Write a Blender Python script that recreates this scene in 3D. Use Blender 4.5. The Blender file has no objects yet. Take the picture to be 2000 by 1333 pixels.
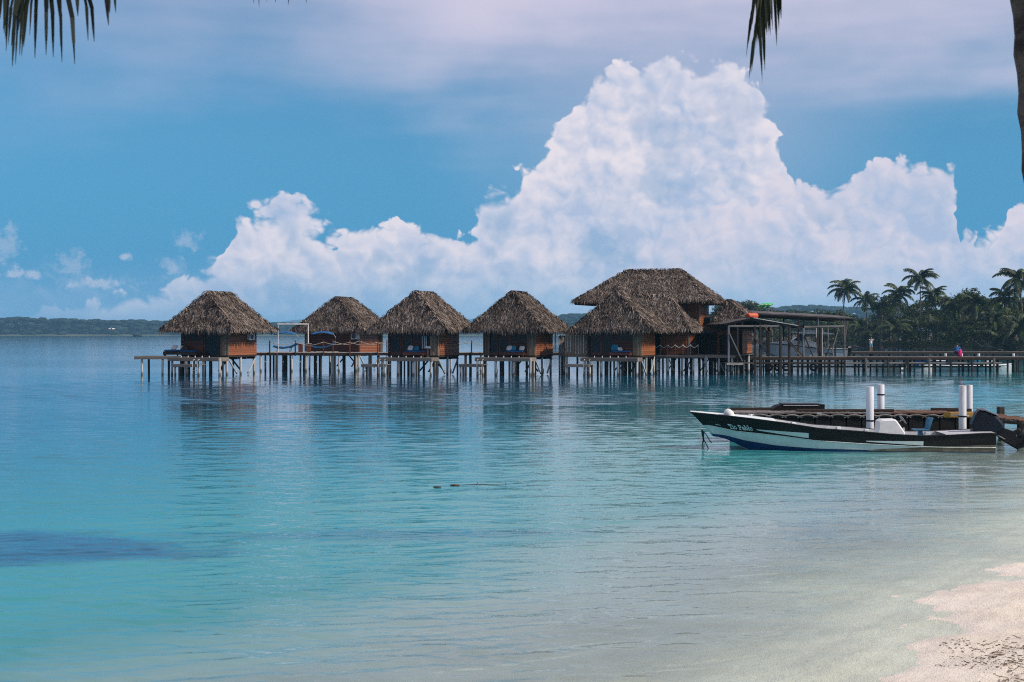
import bpy, math, random
import numpy as np
from mathutils import Vector, Matrix, Euler

R = random.Random(11)
PI = math.pi
F = 2778.0      # focal length, in pixels of the 2000 px wide photograph
EYE = 3.2       # camera height above the water
HY = 652.0      # horizon row
SC = bpy.context.scene
COL = SC.collection


def S(px, py, d):
    """the point of the place seen at photograph pixel (px, py), d metres away"""
    return Vector(((px - 1000) * d / F, d, EYE - (py - HY) * d / F))


def SX(px, d):
    return (px - 1000) * d / F


def SZ(py, d):
    return EYE - (py - HY) * d / F


# ------------------------------------------------------------------ camera
cam = bpy.data.cameras.new('camera')
cam.lens = 50.0
cam.sensor_width = 36.0
cam.shift_y = -(666.5 - HY) / 2000.0
cam.clip_start = 0.1
cam.clip_end = 40000
cam.dof.use_dof = True
cam.dof.focus_distance = 70
cam.dof.aperture_fstop = 7.0
camo = bpy.data.objects.new('camera', cam)
camo.location = (0, 0, EYE)
camo.rotation_euler = (PI / 2, 0, 0)
COL.objects.link(camo)
SC.camera = camo

SC.view_settings.view_transform = 'Standard'
SC.view_settings.look = 'None'
SC.view_settings.exposure = 0.0
SC.view_settings.gamma = 1.0
SC.view_settings.use_curve_mapping = False
SC.render.engine = 'CYCLES'
SC.cycles.use_denoising = False
SC.cycles.filter_width = 1.1
SC.cycles.max_bounces = 8
SC.cycles.transparent_max_bounces = 16
SC.cycles.volume_bounces = 1
SC.cycles.sample_clamp_indirect = 6.0
SC.cycles.caustics_reflective = False
SC.cycles.caustics_refractive = False

# ------------------------------------------------------------------ sun
SUN_EL = math.radians(39)
SUN_AZ = math.radians(112)      # clockwise from the view direction: high on the right, a little behind the camera
sd = bpy.data.lights.new('sun', 'SUN')
sd.energy = 4.2
sd.angle = math.radians(0.6)
sd.color = (1.0, 0.90, 0.80)
sun = bpy.data.objects.new('sun', sd)
to_sun = Vector((math.sin(SUN_AZ) * math.cos(SUN_EL), math.cos(SUN_AZ) * math.cos(SUN_EL), math.sin(SUN_EL)))
sun.rotation_euler = to_sun.to_track_quat('Z', 'Y').to_euler()
sun.location = to_sun * 60
COL.objects.link(sun)


# ------------------------------------------------------------------ node helpers
class NT:
    def __init__(self, tree):
        self.t = tree
        self.n = tree.nodes
        self.l = tree.links

    def new(self, typ, **kw):
        nd = self.n.new(typ)
        for k, v in kw.items():
            setattr(nd, k, v)
        return nd

    def put(self, sock, v):
        if hasattr(v, 'is_output'):
            self.l.new(v, sock)
        elif v is not None:
            if isinstance(v, (tuple, list)) and len(v) == 3 and sock.type == 'RGBA':
                v = (*v, 1)
            sock.default_value = v

    def m(self, op, a, b=None, c=None, clamp=False):
        nd = self.new('ShaderNodeMath', operation=op, use_clamp=clamp)
        for i, v in enumerate((a, b, c)):
            if v is not None:
                self.put(nd.inputs[i], v)
        return nd.outputs[0]

    def add(self, a, b): return self.m('ADD', a, b)
    def sub(self, a, b): return self.m('SUBTRACT', a, b)
    def mul(self, a, b): return self.m('MULTIPLY', a, b)
    def mx(self, a, b): return self.m('MAXIMUM', a, b)
    def mn(self, a, b): return self.m('MINIMUM', a, b)

    def ss(self, x, lo, hi, a=0.0, b=1.0):
        nd = self.new('ShaderNodeMapRange', interpolation_type='SMOOTHSTEP')
        for i, v in enumerate((x, lo, hi, a, b)):
            self.put(nd.inputs[i], v)
        return nd.outputs[0]

    def lin(self, x, lo, hi, a=0.0, b=1.0):
        nd = self.new('ShaderNodeMapRange')
        for i, v in enumerate((x, lo, hi, a, b)):
            self.put(nd.inputs[i], v)
        return nd.outputs[0]

    def mix(self, f, a, b, blend='MIX'):
        nd = self.new('ShaderNodeMix', data_type='RGBA', blend_type=blend)
        self.put(nd.inputs[0], f)
        self.put(nd.inputs[6], a)
        self.put(nd.inputs[7], b)
        return nd.outputs[2]

    def xyz(self, x, y, z=0.0):
        nd = self.new('ShaderNodeCombineXYZ')
        for i, v in enumerate((x, y, z)):
            self.put(nd.inputs[i], v)
        return nd.outputs[0]

    def sep(self, v):
        nd = self.new('ShaderNodeSeparateXYZ')
        self.put(nd.inputs[0], v)
        return nd.outputs

    def vmul(self, v, s):
        nd = self.new('ShaderNodeVectorMath', operation='MULTIPLY')
        self.put(nd.inputs[0], v)
        nd.inputs[1].default_value = s
        return nd.outputs[0]

    def vadd(self, v, s):
        nd = self.new('ShaderNodeVectorMath', operation='ADD')
        self.put(nd.inputs[0], v)
        self.put(nd.inputs[1], s)
        return nd.outputs[0]

    def noise(self, v, scale, detail=3.0, rough=0.5, out=0, dim='3D', dist=0.0):
        nd = self.new('ShaderNodeTexNoise', noise_dimensions=dim)
        self.put(nd.inputs['Vector'], v)
        nd.inputs['Scale'].default_value = scale
        nd.inputs['Detail'].default_value = detail
        nd.inputs['Roughness'].default_value = rough
        nd.inputs['Distortion'].default_value = dist
        return nd.outputs[out]

    def voro(self, v, scale, feature='F1', detail=0.0, dim='3D', smooth=0.4, rough=0.5, lac=2.0):
        nd = self.new('ShaderNodeTexVoronoi', voronoi_dimensions=dim, feature=feature)
        self.put(nd.inputs['Vector'], v)
        nd.inputs['Scale'].default_value = scale
        nd.inputs['Detail'].default_value = detail
        if 'Roughness' in nd.inputs:
            nd.inputs['Roughness'].default_value = rough
        if 'Lacunarity' in nd.inputs:
            nd.inputs['Lacunarity'].default_value = lac
        if feature == 'SMOOTH_F1':
            nd.inputs['Smoothness'].default_value = smooth
        return nd.outputs['Distance']

    def curve(self, x, pts):
        """piecewise-linear function through pts (x and y both in 0..1)"""
        nd = self.new('ShaderNodeFloatCurve')
        self.put(nd.inputs['Value'], x)
        c = nd.mapping.curves[0]
        pts = sorted(pts)
        c.points[0].location = pts[0]
        c.points[1].location = pts[-1]
        for p in pts[1:-1]:
            c.points.new(*p)
        for p in c.points:
            p.handle_type = 'AUTO_CLAMPED'
        nd.mapping.update()
        return nd.outputs[0]

    def ramp(self, x, stops):
        nd = self.new('ShaderNodeValToRGB')
        self.put(nd.inputs[0], x)
        e = nd.color_ramp.elements
        while len(e) < len(stops):
            e.new(0.5)
        for i, (p, c) in enumerate(stops):
            e[i].position = p
            e[i].color = (*c, 1) if len(c) == 3 else c
        return nd.outputs[0]


def srgb(r, g, b):
    def f(c):
        c /= 255.0
        return c / 12.92 if c <= 0.04045 else ((c + 0.055) / 1.055) ** 2.4
    return (f(r), f(g), f(b))


# ------------------------------------------------------------------ world: Nishita sky behind drifting cumulus
world = bpy.data.worlds.new('World')
SC.world = world
world.use_nodes = True
w = NT(world.node_tree)
w.n.clear()
SKY_STRENGTH = 0.10
K = 1.0 / SKY_STRENGTH


def ae(px, py):
    a = math.atan((px - 1000) / F)
    return math.degrees(a), math.degrees(math.atan((HY - py) / F * math.cos(a)))


def cloudcol(r, g, b):
    return tuple(c * K for c in srgb(r, g, b))


tc = w.new('ShaderNodeTexCoord')
dx, dy, dz = w.sep(tc.outputs['Generated'])
az = w.mul(w.m('ARCTAN2', dx, dy), 180 / PI)
el = w.mul(w.m('ARCSINE', dz), 180 / PI)
AZ0, AZW, ELW = -24.0, 48.0, 16.0
# the cloud bank repeats round the horizon, mirrored, outside the camera's view
azp = w.add(w.m('PINGPONG', w.sub(az, AZ0), AZW), AZ0)
P = w.xyz(azp, w.mul(el, 1.08), 0.0)

sky = w.new('ShaderNodeTexSky', sky_type='NISHITA')
sky.sun_disc = False
sky.sun_elevation = SUN_EL
sky.sun_rotation = SUN_AZ
sky.altitude = 0
sky.air_density = 1.0
sky.dust_density = 0.6
sky.ozone_density = 2.2
base = w.mix(1.0, sky.outputs[0], (0.40, 0.80, 1.0, 1), 'MULTIPLY')
base = w.mix(w.ss(w.m('ABSOLUTE', el), 13.0, 0.5, 0, 0.82), base, cloudcol(38, 138, 197))    # moist blue air low over the sea

# thin high veil: lavender, heavier towards the top and to the right of the tower
vn = w.noise(w.vmul(P, (0.5, 1.0, 1.0)), 0.16, 4, 0.55, dim='2D')
vband = w.noise(w.vmul(P, (0.16, 1.3, 1.0)), 0.55, 3, 0.5, dim='2D')
veil = w.ss(w.add(w.add(el, w.mul(w.sub(vn, 0.5), 9.0)), w.mul(w.sub(vband, 0.5), 3.5)), 6.8, 15.0)
side = w.curve(w.lin(azp, AZ0, AZ0 + AZW), [(0, .22), (.10, .30), (.25, .44), (.40, .78), (.52, 1.0), (.70, 1.0), (.80, .85), (1, .8)])
veil = w.mul(w.mul(veil, side), 0.86)
base = w.mix(veil, base, cloudcol(222, 213, 232))
# warmer veil glow round the tower
glow = w.mul(w.ss(w.m('ABSOLUTE', w.sub(azp, 6.5)), 11.0, 1.0), w.mul(w.ss(el, 2.0, 9.0), 0.35))
base = w.mix(glow, base, cloudcol(216, 208, 228))


def curve_el(pts):
    """photograph points of a cloud's top edge -> elevation (deg) as a function of azimuth"""
    q = []
    for px, py in pts:
        a, e = ae(px, py)
        q.append(((a - AZ0) / AZW, max(0.0, (e + 2.0) / (ELW + 2.0))))
    return q


# fields shared by the cloud layers: a warp, cauliflower puffs, their lit side, fine and broad mottling
wn = w.new('ShaderNodeTexNoise', noise_dimensions='2D')
w.put(wn.inputs['Vector'], P)
wn.inputs['Scale'].default_value = 0.62
wn.inputs['Detail'].default_value = 2.5
wn.inputs['Roughness'].default_value = 0.5
WARP = w.vmul(w.vadd(wn.outputs['Color'], (-0.5, -0.5, -0.5)), (1.2, 1.0, 0))
WX, WY, _ = w.sep(WARP)
PW = w.vadd(P, WARP)
PUFF = w.sub(1.0, w.mul(w.voro(PW, 0.72, 'F1', 2.2, '2D', 0, 0.55, 2.2), 1.45))
PUFFL = w.sub(1.0, w.mul(w.voro(w.vadd(PW, (0.24, 0.30, 0)), 0.72, 'F1', 1.2, '2D', 0, 0.55, 2.2), 1.45))
FINE = w.noise(P, 2.4, 3, 0.62, dim='2D')
BIG = w.noise(w.vmul(P, (1, 1.25, 1)), 0.40, 3, 0.52, dim='2D')
MOT = w.noise(w.vadd(P, (31.0, 7.0, 0)), 0.30, 2.5, 0.45, dim='2D')


def layer(col_in, pts, amp_puff, amp_noise, soft, opac, lit, shade, extra=None, fade=(0.6, 2.4), blue=0.5, wamp=1.0):
    u = w.lin(w.add(azp, w.mul(WX, wamp)), AZ0, AZ0 + AZW)
    top = w.sub(w.mul(w.curve(u, curve_el(pts)), ELW + 2.0), 2.0)
    h = w.sub(top, el)
    if extra:
        for (px, py, rx, ry) in extra:
            a0, e0 = ae(px, py)
            rx, ry = rx / 48.5, ry / 48.5
            ex = w.m('POWER', w.mul(w.sub(w.add(azp, w.mul(WX, .5)), a0), 1 / rx), 2.0)
            ey = w.m('POWER', w.mul(w.sub(el, e0), 1 / ry), 2.0)
            h = w.mx(h, w.mul(w.sub(1.0, w.m('SQRT', w.add(ex, ey))), min(rx, ry)))
    hh = w.add(w.add(h, w.mul(w.sub(PUFF, 0.36), amp_puff)), w.mul(w.sub(FINE, 0.5), amp_noise))
    hh = w.add(hh, w.mul(WY, 0.5))
    softv = w.lin(BIG, 0.35, 0.65, soft * 0.6, soft * 3.0)
    a = w.ss(hh, -0.03, softv)
    a = w.mul(a, w.ss(w.add(el, w.mul(w.sub(BIG, 0.5), 2.0)), fade[0], fade[1]))
    thin = w.mul(w.ss(BIG, 0.50, 0.66), w.ss(hh, 0.3, 1.5))
    a = w.mul(a, w.m('SUBTRACT', 1.0, w.mul(thin, blue), clamp=True))
    a = w.mul(a, w.ss(h, -0.34, 0.02))
    a = w.mul(a, opac)
    k = w.add(w.mul(w.sub(PUFF, PUFFL), 0.52), w.mul(w.ss(hh, 1.2, 0.0), 0.22))
    k = w.add(w.add(k, 0.56), w.mul(w.sub(MOT, 0.5), 1.6))
    k = w.m('ADD', k, w.mul(w.sub(FINE, 0.5), 0.25), clamp=True)
    c = w.mix(k, shade, lit)
    return w.mix(a, col_in, c)


far_bank = [(-200, 500), (0, 470), (60, 505), (150, 490), (250, 520), (330, 505), (440, 480), (600, 470), (800, 460), (1000, 430), (1300, 400), (1700, 430), (1850, 470), (1930, 430), (2000, 372), (2100, 340), (2200, 420)]
bank = [(-200, 620), (0, 600), (100, 590), (200, 575), (290, 545), (390, 522), (425, 500), (445, 460), (452, 418), (480, 408), (520, 404), (548, 390), (575, 384), (592, 402), (615, 436), (650, 452),
        (690, 440), (735, 418), (765, 420), (790, 420), (830, 440), (880, 447), (925, 425), (938, 372), (985, 352), (1005, 352), (1022, 318), (1048, 296), (1078, 262), (1100, 215),
        (1125, 172), (1170, 142), (1235, 122), (1280, 112), (1320, 104), (1350, 122), (1385, 128), (1430, 122), (1472, 150), (1498, 205), (1518, 258), (1540, 300), (1556, 335), (1568, 380),
        (1590, 420), (1700, 440), (1850, 470), (2000, 420), (2200, 470)]
right = [(-200, 640), (1000, 620), (1250, 480), (1330, 420), (1400, 400), (1440, 385), (1478, 378), (1492, 345), (1525, 326), (1552, 330), (1575, 352), (1610, 358), (1660, 342), (1674, 312), (1720, 302), (1760, 302),
         (1800, 298), (1814, 322), (1850, 318), (1868, 350), (1878, 385), (1898, 415), (1905, 440), (1893, 470), (1870, 500), (1915, 488), (1955, 450), (1968, 390), (1990, 372), (2100, 350), (2200, 400)]
WH, SHD = cloudcol(240, 230, 236), cloudcol(182, 195, 222)
c = layer(base, far_bank, 0.9, 0.5, 1.0, 0.40, cloudcol(196, 206, 228), cloudcol(130, 178, 218), fade=(0.2, 2.4), blue=0.9)
c = layer(c, bank, 0.54, 0.16, 0.20, 0.97, WH, SHD, extra=[(1160, 208, 64, 44), (1225, 165, 70, 60), (1310, 150, 80, 60), (1415, 170, 75, 65), (560, 440, 90, 70), (1060, 345, 60, 45), (985, 390, 55, 40)], blue=0.36, fade=(-0.8, 2.6))
c = layer(c, right, 0.48, 0.15, 0.16, 0.95, cloudcol(228, 219, 230), SHD, extra=[(1750, 350, 80, 55), (1530, 370, 50, 48), (1830, 370, 50, 55)], blue=0.30, fade=(-0.8, 2.6), wamp=-0.7)
# small lone puffs low on the left
for (px, py, rx, ry) in ((45, 534, 36, 11), (250, 502, 15, 7), (335, 522, 30, 18), (140, 516, 34, 30), (365, 470, 30, 20), (190, 552, 60, 12), (10, 480, 30, 40)):
    a0, e0 = ae(px, py)
    fn = FINE
    ex = w.m('POWER', w.mul(w.sub(az, a0), 48.5 / rx), 2.0)
    ey = w.m('POWER', w.mul(w.sub(el, e0), 48.5 / ry), 2.0)
    r_ = w.add(w.m('SQRT', w.add(ex, ey)), w.mul(w.sub(fn, 0.5), 2.6))
    c = w.mix(w.mul(w.ss(r_, 1.15, 0.1), 0.62 if ry < 13 else 0.35), c, cloudcol(206, 208, 226))
# low haze band at the horizon
c = w.mix(w.mul(w.ss(el, 3.2, 0.8), w.curve(w.lin(azp, AZ0, AZ0 + AZW), [(0, .12), (.25, .2), (.45, .5), (.7, .7), (1, .7)])), c, cloudcol(176, 200, 225))
bg = w.new('ShaderNodeBackground')
w.put(bg.inputs['Color'], c)
bg.inputs['Strength'].default_value = SKY_STRENGTH
# above the clouds (and under the horizon) only the veiled sky itself is evaluated
bg2 = w.new('ShaderNodeBackground')
w.put(bg2.inputs['Color'], base)
bg2.inputs['Strength'].default_value = SKY_STRENGTH
band = w.mul(w.m('LESS_THAN', el, 14.5), w.m('GREATER_THAN', el, -1.5))
ms = w.new('ShaderNodeMixShader')
w.put(ms.inputs[0], band)
w.l.new(bg2.outputs[0], ms.inputs[1])
w.l.new(bg.outputs[0], ms.inputs[2])
wo = w.new('ShaderNodeOutputWorld')
w.l.new(ms.outputs[0], wo.inputs['Surface'])
world.cycles.sampling_method = 'MANUAL'
world.cycles.sample_map_resolution = 256


# ------------------------------------------------------------------ materials
MATS = {}


def mat(name, c1, c2=None, scale=3.0, rough=0.7, stretch=(1, 1, 1), detail=4.0, isl=0.0, rnd=0.0, bump=0.0, bscale=None,
        spec=0.3, metal=0.0, lo=0.35, hi=0.65, two=False, translucent=0.0, stain=None, wet=None):
    """a Principled surface whose colour wanders between c1 and c2; isl / rnd vary its brightness per piece / per object"""
    mt = bpy.data.materials.new(name)
    mt.use_nodes = True
    t = NT(mt.node_tree)
    t.n.clear()
    out = t.new('ShaderNodeOutputMaterial')
    b = t.new('ShaderNodeBsdfPrincipled')
    co = t.new('ShaderNodeTexCoord').outputs['Object']
    oi = t.new('ShaderNodeObjectInfo')
    off = t.xyz(t.mul(oi.outputs['Random'], 37.0), t.mul(oi.outputs['Random'], 91.0), t.mul(oi.outputs['Random'], 13.0))
    v = t.vadd(t.vmul(co, stretch), off)
    c2 = c2 or tuple(x * 0.75 for x in c1)
    n = t.noise(v, scale, detail, 0.6)
    col = t.mix(t.ss(n, lo, hi), c2, c1)
    if stain:
        sc, sscale, slo, shi = stain
        col = t.mix(t.ss(t.noise(v, sscale, 3, 0.6), slo, shi), col, sc)
    if wet:
        wz = t.sep(t.new('ShaderNodeNewGeometry').outputs['Position'])[2]
        wn_ = t.mul(t.sub(t.noise(v, 3.0, 3, .6), .5), .35)
        col = t.mix(t.mul(t.ss(t.add(wz, wn_), wet[1], wet[1] * .3), .85), col, wet[0])
    g = None
    if isl:
        geo = t.new('ShaderNodeNewGeometry')
        g = t.lin(geo.outputs['Random Per Island'], 0, 1, 1 - isl, 1 + isl)
    if rnd:
        g2 = t.lin(oi.outputs['Random'], 0, 1, 1 - rnd, 1 + rnd)
        g = g2 if g is None else t.mul(g, g2)
    if g is not None:
        vm = t.new('ShaderNodeVectorMath', operation='SCALE')
        t.put(vm.inputs[0], col)
        t.put(vm.inputs['Scale'], g)
        col = vm.outputs[0]
    t.put(b.inputs['Base Color'], col)
    b.inputs['Roughness'].default_value = rough
    b.inputs['Metallic'].default_value = metal
    b.inputs['Specular IOR Level'].default_value = spec
    if bump:
        bn = t.new('ShaderNodeBump')
        bn.inputs['Strength'].default_value = 1.0
        bn.inputs['Distance'].default_value = bump
        t.put(bn.inputs['Height'], t.noise(v, bscale or scale * 2, 3, 0.6))
        t.l.new(bn.outputs[0], b.inputs['Normal'])
    sh = b.outputs[0]
    if translucent:
        tr = t.new('ShaderNodeBsdfTranslucent')
        t.put(tr.inputs['Color'], col)
        mx = t.new('ShaderNodeMixShader')
        mx.inputs[0].default_value = translucent
        t.l.new(sh, mx.inputs[1])
        t.l.new(tr.outputs[0], mx.inputs[2])
        sh = mx.outputs[0]
    t.l.new(sh, out.inputs['Surface'])
    MATS[name] = mt
    return mt


THATCH = mat('thatch', (0.205, 0.164, 0.133), (0.085, 0.065, 0.053), 1.2, 0.95, isl=0.75, rnd=0.14, spec=0.1)
THATCH_BASE = mat('thatch_base', (0.075, 0.055, 0.042), (0.03, 0.022, 0.017), 4, 0.95, spec=0.1)
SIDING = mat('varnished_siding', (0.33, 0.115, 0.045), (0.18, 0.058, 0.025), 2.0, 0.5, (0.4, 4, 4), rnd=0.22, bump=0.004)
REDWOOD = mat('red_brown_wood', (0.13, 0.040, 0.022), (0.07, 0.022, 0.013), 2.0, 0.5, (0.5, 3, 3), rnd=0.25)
DARKWOOD = mat('dark_wood', (0.040, 0.026, 0.018), (0.018, 0.012, 0.009), 2.5, 0.7, (0.6, 3, 3), rnd=0.3)
DRIFT = mat('driftwood_board', (0.30, 0.225, 0.155), (0.14, 0.10, 0.07), 2.2, 0.85, (4, 4, 0.5), rnd=0.28, bump=0.006)
DECK = mat('weathered_deck', (0.25, 0.215, 0.18), (0.13, 0.11, 0.09), 3, 0.85, (1, 4, 4), rnd=0.2, isl=0.2)
PALEDECK = mat('pale_deck', (0.42, 0.38, 0.33), (0.26, 0.23, 0.20), 3, 0.85, (1, 4, 4), isl=0.2)
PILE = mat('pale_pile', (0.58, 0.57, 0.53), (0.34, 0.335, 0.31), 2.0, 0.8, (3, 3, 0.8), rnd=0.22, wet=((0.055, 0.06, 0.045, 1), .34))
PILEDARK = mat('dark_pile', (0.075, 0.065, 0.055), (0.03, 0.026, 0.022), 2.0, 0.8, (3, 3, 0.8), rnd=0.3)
BRACE = mat('pale_brace', (0.50, 0.49, 0.46), (0.33, 0.32, 0.30), 2, 0.75, rnd=0.15, wet=((0.07, 0.07, 0.055, 1), .3))
GLASS = mat('window_glass', (0.010, 0.022, 0.030), (0.006, 0.011, 0.016), 0.8, 0.08, spec=0.18)
WHITE = mat('white_paint', (0.78, 0.78, 0.76), (0.62, 0.62, 0.60), 1.5, 0.45, rnd=0.05)
BLUECLOTH = mat('blue_fabric', (0.012, 0.12, 0.30), (0.008, 0.07, 0.20), 3, 0.8, rnd=0.15)
TEALCLOTH = mat('teal_fabric', (0.02, 0.25, 0.38), (0.012, 0.16, 0.26), 3, 0.85)
WHITECLOTH = mat('white_fabric', (0.72, 0.71, 0.68), (0.58, 0.57, 0.55), 3, 0.9)
ROPE = mat('rope', (0.50, 0.42, 0.32), (0.30, 0.25, 0.19), 8, 0.9)
GREYMETAL = mat('grey_metal', (0.22, 0.23, 0.25), (0.13, 0.14, 0.15), 2, 0.5, metal=0.3, rnd=0.2)
BLACK = mat('black_plastic', (0.010, 0.010, 0.011), (0.006, 0.006, 0.007), 3, 0.5, spec=.2)
BARK = mat('bark', (0.13, 0.105, 0.085), (0.06, 0.048, 0.040), 3, 0.9, (1, 1, 3), rnd=0.25)
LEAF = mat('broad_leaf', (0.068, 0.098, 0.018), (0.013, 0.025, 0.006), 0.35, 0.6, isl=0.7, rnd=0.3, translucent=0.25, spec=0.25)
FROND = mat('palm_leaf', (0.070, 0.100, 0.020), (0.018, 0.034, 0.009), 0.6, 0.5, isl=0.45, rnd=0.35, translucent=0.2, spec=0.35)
DEADFROND = mat('dry_palm_leaf', (0.20, 0.125, 0.055), (0.10, 0.06, 0.03), 0.8, 0.8, isl=0.4, rnd=0.3, translucent=0.2)
GREYWOOD = mat('bleached_wood', (0.21, 0.19, 0.175), (0.11, 0.10, 0.09), 2, 0.9, rnd=0.2)


# ------------------------------------------------------------------ mesh helpers
class MB:
    """collects boxes, bars, tubes, loops and leaves; build() links them as one mesh object"""

    def __init__(self):
        self.v = []
        self.f = []
        self.mi = []

    def face(self, pts, mi=0):
        n = len(self.v)
        self.v += [tuple(p) for p in pts]
        self.f.append(tuple(range(n, n + len(pts))))
        self.mi.append(mi)

    def box(self, c, s, mi=0, M=None):
        n = len(self.v)
        for dz in (-.5, .5):
            for dy in (-.5, .5):
                for dx in (-.5, .5):
                    p = Vector((c[0] + dx * s[0], c[1] + dy * s[1], c[2] + dz * s[2]))
                    self.v.append(tuple(M @ p if M else p))
        for q in ((0, 2, 3, 1), (4, 5, 7, 6), (0, 1, 5, 4), (2, 6, 7, 3), (0, 4, 6, 2), (1, 3, 7, 5)):
            self.f.append(tuple(n + i for i in q))
            self.mi.append(mi)

    def span(self, x0, x1, y0, y1, z0, z1, mi=0):
        self.box(((x0 + x1) / 2, (y0 + y1) / 2, (z0 + z1) / 2), (abs(x1 - x0), abs(y1 - y0), abs(z1 - z0)), mi)

    def bar(self, p, q, wd, ht=None, mi=0):
        p, q = Vector(p), Vector(q)
        ht = ht or wd
        d = q - p
        rot = d.to_track_quat('X', 'Z').to_matrix().to_4x4()
        self.box((d.length / 2, 0, 0), (d.length, wd, ht), mi, Matrix.Translation(p) @ rot)

    def tube(self, pts, rad, n=8, mi=0, cap=True):
        pts = [Vector(p) for p in pts]
        if not hasattr(rad, '__len__'):
            rad = [rad] * len(pts)
        base = len(self.v)
        up = Vector((0.013, 0.021, 1))
        for i, p in enumerate(pts):
            t = (pts[min(i + 1, len(pts) - 1)] - pts[max(i - 1, 0)]).normalized()
            a = t.cross(up)
            if a.length < 0.05:
                a = t.cross(Vector((1, 0, 0)))
            a.normalize()
            b = t.cross(a)
            for k in range(n):
                an = 2 * PI * k / n
                self.v.append(tuple(p + (a * math.cos(an) + b * math.sin(an)) * rad[i]))
        for i in range(len(pts) - 1):
            for k in range(n):
                k2 = (k + 1) % n
                self.f.append((base + i * n + k, base + i * n + k2, base + (i + 1) * n + k2, base + (i + 1) * n + k))
                self.mi.append(mi)
        if cap:
            self.f.append(tuple(base + k for k in range(n)))
            self.mi.append(mi)
            e = base + (len(pts) - 1) * n
            self.f.append(tuple(e + n - 1 - k for k in range(n)))
            self.mi.append(mi)

    def loft(self, rings, closed=True, cap=True, mi=0):
        base = len(self.v)
        n = len(rings[0])
        for r in rings:
            self.v += [tuple(p) for p in r]
        for i in range(len(rings) - 1):
            for k in range(n if closed else n - 1):
                k2 = (k + 1) % n
                self.f.append((base + i * n + k, base + i * n + k2, base + (i + 1) * n + k2, base + (i + 1) * n + k))
                self.mi.append(mi)
        if cap and closed:
            self.f.append(tuple(base + n - 1 - k for k in range(n)))
            self.mi.append(mi)
            e = base + (len(rings) - 1) * n
            self.f.append(tuple(e + k for k in range(n)))
            self.mi.append(mi)

    def slab(self, prof, y0, y1, cham=0.0, mi=0, axis='y'):
        """a closed outline (x, z) pulled along y, its two ends drawn in by cham"""
        cx = sum(p[0] for p in prof) / len(prof)
        cz = sum(p[1] for p in prof) / len(prof)

        def ring(y, k):
            out = []
            for x, z in prof:
                dx, dz = x - cx, z - cz
                L = math.hypot(dx, dz) or 1
                f = max(0.0, 1 - k / L)
                out.append((cx + dx * f, y, cz + dz * f))
            return out
        c = min(cham, abs(y1 - y0) * 0.45)
        sg = 1 if y1 > y0 else -1
        rings = [ring(y0, c), ring(y0 + sg * c, 0), ring(y1 - sg * c, 0), ring(y1, c)] if cham else [ring(y0, 0), ring(y1, 0)]
        self.loft(rings, mi=mi)

    def blob(self, c, r, n=8, m=6, mi=0, jit=0.0, rng=None):
        rings = []
        for i in range(1, m):
            th = PI * i / m
            rings.append([(c[0] + r[0] * math.sin(th) * math.cos(2 * PI * k / n) * (1 + (rng.uniform(-jit, jit) if rng else 0)),
                           c[1] + r[1] * math.sin(th) * math.sin(2 * PI * k / n) * (1 + (rng.uniform(-jit, jit) if rng else 0)),
                           c[2] + r[2] * math.cos(th)) for k in range(n)])
        self.loft(rings, mi=mi)

    def mesh(self, name, mats, smooth=False):
        me = bpy.data.meshes.new(name)
        me.from_pydata(self.v, [], self.f)
        for m_ in (mats if isinstance(mats, (list, tuple)) else [mats]):
            me.materials.append(m_)
        if len(me.materials) > 1:
            me.polygons.foreach_set('material_index', self.mi)
        if smooth:
            me.polygons.foreach_set('use_smooth', [True] * len(me.polygons))
        me.update()
        return me

    def build(self, name, mats, parent=None, smooth=False, recalc=True, loc=None):
        me = self.mesh(name, mats, smooth)
        if recalc:
            import bmesh
            bm = bmesh.new()
            bm.from_mesh(me)
            bmesh.ops.recalc_face_normals(bm, faces=bm.faces)
            bm.to_mesh(me)
            bm.free()
        return link(name, me, parent, loc)


def link(name, data, parent=None, loc=None):
    o = bpy.data.objects.new(name, data)
    COL.objects.link(o)
    if parent is not None:
        o.parent = parent
    if loc is not None:
        o.location = loc
    return o


def tag(o, label=None, cat=None, group=None, kind=None):
    for k, v in (('label', label), ('category', cat), ('group', group), ('kind', kind)):
        if v:
            o[k] = v
    return o


def thing(name, label, cat, loc=(0, 0, 0), rz=0.0, group=None):
    o = link(name, None)
    o.empty_display_size = 0.3
    o.location = loc
    o.rotation_euler = (0, 0, rz)
    return tag(o, label, cat, group)


def copy_tree(o, parent=None):
    c = o.copy()
    COL.objects.link(c)
    if parent is not None:
        c.parent = parent
    for ch in list(o.children):
        copy_tree(ch, c)
    return c


UNIT = {}


def unit_board(m):
    """a unit board with eased long edges, shared by every board of one material"""
    if m.name not in UNIT:
        mb = MB()
        e = 0.16
        prof = [(-.5, -.5 + e), (-.5 + e, -.5), (.5 - e, -.5), (.5, -.5 + e), (.5, .5 - e), (.5 - e, .5), (-.5 + e, .5), (-.5, .5 - e)]
        mb.loft([[(x, a, b) for a, b in prof] for x in (-.5, .5)])
        UNIT[m.name] = mb.mesh('board', m)
    return UNIT[m.name]


def board(parent, m, p, q, wd, th, name='board', up=(0, 0, 1)):
    """one board from p to q (local to its parent): wd across, th thick"""
    p, q = Vector(p), Vector(q)
    d = q - p
    x = d.normalized()
    z = Vector(up)
    if abs(x.dot(z)) > 0.98:
        z = Vector((0, 1, 0))
    y = z.cross(x).normalized()
    z = x.cross(y)
    M = Matrix((x, y, z)).transposed().to_4x4()
    o = link(name, unit_board(m), parent)
    o.matrix_local = Matrix.Translation((p + q) / 2) @ M @ Matrix.Diagonal((d.length, wd, th, 1))
    return o


PILEMESH = {}


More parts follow.
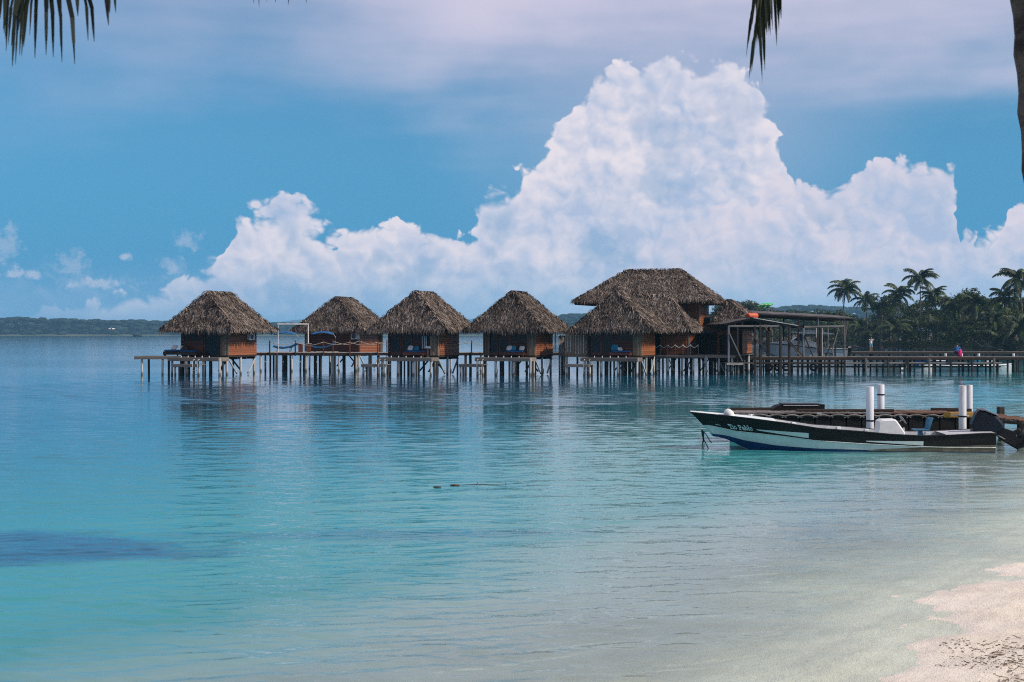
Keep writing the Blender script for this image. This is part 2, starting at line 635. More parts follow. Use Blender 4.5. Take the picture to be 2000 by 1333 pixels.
def pile(parent, m, x, y, z0, z1, r, name='pile'):
    if m.name not in PILEMESH:
        mb = MB()
        mb.tube([(0, 0, 0), (0, 0, 1)], 1.0, 10)
        me = mb.mesh('pile', m)
        for p in me.polygons:
            p.use_smooth = len(p.vertices) == 4
        PILEMESH[m.name] = me
    o = link(name, PILEMESH[m.name], parent, (x, y, z0))
    o.scale = (r, r, z1 - z0)
    o.rotation_euler = (R.uniform(-.015, .015), R.uniform(-.015, .015), R.uniform(0, 6))
    return o


# ------------------------------------------------------------------ the sea, the beach, the far shore
SHP = Vector((3.1, 13.0))             # a point of the waterline and its direction
SHD2 = Vector((0.502, 0.865)).normalized()
SHN = Vector((-SHD2.y, SHD2.x))        # towards the sea


def shore_dist(x, y):
    s = (x - SHP.x) * SHN.x + (y - SHP.y) * SHN.y
    t = (x - SHP.x) * SHD2.x + (y - SHP.y) * SHD2.y
    return s + 0.26 * math.sin(t * 0.8 + 0.6) + 0.14 * math.sin(t * 2.1 + 1.0)


def vnoise(x, y, f, seed=0.0):
    return (math.sin(x * f * 1.7 + y * f * 0.9 + seed) + math.sin(x * f * -1.1 + y * f * 2.3 + seed * 1.7 + 1.3) + math.sin(x * f * 2.9 - y * f * 1.9 + seed * 0.7 + 2.1)) / 3


def sand_z(x, y):
    s = shore_dist(x, y)
    if s > 0:
        z = -0.050 * s - 0.0012 * s * s
        z = max(z, -2.6)
    else:
        q = -s
        z = 0.060 * q + 0.10 * max(0, q - 2.2) * min(1, max(0, q - 2.2) / 2)
        z = min(z, 1.55)
    a = 0.018 if s < 1.0 else 0.010
    lump = .007 * max(0, 1 - max(0, s) / 3) * vnoise(x, y, 13.0, 4.0) + .010 * max(0, min(1, -s)) * max(0, vnoise(x * 1.3, y, 8.0, 1.0)) ** 2 * 2
    return z + a * vnoise(x, y, 2.2) + a * 0.7 * vnoise(x, y, 5.3, 2.0) + lump


def beach():
    mb = MB()
    xs = np.concatenate([np.linspace(-30, -6, 30), np.linspace(-5.6, 14, 230), np.linspace(14.5, 60, 40)])
    ys = np.concatenate([np.linspace(-25, 8, 34), np.linspace(8.1, 28, 230), np.linspace(28.5, 70, 40)])
    nx = len(xs)
    for y in ys:
        for x in xs:
            mb.v.append((x, y, sand_z(x, y)))
    for j in range(len(ys) - 1):
        for i in range(nx - 1):
            a = j * nx + i
            mb.f.append((a, a + 1, a + 1 + nx, a + nx))
            mb.mi.append(0)
    mt = bpy.data.materials.new('sand')
    mt.use_nodes = True
    t = NT(mt.node_tree)
    b = t.n['Principled BSDF']
    co = t.new('ShaderNodeTexCoord').outputs['Object']
    n1 = t.noise(co, 1.1, 5, 0.6)
    n2 = t.noise(co, 9, 5, 0.7)
    n3 = t.noise(co, 60, 2, 0.6)
    col = t.mix(t.ss(n1, .3, .7), (0.64, 0.56, 0.445, 1), (0.77, 0.69, 0.565, 1))
    col = t.mix(t.ss(n2, .52, .72, 0, .55), col, (0.44, 0.36, 0.29, 1))
    col = t.mix(t.ss(n3, .58, .75, 0, .5), col, (0.26, 0.20, 0.155, 1))
    # wet sand is darker near and under the waterline
    z = t.sep(co)[2]
    col = t.mix(t.ss(z, 0.07, 0.0, 0, .35), col, (0.70, 0.625, 0.545, 1))
    t.put(b.inputs['Base Color'], col)
    t.put(b.inputs['Roughness'], t.ss(z, 0.0, 0.06, 0.45, 0.95))
    b.inputs['Specular IOR Level'].default_value = 0.25
    bn = t.new('ShaderNodeBump')
    bn.inputs['Distance'].default_value = 0.03
    t.put(bn.inputs['Height'], t.add(t.mul(n2, 0.8), t.mul(n3, 0.35)))
    t.l.new(bn.outputs[0], b.inputs['Normal'])
    o = mb.build('beach', mt, smooth=True, recalc=False)
    tag(o, kind='structure')


beach()


def water():
    # the open sheet, and inside it a finer sheet with real wavelets out to the bungalows
    D0, D1, TN = 9.0, 126.0, math.tan(math.radians(27))
    nr, nc = 1560, 440
    dd = D0 * (D1 / D0) ** np.linspace(0, 1, nr)
    uu = np.linspace(-TN, TN, nc)
    Yg = np.repeat(dd[:, None], nc, 1)
    Xg = Yg * uu[None, :]
    st = np.gradient(dd)[:, None]
    rg = np.random.default_rng(4)
    Z = np.zeros_like(Yg)
    WAVES = 46
    for k in range(WAVES):
        lam = 0.22 * (1.9 / 0.22) ** ((k + rg.random()) / WAVES)
        th = math.radians(90 + 8 + rg.normal(0, 24))
        kx, ky = 2 * PI / lam * math.cos(th), 2 * PI / lam * math.sin(th)
        slope = 0.0215 * (lam / 0.5) ** -0.45
        a_ = slope * lam / (2 * PI)
        res = np.clip((lam / st - 3.0) / 3.0, 0, 1)
        ph = rg.random() * 6.28
        # wave groups: every train swells and dies away
        grp = 0.62 + 0.38 * np.sin(Xg * kx * .09 + Yg * ky * .11 + ph * 3) * np.sin(Xg * .23 - Yg * .05 + ph * 5)
        Z += a_ * res * grp * np.sin(kx * Xg + ky * Yg + ph)
    yj = Yg + 1.5 * np.sin(Xg * .11 + 1) + 0.8 * np.sin(Xg * .31)
    lane = np.interp(yj, [0, 18, 34, 50, 64, 66, 84, 90, 112, 124, 126], [.95, .98, .95, .68, .40, .95, .90, .58, .50, .1, 0])
    sd_ = (Xg - SHP.x) * SHN.x + (Yg - SHP.y) * SHN.y
    lane = lane * np.interp(sd_, [-1, 0, 2, 6], [.10, .28, .78, 1.0])
    edge = np.clip((TN - np.abs(uu)) / .03, 0, 1)[None, :] * np.clip((Yg - D0) / .8, 0, 1)
    Z = Z * lane * edge
    co = np.stack([Xg, Yg, Z], -1).reshape(-1, 3)
    Wd = 12000.0
    ext = np.array([(-Wd, -40, 0), (Wd, -40, 0), (Wd, 14000, 0), (-Wd, 14000, 0)], float)
    co = np.concatenate([co, ext])
    e0 = nr * nc
    i, j = np.meshgrid(np.arange(nr - 1), np.arange(nc - 1), indexing='ij')
    q = (i * nc + j).reshape(-1)
    quads = np.stack([q, q + 1, q + 1 + nc, q + nc], 1)
    A_, B_, C2, D2 = 0, nc - 1, (nr - 1) * nc, nr * nc - 1
    outer = np.array([(e0, e0 + 1, B_, A_), (B_, e0 + 1, e0 + 2, D2), (C2, D2, e0 + 2, e0 + 3), (e0, A_, C2, e0 + 3)])
    quads = np.concatenate([quads, outer]).astype(np.int32)
    me = bpy.data.meshes.new('water')
    me.vertices.add(len(co))
    me.vertices.foreach_set('co', co.astype(np.float32).reshape(-1))
    me.loops.add(quads.size)
    me.loops.foreach_set('vertex_index', quads.reshape(-1))
    me.polygons.add(len(quads))
    me.polygons.foreach_set('loop_start', np.arange(0, quads.size, 4, dtype=np.int32))
    me.polygons.foreach_set('loop_total', np.full(len(quads), 4, np.int32))
    me.polygons.foreach_set('use_smooth', np.ones(len(quads), bool))
    me.update(calc_edges=True)
    me.validate()
    mt = bpy.data.materials.new('sea_water')
    mt.use_nodes = True
    t = NT(mt.node_tree)
    t.n.clear()
    pos = t.new('ShaderNodeNewGeometry').outputs['Position']
    x, y, _ = t.sep(pos)
    s = t.add(t.mul(t.sub(x, SHP.x), SHN.x), t.mul(t.sub(y, SHP.y), SHN.y))
    big = t.noise(pos, 0.05, 4, 0.55)
    mid = t.noise(pos, 0.35, 4, 0.6)
    sj = t.add(s, t.add(t.mul(t.sub(mid, 0.5), 3.2), t.mul(t.sub(big, 0.5), 6.0)))
    # colour of the water body over white sand, from the shallows outwards
    col = t.ramp(t.lin(sj, 0, 130), [(0.0, (0.60, 0.66, 0.60)), (0.028, (0.42, 0.58, 0.53)), (0.055, (0.052, 0.270, 0.270)), (0.10, (0.030, 0.260, 0.268)), (0.18, (0.011, 0.178, 0.230)),
                                    (0.32, (0.005, 0.075, 0.130)), (0.50, (0.003, 0.040, 0.085)), (1.0, (0.003, 0.045, 0.10))])
    # seagrass beds: a dark blue patch on the near left with a thin tail, fainter ones further out
    def patch(cx, cy, rx, ry, rot, lo, hi):
        c_, s_ = math.cos(rot), math.sin(rot)
        ux = t.add(t.mul(t.sub(x, cx), c_), t.mul(t.sub(y, cy), s_))
        uy = t.sub(t.mul(t.sub(y, cy), c_), t.mul(t.sub(x, cx), s_))
        r = t.m('SQRT', t.add(t.m('POWER', t.mul(ux, 1 / rx), 2.0), t.m('POWER', t.mul(uy, 1 / ry), 2.0)))
        r = t.add(r, t.mul(t.sub(mid, 0.5), 0.9))
        r = t.add(r, t.mul(t.sub(t.noise(pos, 1.6, 3, 0.6), 0.5), 0.5))
        return t.ss(r, hi, lo)
    grass = t.mx(patch(-9.6, 21.0, 5.3, 2.1, 0.04, .70, 1.1), t.mul(patch(-2.4, 22.6, 4.6, 0.75, 0.05, .2, 1.3), 0.5))
    col = t.mix(t.mul(grass, 0.93), col, (0.003, 0.085, 0.165, 1))
    far = t.mul(t.ss(t.noise(t.vmul(pos, (0.35, 1.6, 1)), 0.045, 3, 0.55), .52, .66), t.ss(y, 30, 60))
    col = t.mix(t.mul(far, 0.55), col, (0.008, 0.075, 0.16, 1))
    # ripples
    wv = t.vmul(pos, (0.55, 1.35, 1.0))
    rot = t.new('ShaderNodeVectorRotate', rotation_type='Z_AXIS')
    t.put(rot.inputs['Vector'], pos)
    rot.inputs['Angle'].default_value = -0.10
    rv = rot.outputs[0]
    n1 = t.noise(t.vmul(rv, (0.55, 1.25, 1)), 2.3, 3, 0.55, dist=0.4)
    n2 = t.noise(t.vmul(rv, (0.35, 1.0, 1)), 0.75, 2, 0.5)
    n3 = t.noise(t.vmul(rv, (0.75, 1.2, 1)), 7.0, 2, 0.55)
    calm = t.noise(t.vmul(pos, (0.25, 1.5, 1)), 0.030, 3, 0.5)
    calmf = t.ss(calm, 0.36, 0.60, 0.45, 1.12)
    # wind lanes: rougher water between two calmer ones, glassy far out
    yj = t.add(y, t.mul(t.sub(t.noise(t.vmul(pos, (0.02, 0.1, 1)), 1.0, 2, 0.5), 0.5), 5.0))
    lane = t.curve(t.lin(yj, 0, 160), [(0, .15), (20 / 160, .16), (45 / 160, .11), (64 / 160, .06), (66 / 160, .14), (84 / 160, .13), (90 / 160, .05), (110 / 160, .045), (125 / 160, .06), (1, .05)])
    hgt = t.add(t.add(t.mul(n1, 0.062), t.mul(n2, 0.085)), t.mul(n3, 0.020))
    hgt = t.mul(hgt, t.mul(calmf, t.mul(lane, 2.0)))
    nearshore = t.ss(s, 0.0, 5.0, 0.35, 1.0)
    hgt = t.mul(hgt, nearshore)
    bn = t.new('ShaderNodeBump')
    bn.inputs['Strength'].default_value = 1.0
    bn.inputs['Distance'].default_value = 1.0
    t.put(bn.inputs['Height'], hgt)
    nrm = bn.outputs[0]
    dif = t.new('ShaderNodeBsdfDiffuse')
    t.put(dif.inputs['Color'], col)
    tr = t.new('ShaderNodeBsdfTransparent')
    t.put(tr.inputs['Color'], t.ramp(t.lin(s, 0, 12), [(0, (0.93, 1.0, 0.975)), (0.5, (0.76, 0.97, 0.93)), (1, (0.5, 0.9, 0.86))]))
    body = t.new('ShaderNodeMixShader')
    t.put(body.inputs[0], t.ss(sj, 0.0, 9.0, 0.04, 1.0))
    t.l.new(tr.outputs[0], body.inputs[1])
    t.l.new(dif.outputs[0], body.inputs[2])
    gl = t.new('ShaderNodeBsdfGlossy')
    gl.inputs['Color'].default_value = (0.97, 0.97, 0.97, 1)
    gl.inputs['Roughness'].default_value = 0.05
    t.l.new(nrm, gl.inputs['Normal'])
    fr = t.new('ShaderNodeFresnel')
    fr.inputs['IOR'].default_value = 1.333
    t.l.new(nrm, fr.inputs['Normal'])
    fr0 = t.new('ShaderNodeFresnel')
    fr0.inputs['IOR'].default_value = 1.333
    fw = t.ss(y, 25, 75, 0.15, 0.75)
    frm = t.add(t.mul(fr.outputs[0], t.sub(1.0, fw)), t.mul(fr0.outputs[0], fw))
    frm = t.mul(frm, t.ss(sj, -0.6, 4.5, 0.06, 1.0))
    ms = t.new('ShaderNodeMixShader')
    t.put(ms.inputs[0], frm)
    t.l.new(body.outputs[0], ms.inputs[1])
    t.l.new(gl.outputs[0], ms.inputs[2])
    out = t.new('ShaderNodeOutputMaterial')
    t.l.new(ms.outputs[0], out.inputs['Surface'])
    me.materials.append(mt)
    o = link('water', me)
    tag(o, kind='structure')


water()


# far wooded shore, about two kilometres off, and hazy mountains behind it
def far_shore():
    rng = random.Random(3)
    top = [(-300, 627), (0, 627), (40, 625), (100, 629), (160, 630), (240, 631), (300, 632), (420, 634), (560, 637), (700, 640), (880, 640), (1000, 634), (1105, 619), (1200, 622), (1400, 616), (1430, 604), (1500, 608), (1540, 606), (1580, 601), (1620, 604), (1660, 606), (1800, 612), (2300, 612)]
    xs_, ys_ = zip(*top)
    mb = MB()
    px = -320.0
    while px < 2400:
        d = 2150 + rng.uniform(-40, 60)
        t_ = np.interp(px, xs_, ys_)
        zt = SZ(t_, d) + 3.0 + rng.uniform(-2.5, 2.0)
        k = rng.randint(2, 4)
        for i in range(k):
            rr = rng.uniform(3.0, 6.5)
            z = zt * (1 - i / k) - rr * 0.6
            mb.blob((SX(px + rng.uniform(-3, 3), d), d - 3 * i + rng.uniform(-5, 5), max(z, 1.0)), (rr * rng.uniform(1.1, 2.0), rr, rr * rng.uniform(.7, 1.0)), 9, 6, jit=0.28, rng=rng)
        px += rng.uniform(1.6, 4.2)
    for p in np.arange(-320, 2400, 6.0):
        za, zb = SZ(np.interp(p, xs_, ys_), 2190) * .86, SZ(np.interp(p + 6, xs_, ys_), 2190) * .86
        mb.face([(SX(p, 2130), 2130, .5), (SX(p + 6, 2130), 2130, .5), (SX(p + 6, 2190), 2190, zb), (SX(p, 2190), 2190, za)])
    m_ = mat('far_canopy', (0.014, 0.030, 0.020), (0.006, 0.015, 0.012), 0.12, 0.9, isl=0.4)
    o = mb.build('far_forest', m_, smooth=False)
    tag(o, kind='stuff')
    # low ground under the wood
    mb = MB()
    for a, b in ((-320, 300), (300, 900), (900, 1500), (1500, 2400)):
        mb.face([(SX(a, 2085), 2085, -.4), (SX(b, 2085), 2085, -.4), (SX(b, 2110), 2110, 2.0), (SX(a, 2110), 2110, 2.0)])
        mb.face([(SX(a, 2110), 2110, 2.0), (SX(b, 2110), 2110, 2.0), (SX(b, 2500), 2500, 5.0), (SX(a, 2500), 2500, 5.0)])
    tag(mb.build('far_shore', mat('far_bank', (0.10, 0.105, 0.055), (0.05, 0.07, 0.03), 0.02, 0.95), recalc=False), kind='structure')
    # mountains
    top = [(-500, 640), (-100, 622), (0, 617), (40, 612), (70, 616), (110, 626), (160, 634), (190, 630), (215, 618), (240, 610), (262, 622), (300, 633), (420, 640), (480, 636), (530, 622), (560, 612), (600, 606), (660, 618), (760, 628), (860, 612), (930, 606), (1000, 618), (1200, 630), (2500, 634)]
    xs_, ys_ = zip(*top)
    mb = MB()
    d0, d1 = 6900.0, 7600.0
    pxs = np.arange(-500, 2500, 6.0)
    rows = 7
    for j in range(rows):
        f = j / (rows - 1)
        d = d0 + (d1 - d0) * f
        for p in pxs:
            zt = SZ(652 - .62 * (652 - np.interp(p, xs_, ys_)), d1) + 3.0 * vnoise(p, 0, 0.11) + 2.0 * vnoise(p, 0, 0.31, 1.0)
            z = -2 + (zt + 2) * (f ** 1.1) + (6 * vnoise(p, j * 7.0, 0.06, j) if 0 < j < rows - 1 else 0)
            mb.v.append((SX(p, d), d, max(z, -2)))
    n = len(pxs)
    for j in range(rows - 1):
        for i in range(n - 1):
            a = j * n + i
            mb.f.append((a, a + 1, a + 1 + n, a + n))
            mb.mi.append(0)
    tag(mb.build('mountains', mat('far_slopes', (0.028, 0.055, 0.030), (0.016, 0.034, 0.02), 0.004, 0.95), smooth=True, recalc=False), kind='structure')


far_shore()


# the air: pale, even haze round everything
def haze():
    mb = MB()
    mb.span(-3600, 3600, -60, 7800, -4.0, 135.0)
    mt = bpy.data.materials.new('haze')
    mt.use_nodes = True
    t = NT(mt.node_tree)
    t.n.clear()
    v = t.new('ShaderNodeVolumePrincipled')
    v.inputs['Color'].default_value = (0.36, 0.74, 1.0, 1)
    v.inputs['Density'].default_value = 0.000125
    v.inputs['Anisotropy'].default_value = 0.2
    out = t.new('ShaderNodeOutputMaterial')
    t.l.new(v.outputs[0], out.inputs['Volume'])
    o = mb.build('haze', mt)
    tag(o, kind='stuff')


haze()


# ------------------------------------------------------------------ thatch
def thatch_face(mb, rng, poly, row=0.12, step=0.085, length=0.36, width=0.050, lift=0.075, fringe=True, mess=0.36):
    """palm-leaf thatch on one roof plane; poly = eave corner, eave corner, then the upper corners back round"""
    a, b = Vector(poly[0]), Vector(poly[1])
    ev = (b - a).normalized()
    nrm = ev.cross(Vector(poly[2]) - b).normalized()
    if nrm.z < 0:
        nrm = -nrm
    upv = nrm.cross(ev).normalized()
    if upv.z < 0:
        upv = -upv
    loc2 = [((Vector(p) - a).dot(ev), (Vector(p) - a).dot(upv)) for p in poly]
    H = max(q[1] for q in loc2)

    def xr(h):
        xs = []
        n = len(loc2)
        for i in range(n):
            (x0, y0), (x1, y1) = loc2[i], loc2[(i + 1) % n]
            if abs(y1 - y0) > 1e-6 and min(y0, y1) - 1e-6 <= h <= max(y0, y1) + 1e-6:
                xs.append(x0 + (x1 - x0) * (h - y0) / (y1 - y0))
            elif abs(y1 - y0) <= 1e-6 and abs(h - y0) < 1e-4:
                xs += [x0, x1]
        return (min(xs), max(xs)) if xs else (0, 0)

    h = 0.02
    first = True
    while h < H:
        x0, x1 = xr(min(h, H))
        x = x0 - 0.05
        while x < x1 + 0.05:
            px = x + rng.uniform(-.06, .06)
            ph = h + rng.uniform(-.10, .10)
            o = a + ev * px + upv * ph + nrm * rng.uniform(0.0, 0.06)
            L = length * rng.uniform(.55, 1.25)
            sw = rng.gauss(0, mess)
            d = (-upv * math.cos(sw) + ev * math.sin(sw))
            wdt = width * rng.uniform(.5, 1.3)
            lf = lift * rng.uniform(-0.2, 1.5)
            side = (ev * math.cos(sw) + upv * math.sin(sw) + nrm * rng.uniform(-.5, .5)).normalized()
            p1 = o + d * L * .55 + nrm * lf * 0.8
            drop = 0.0
            if fringe and h < 0.45:
                drop = rng.uniform(0.02, 0.16)
            p2 = o + d * L + nrm * lf * 0.6 - Vector((0, 0, 1)) * drop
            n = len(mb.v)
            for q, k in ((o, .9), (p1, 1.0), (p2, 0.35)):
                mb.v.append(tuple(q - side * wdt * .5 * k))
                mb.v.append(tuple(q + side * wdt * .5 * k))
            mb.f += [(n, n + 1, n + 3, n + 2), (n + 2, n + 3, n + 5, n + 4)]
            mb.mi += [0, 0]
            x += step * rng.uniform(.6, 1.4)
        h += row * (0.55 if h < 0.35 else 1.0)


def hip_roof(parent, x0, x1, y0, y1, ez, rz, rx0, rx1, ry0, ry1, seed, name='roof', thick=0.20, dens=1.0):
    """hipped thatch roof over the eave rectangle; the ridge runs between (rx0, ry0) and (rx1, ry1)"""
    rng = random.Random(seed)
    A, B, C_, D_ = (x0, y0, ez), (x1, y0, ez), (x1, y1, ez), (x0, y1, ez)
    r0, r1 = (rx0, ry0, rz), (rx1, ry1, rz)
    along_y = abs(ry1 - ry0) > abs(rx1 - rx0)
    if along_y:
        faces = [(A, B, r0), (B, C_, r1, r0), (C_, D_, r1), (D_, A, r0, r1)]
    else:
        faces = [(A, B, r1, r0), (B, C_, r1), (C_, D_, r0, r1), (D_, A, r0)]
    mb = MB()
    dz = Vector((0, 0, -thick))
    for f in faces:
        mb.face(f)
    ins = 0.12
    lowr = [(x0 + ins, y0 + ins, ez - thick), (x1 - ins, y0 + ins, ez - thick), (x1 - ins, y1 - ins, ez - thick), (x0 + ins, y1 - ins, ez - thick)]
    hi = [A, B, C_, D_]
    for i in range(4):
        j = (i + 1) % 4
        mb.face((hi[i], hi[j], lowr[j], lowr[i]))
    mb.face(lowr[::-1])
    roof = mb.build(name, THATCH_BASE, parent)
    th = MB()
    for f in faces:
        thatch_face(th, rng, f, row=0.105 / dens, step=0.062 / dens)
    # bundles laid over the ridge and the hips
    hips = [(r0, r1)] + [(f, r0 if (Vector(f) - Vector(r0)).length < (Vector(f) - Vector(r1)).length else r1) for f in (A, B, C_, D_)]
    for i, (p, q) in enumerate(hips):
        p, q = Vector(p), Vector(q)
        L = (q - p).length
        for k in range(int(L / 0.05)):
            t = rng.random()
            o = p.lerp(q, t) + Vector((rng.uniform(-.1, .1), rng.uniform(-.1, .1), 0.10))
            an = rng.uniform(0, 2 * PI)
            d = Vector((math.cos(an), math.sin(an), -rng.uniform(.35, .9))).normalized()
            s_ = d.cross(Vector((0, 0, 1))).normalized()
            l_ = rng.uniform(.3, .65)
            w_ = rng.uniform(.035, .06)
            n = len(th.v)
            for qq, kk in ((o, 1), (o + d * l_ * .5 + Vector((0, 0, .05)), 1), (o + d * l_, .4)):
                th.v.append(tuple(qq - s_ * w_ * kk))
                th.v.append(tuple(qq + s_ * w_ * kk))
            th.f += [(n, n + 1, n + 3, n + 2), (n + 2, n + 3, n + 5, n + 4)]
            th.mi += [0, 0]
    t_ = th.build('thatch', THATCH, roof, recalc=False)
    t_['kind'] = 'stuff'
    return roof


# ------------------------------------------------------------------ bungalows on piles
FZ = 1.50      # floor above the water


def window(parent, x0, x1, z0, z1, y, panes=2, fw=0.07, m=REDWOOD, name='window'):
    """a framed window in a wall facing -y: frame with its panes"""
    mb = MB()
    mb.span(x0, x1, y - .05, y + .03, z0, z0 + fw)
    mb.span(x0, x1, y - .05, y + .03, z1 - fw, z1)
    n = panes
    for i in range(n + 1):
        xx = x0 + (x1 - x0 - fw) * i / n
        mb.span(xx, xx + fw, y - .052, y + .028, z0 + fw, z1 - fw)
    fr = mb.build(name, m, parent)
    for i in range(n):
        a = x0 + (x1 - x0 - fw) * i / n + fw
        b_ = x0 + (x1 - x0 - fw) * (i + 1) / n
        g = MB()
        g.span(a, b_, y - .012, y - .004, z0 + fw, z1 - fw)
        g.build('pane', GLASS, fr)
    return fr


def siding_wall(parent, m, axis, fixed, a0, a1, z0, z1, pitch=0.15, gaps=(), th=0.07, jitter=0.0):
    """log siding, one board at a time; gaps = (a_lo, a_hi, z_lo, z_hi) openings"""
    z = z0
    while z < z1 - 0.02:
        zc = z + pitch / 2
        cuts = [(a0, a1)]
        for (g0, g1, gz0, gz1) in gaps:
            if gz0 < zc < gz1:
                cuts = [p for c in cuts for p in ((c[0], min(c[1], g0)), (max(c[0], g1), c[1])) if p[1] - p[0] > 0.05]
        for c in cuts:
            e = R.uniform(-.004, .008)
            p = (fixed + e, c[0], zc) if axis == 'y' else (c[0], fixed + e, zc)
            q = (fixed + e, c[1], zc) if axis == 'y' else (c[1], fixed + e, zc)
            board(parent, m, p, q, th, pitch * 0.93)
        z += pitch


def bungalow(px, d, label, mirror=False, W=4.2, D=4.3, o=1.12, eave=3.52, ridge=6.45, seed=1, rz=-20.0, left_slats=False, back=False, side_gaps=()):
    t = thing('thatched_bungalow', label, 'bungalow', (SX(px, d), d, 0), math.radians(rz), 'thatched bungalows standing on piles over the water')
    x0, x1, y0, y1 = -W / 2, W / 2, -D / 2, D / 2
    WT = eave + 0.62
    # floor on joists
    mb = MB()
    mb.span(x0, x1, y0, y1, FZ - .10, FZ)
    for i in range(4):
        yy = y0 + 0.15 + (D - .3) * i / 3
        mb.span(x0 + .04, x1 - .04, yy - .06, yy + .06, FZ - .30, FZ - .10)
    mb.build('floor', DARKWOOD, t)
    hip_roof(t, x0 - o, x1 + o, y0 - o, y1 + o, eave, ridge, 0, 0, -1.7, 1.75, seed)
    # plates under the eaves
    mb = MB()
    mb.span(x0 - .02, x1 + .02, y0 - .02, y0 + .10, eave - .06, eave + .10)
    mb.span(x0 - .02, x0 + .10, y0 + .10, y1, eave - .06, eave + .10)
    mb.span(x1 - .10, x1 + .02, y0 + .10, y1, eave - .06, eave + .10)
    mb.build('wall_plate', DARKWOOD, t)
    fy = y0 + (0.24 if not back else 0.10)        # the front wall stands back under a porch
    # core of the walls, closed all round
    mb = MB()
    mb.span(x0 + .05, x0 + .13, fy, y1 - .05, FZ, WT)
    mb.span(x1 - .13, x1 - .05, fy, y1 - .05, FZ, WT)
    mb.span(x0 + .13, x1 - .13, y1 - .13, y1 - .05, FZ, WT)
    mb.span(x0 + .13, x1 - .13, fy, fy + .06, FZ, WT)
    mb.build('wall', DARKWOOD, t)
    # right side: horizontal boards; porch side of the same wall
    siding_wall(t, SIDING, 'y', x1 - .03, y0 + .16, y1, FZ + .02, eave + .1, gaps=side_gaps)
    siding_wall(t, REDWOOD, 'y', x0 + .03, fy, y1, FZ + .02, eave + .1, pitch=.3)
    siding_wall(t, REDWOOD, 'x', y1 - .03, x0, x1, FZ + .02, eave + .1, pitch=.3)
    if not back:
        # driftwood boards at the near corner
        n = 4
        cw = 0.66
        for i in range(n):
            xa = x1 - cw + cw * (i + .5) / n
            zt = eave + .02 + R.uniform(0, .05)
            board(t, DRIFT, (xa, y0 - .01 + R.uniform(-.012, .012), FZ + .02), (xa + R.uniform(-.01, .01), y0 - .01, zt), cw / n * .94, .05, up=(0, 1, 0))
        for i in range(1):
            board(t, DRIFT, (x1 + .03, y0 + .07, FZ + .02), (x1 + .03, y0 + .07, eave), .05, .16, up=(0, 1, 0))
        board(t, DARKWOOD, (x0 + .05, y0 + .05, FZ), (x0 + .05, y0 + .05, eave), .11, .11, 'post', up=(0, 1, 0))
        xa, xb = x0 + .13, x1 - cw - .02
        wtot = xb - xa
        if left_slats:
            for i in range(4):
                xs_ = x0 - .02 + i * .145
                board(t, DRIFT, (xs_, y0 + .02, FZ + .02), (xs_, y0 + .02, eave), .085, .05, 'slat', up=(0, 1, 0))
            xa += 0.1
        if mirror:
            split = xa + wtot * .52
            wl, wr, dl, dr = xa, split, split + .05, xb
        else:
            split = xa + wtot * .55
            wl, wr, dl, dr = split + .04, xb, xa, split
        # boarded part with a high window
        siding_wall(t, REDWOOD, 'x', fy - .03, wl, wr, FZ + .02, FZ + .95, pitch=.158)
        board(t, REDWOOD, (wl - .02, fy - .07, FZ + 1.0), (wr + .02, fy - .07, FZ + 1.0), .14, .07, 'sill')
        window(t, wl, wr, FZ + 1.05, eave, fy - .03, 3)
        # doors
        if mirror:
            dm = MB()
            for xx in (dl + .05, dr - .12):
                dm.span(xx, xx + .07, fy - .07, fy + .01, FZ, eave - .25)
            dm.span(dl + .05, dr - .05, fy - .07, fy + .01, eave - .25, eave - .17)
            df = dm.build('door_frame', REDWOOD, t)
            g = MB()
            g.span(dl + .12, dr - .12, fy - .02, fy - .01, FZ + .02, eave - .25)
            g.build('pane', GLASS, df)
        else:
            wd = (dr - dl) / 2
            for i in range(2):
                a, b_ = dl + wd * i + .02, dl + wd * (i + 1) - .02
                dm = MB()
                fw = .10
                for xx in (a, b_ - fw):
                    dm.span(xx, xx + fw, fy - .08 + .03 * i, fy - .02 + .03 * i, FZ + .04, eave - .2)
                for zz in (FZ + .04, FZ + .16 + .0, eave - .2 - fw, FZ + 1.28):
                    dm.span(a + fw, b_ - fw, fy - .078 + .03 * i, fy - .022 + .03 * i, zz, zz + fw * (.9 if zz > FZ + .1 else 1.2))
                df = dm.build('door', REDWOOD, t)
                g = MB()
                g.span(a + fw, b_ - fw, fy - .055 + .03 * i, fy - .048 + .03 * i, FZ + .2, eave - .3)
                g.build('pane', GLASS, df)
    else:
        # plain boarded back with an opening
        siding_wall(t, REDWOOD, 'x', fy - .03, x0 + .3, x1 - .03, FZ + .02, eave + .1)
        for i in range(4):
            xs_ = x0 - .15 + i * .13
            board(t, DRIFT, (xs_, y0 - .05, FZ), (xs_, y0 - .05, eave + .1), .11, .05, up=(0, 1, 0))
        for i in range(4):
            ys_ = y1 - .25 + i * .15
            board(t, DRIFT, (x1 + .06, ys_, FZ - .1), (x1 + .06, ys_, eave), .13, .05, up=(0, 1, 0))
    # piles under the floor, pale on the outside, dark inside
    nx, ny = 3, 3
    for i in range(nx):
        for j in range(ny):
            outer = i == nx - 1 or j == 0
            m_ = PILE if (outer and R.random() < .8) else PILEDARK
            pile(t, m_, x0 + .12 + (W - .24) * i / (nx - 1) + R.uniform(-.06, .06), y0 + .12 + (D - .24) * j / (ny - 1), -1.6, FZ - .1, R.uniform(.07, .10))
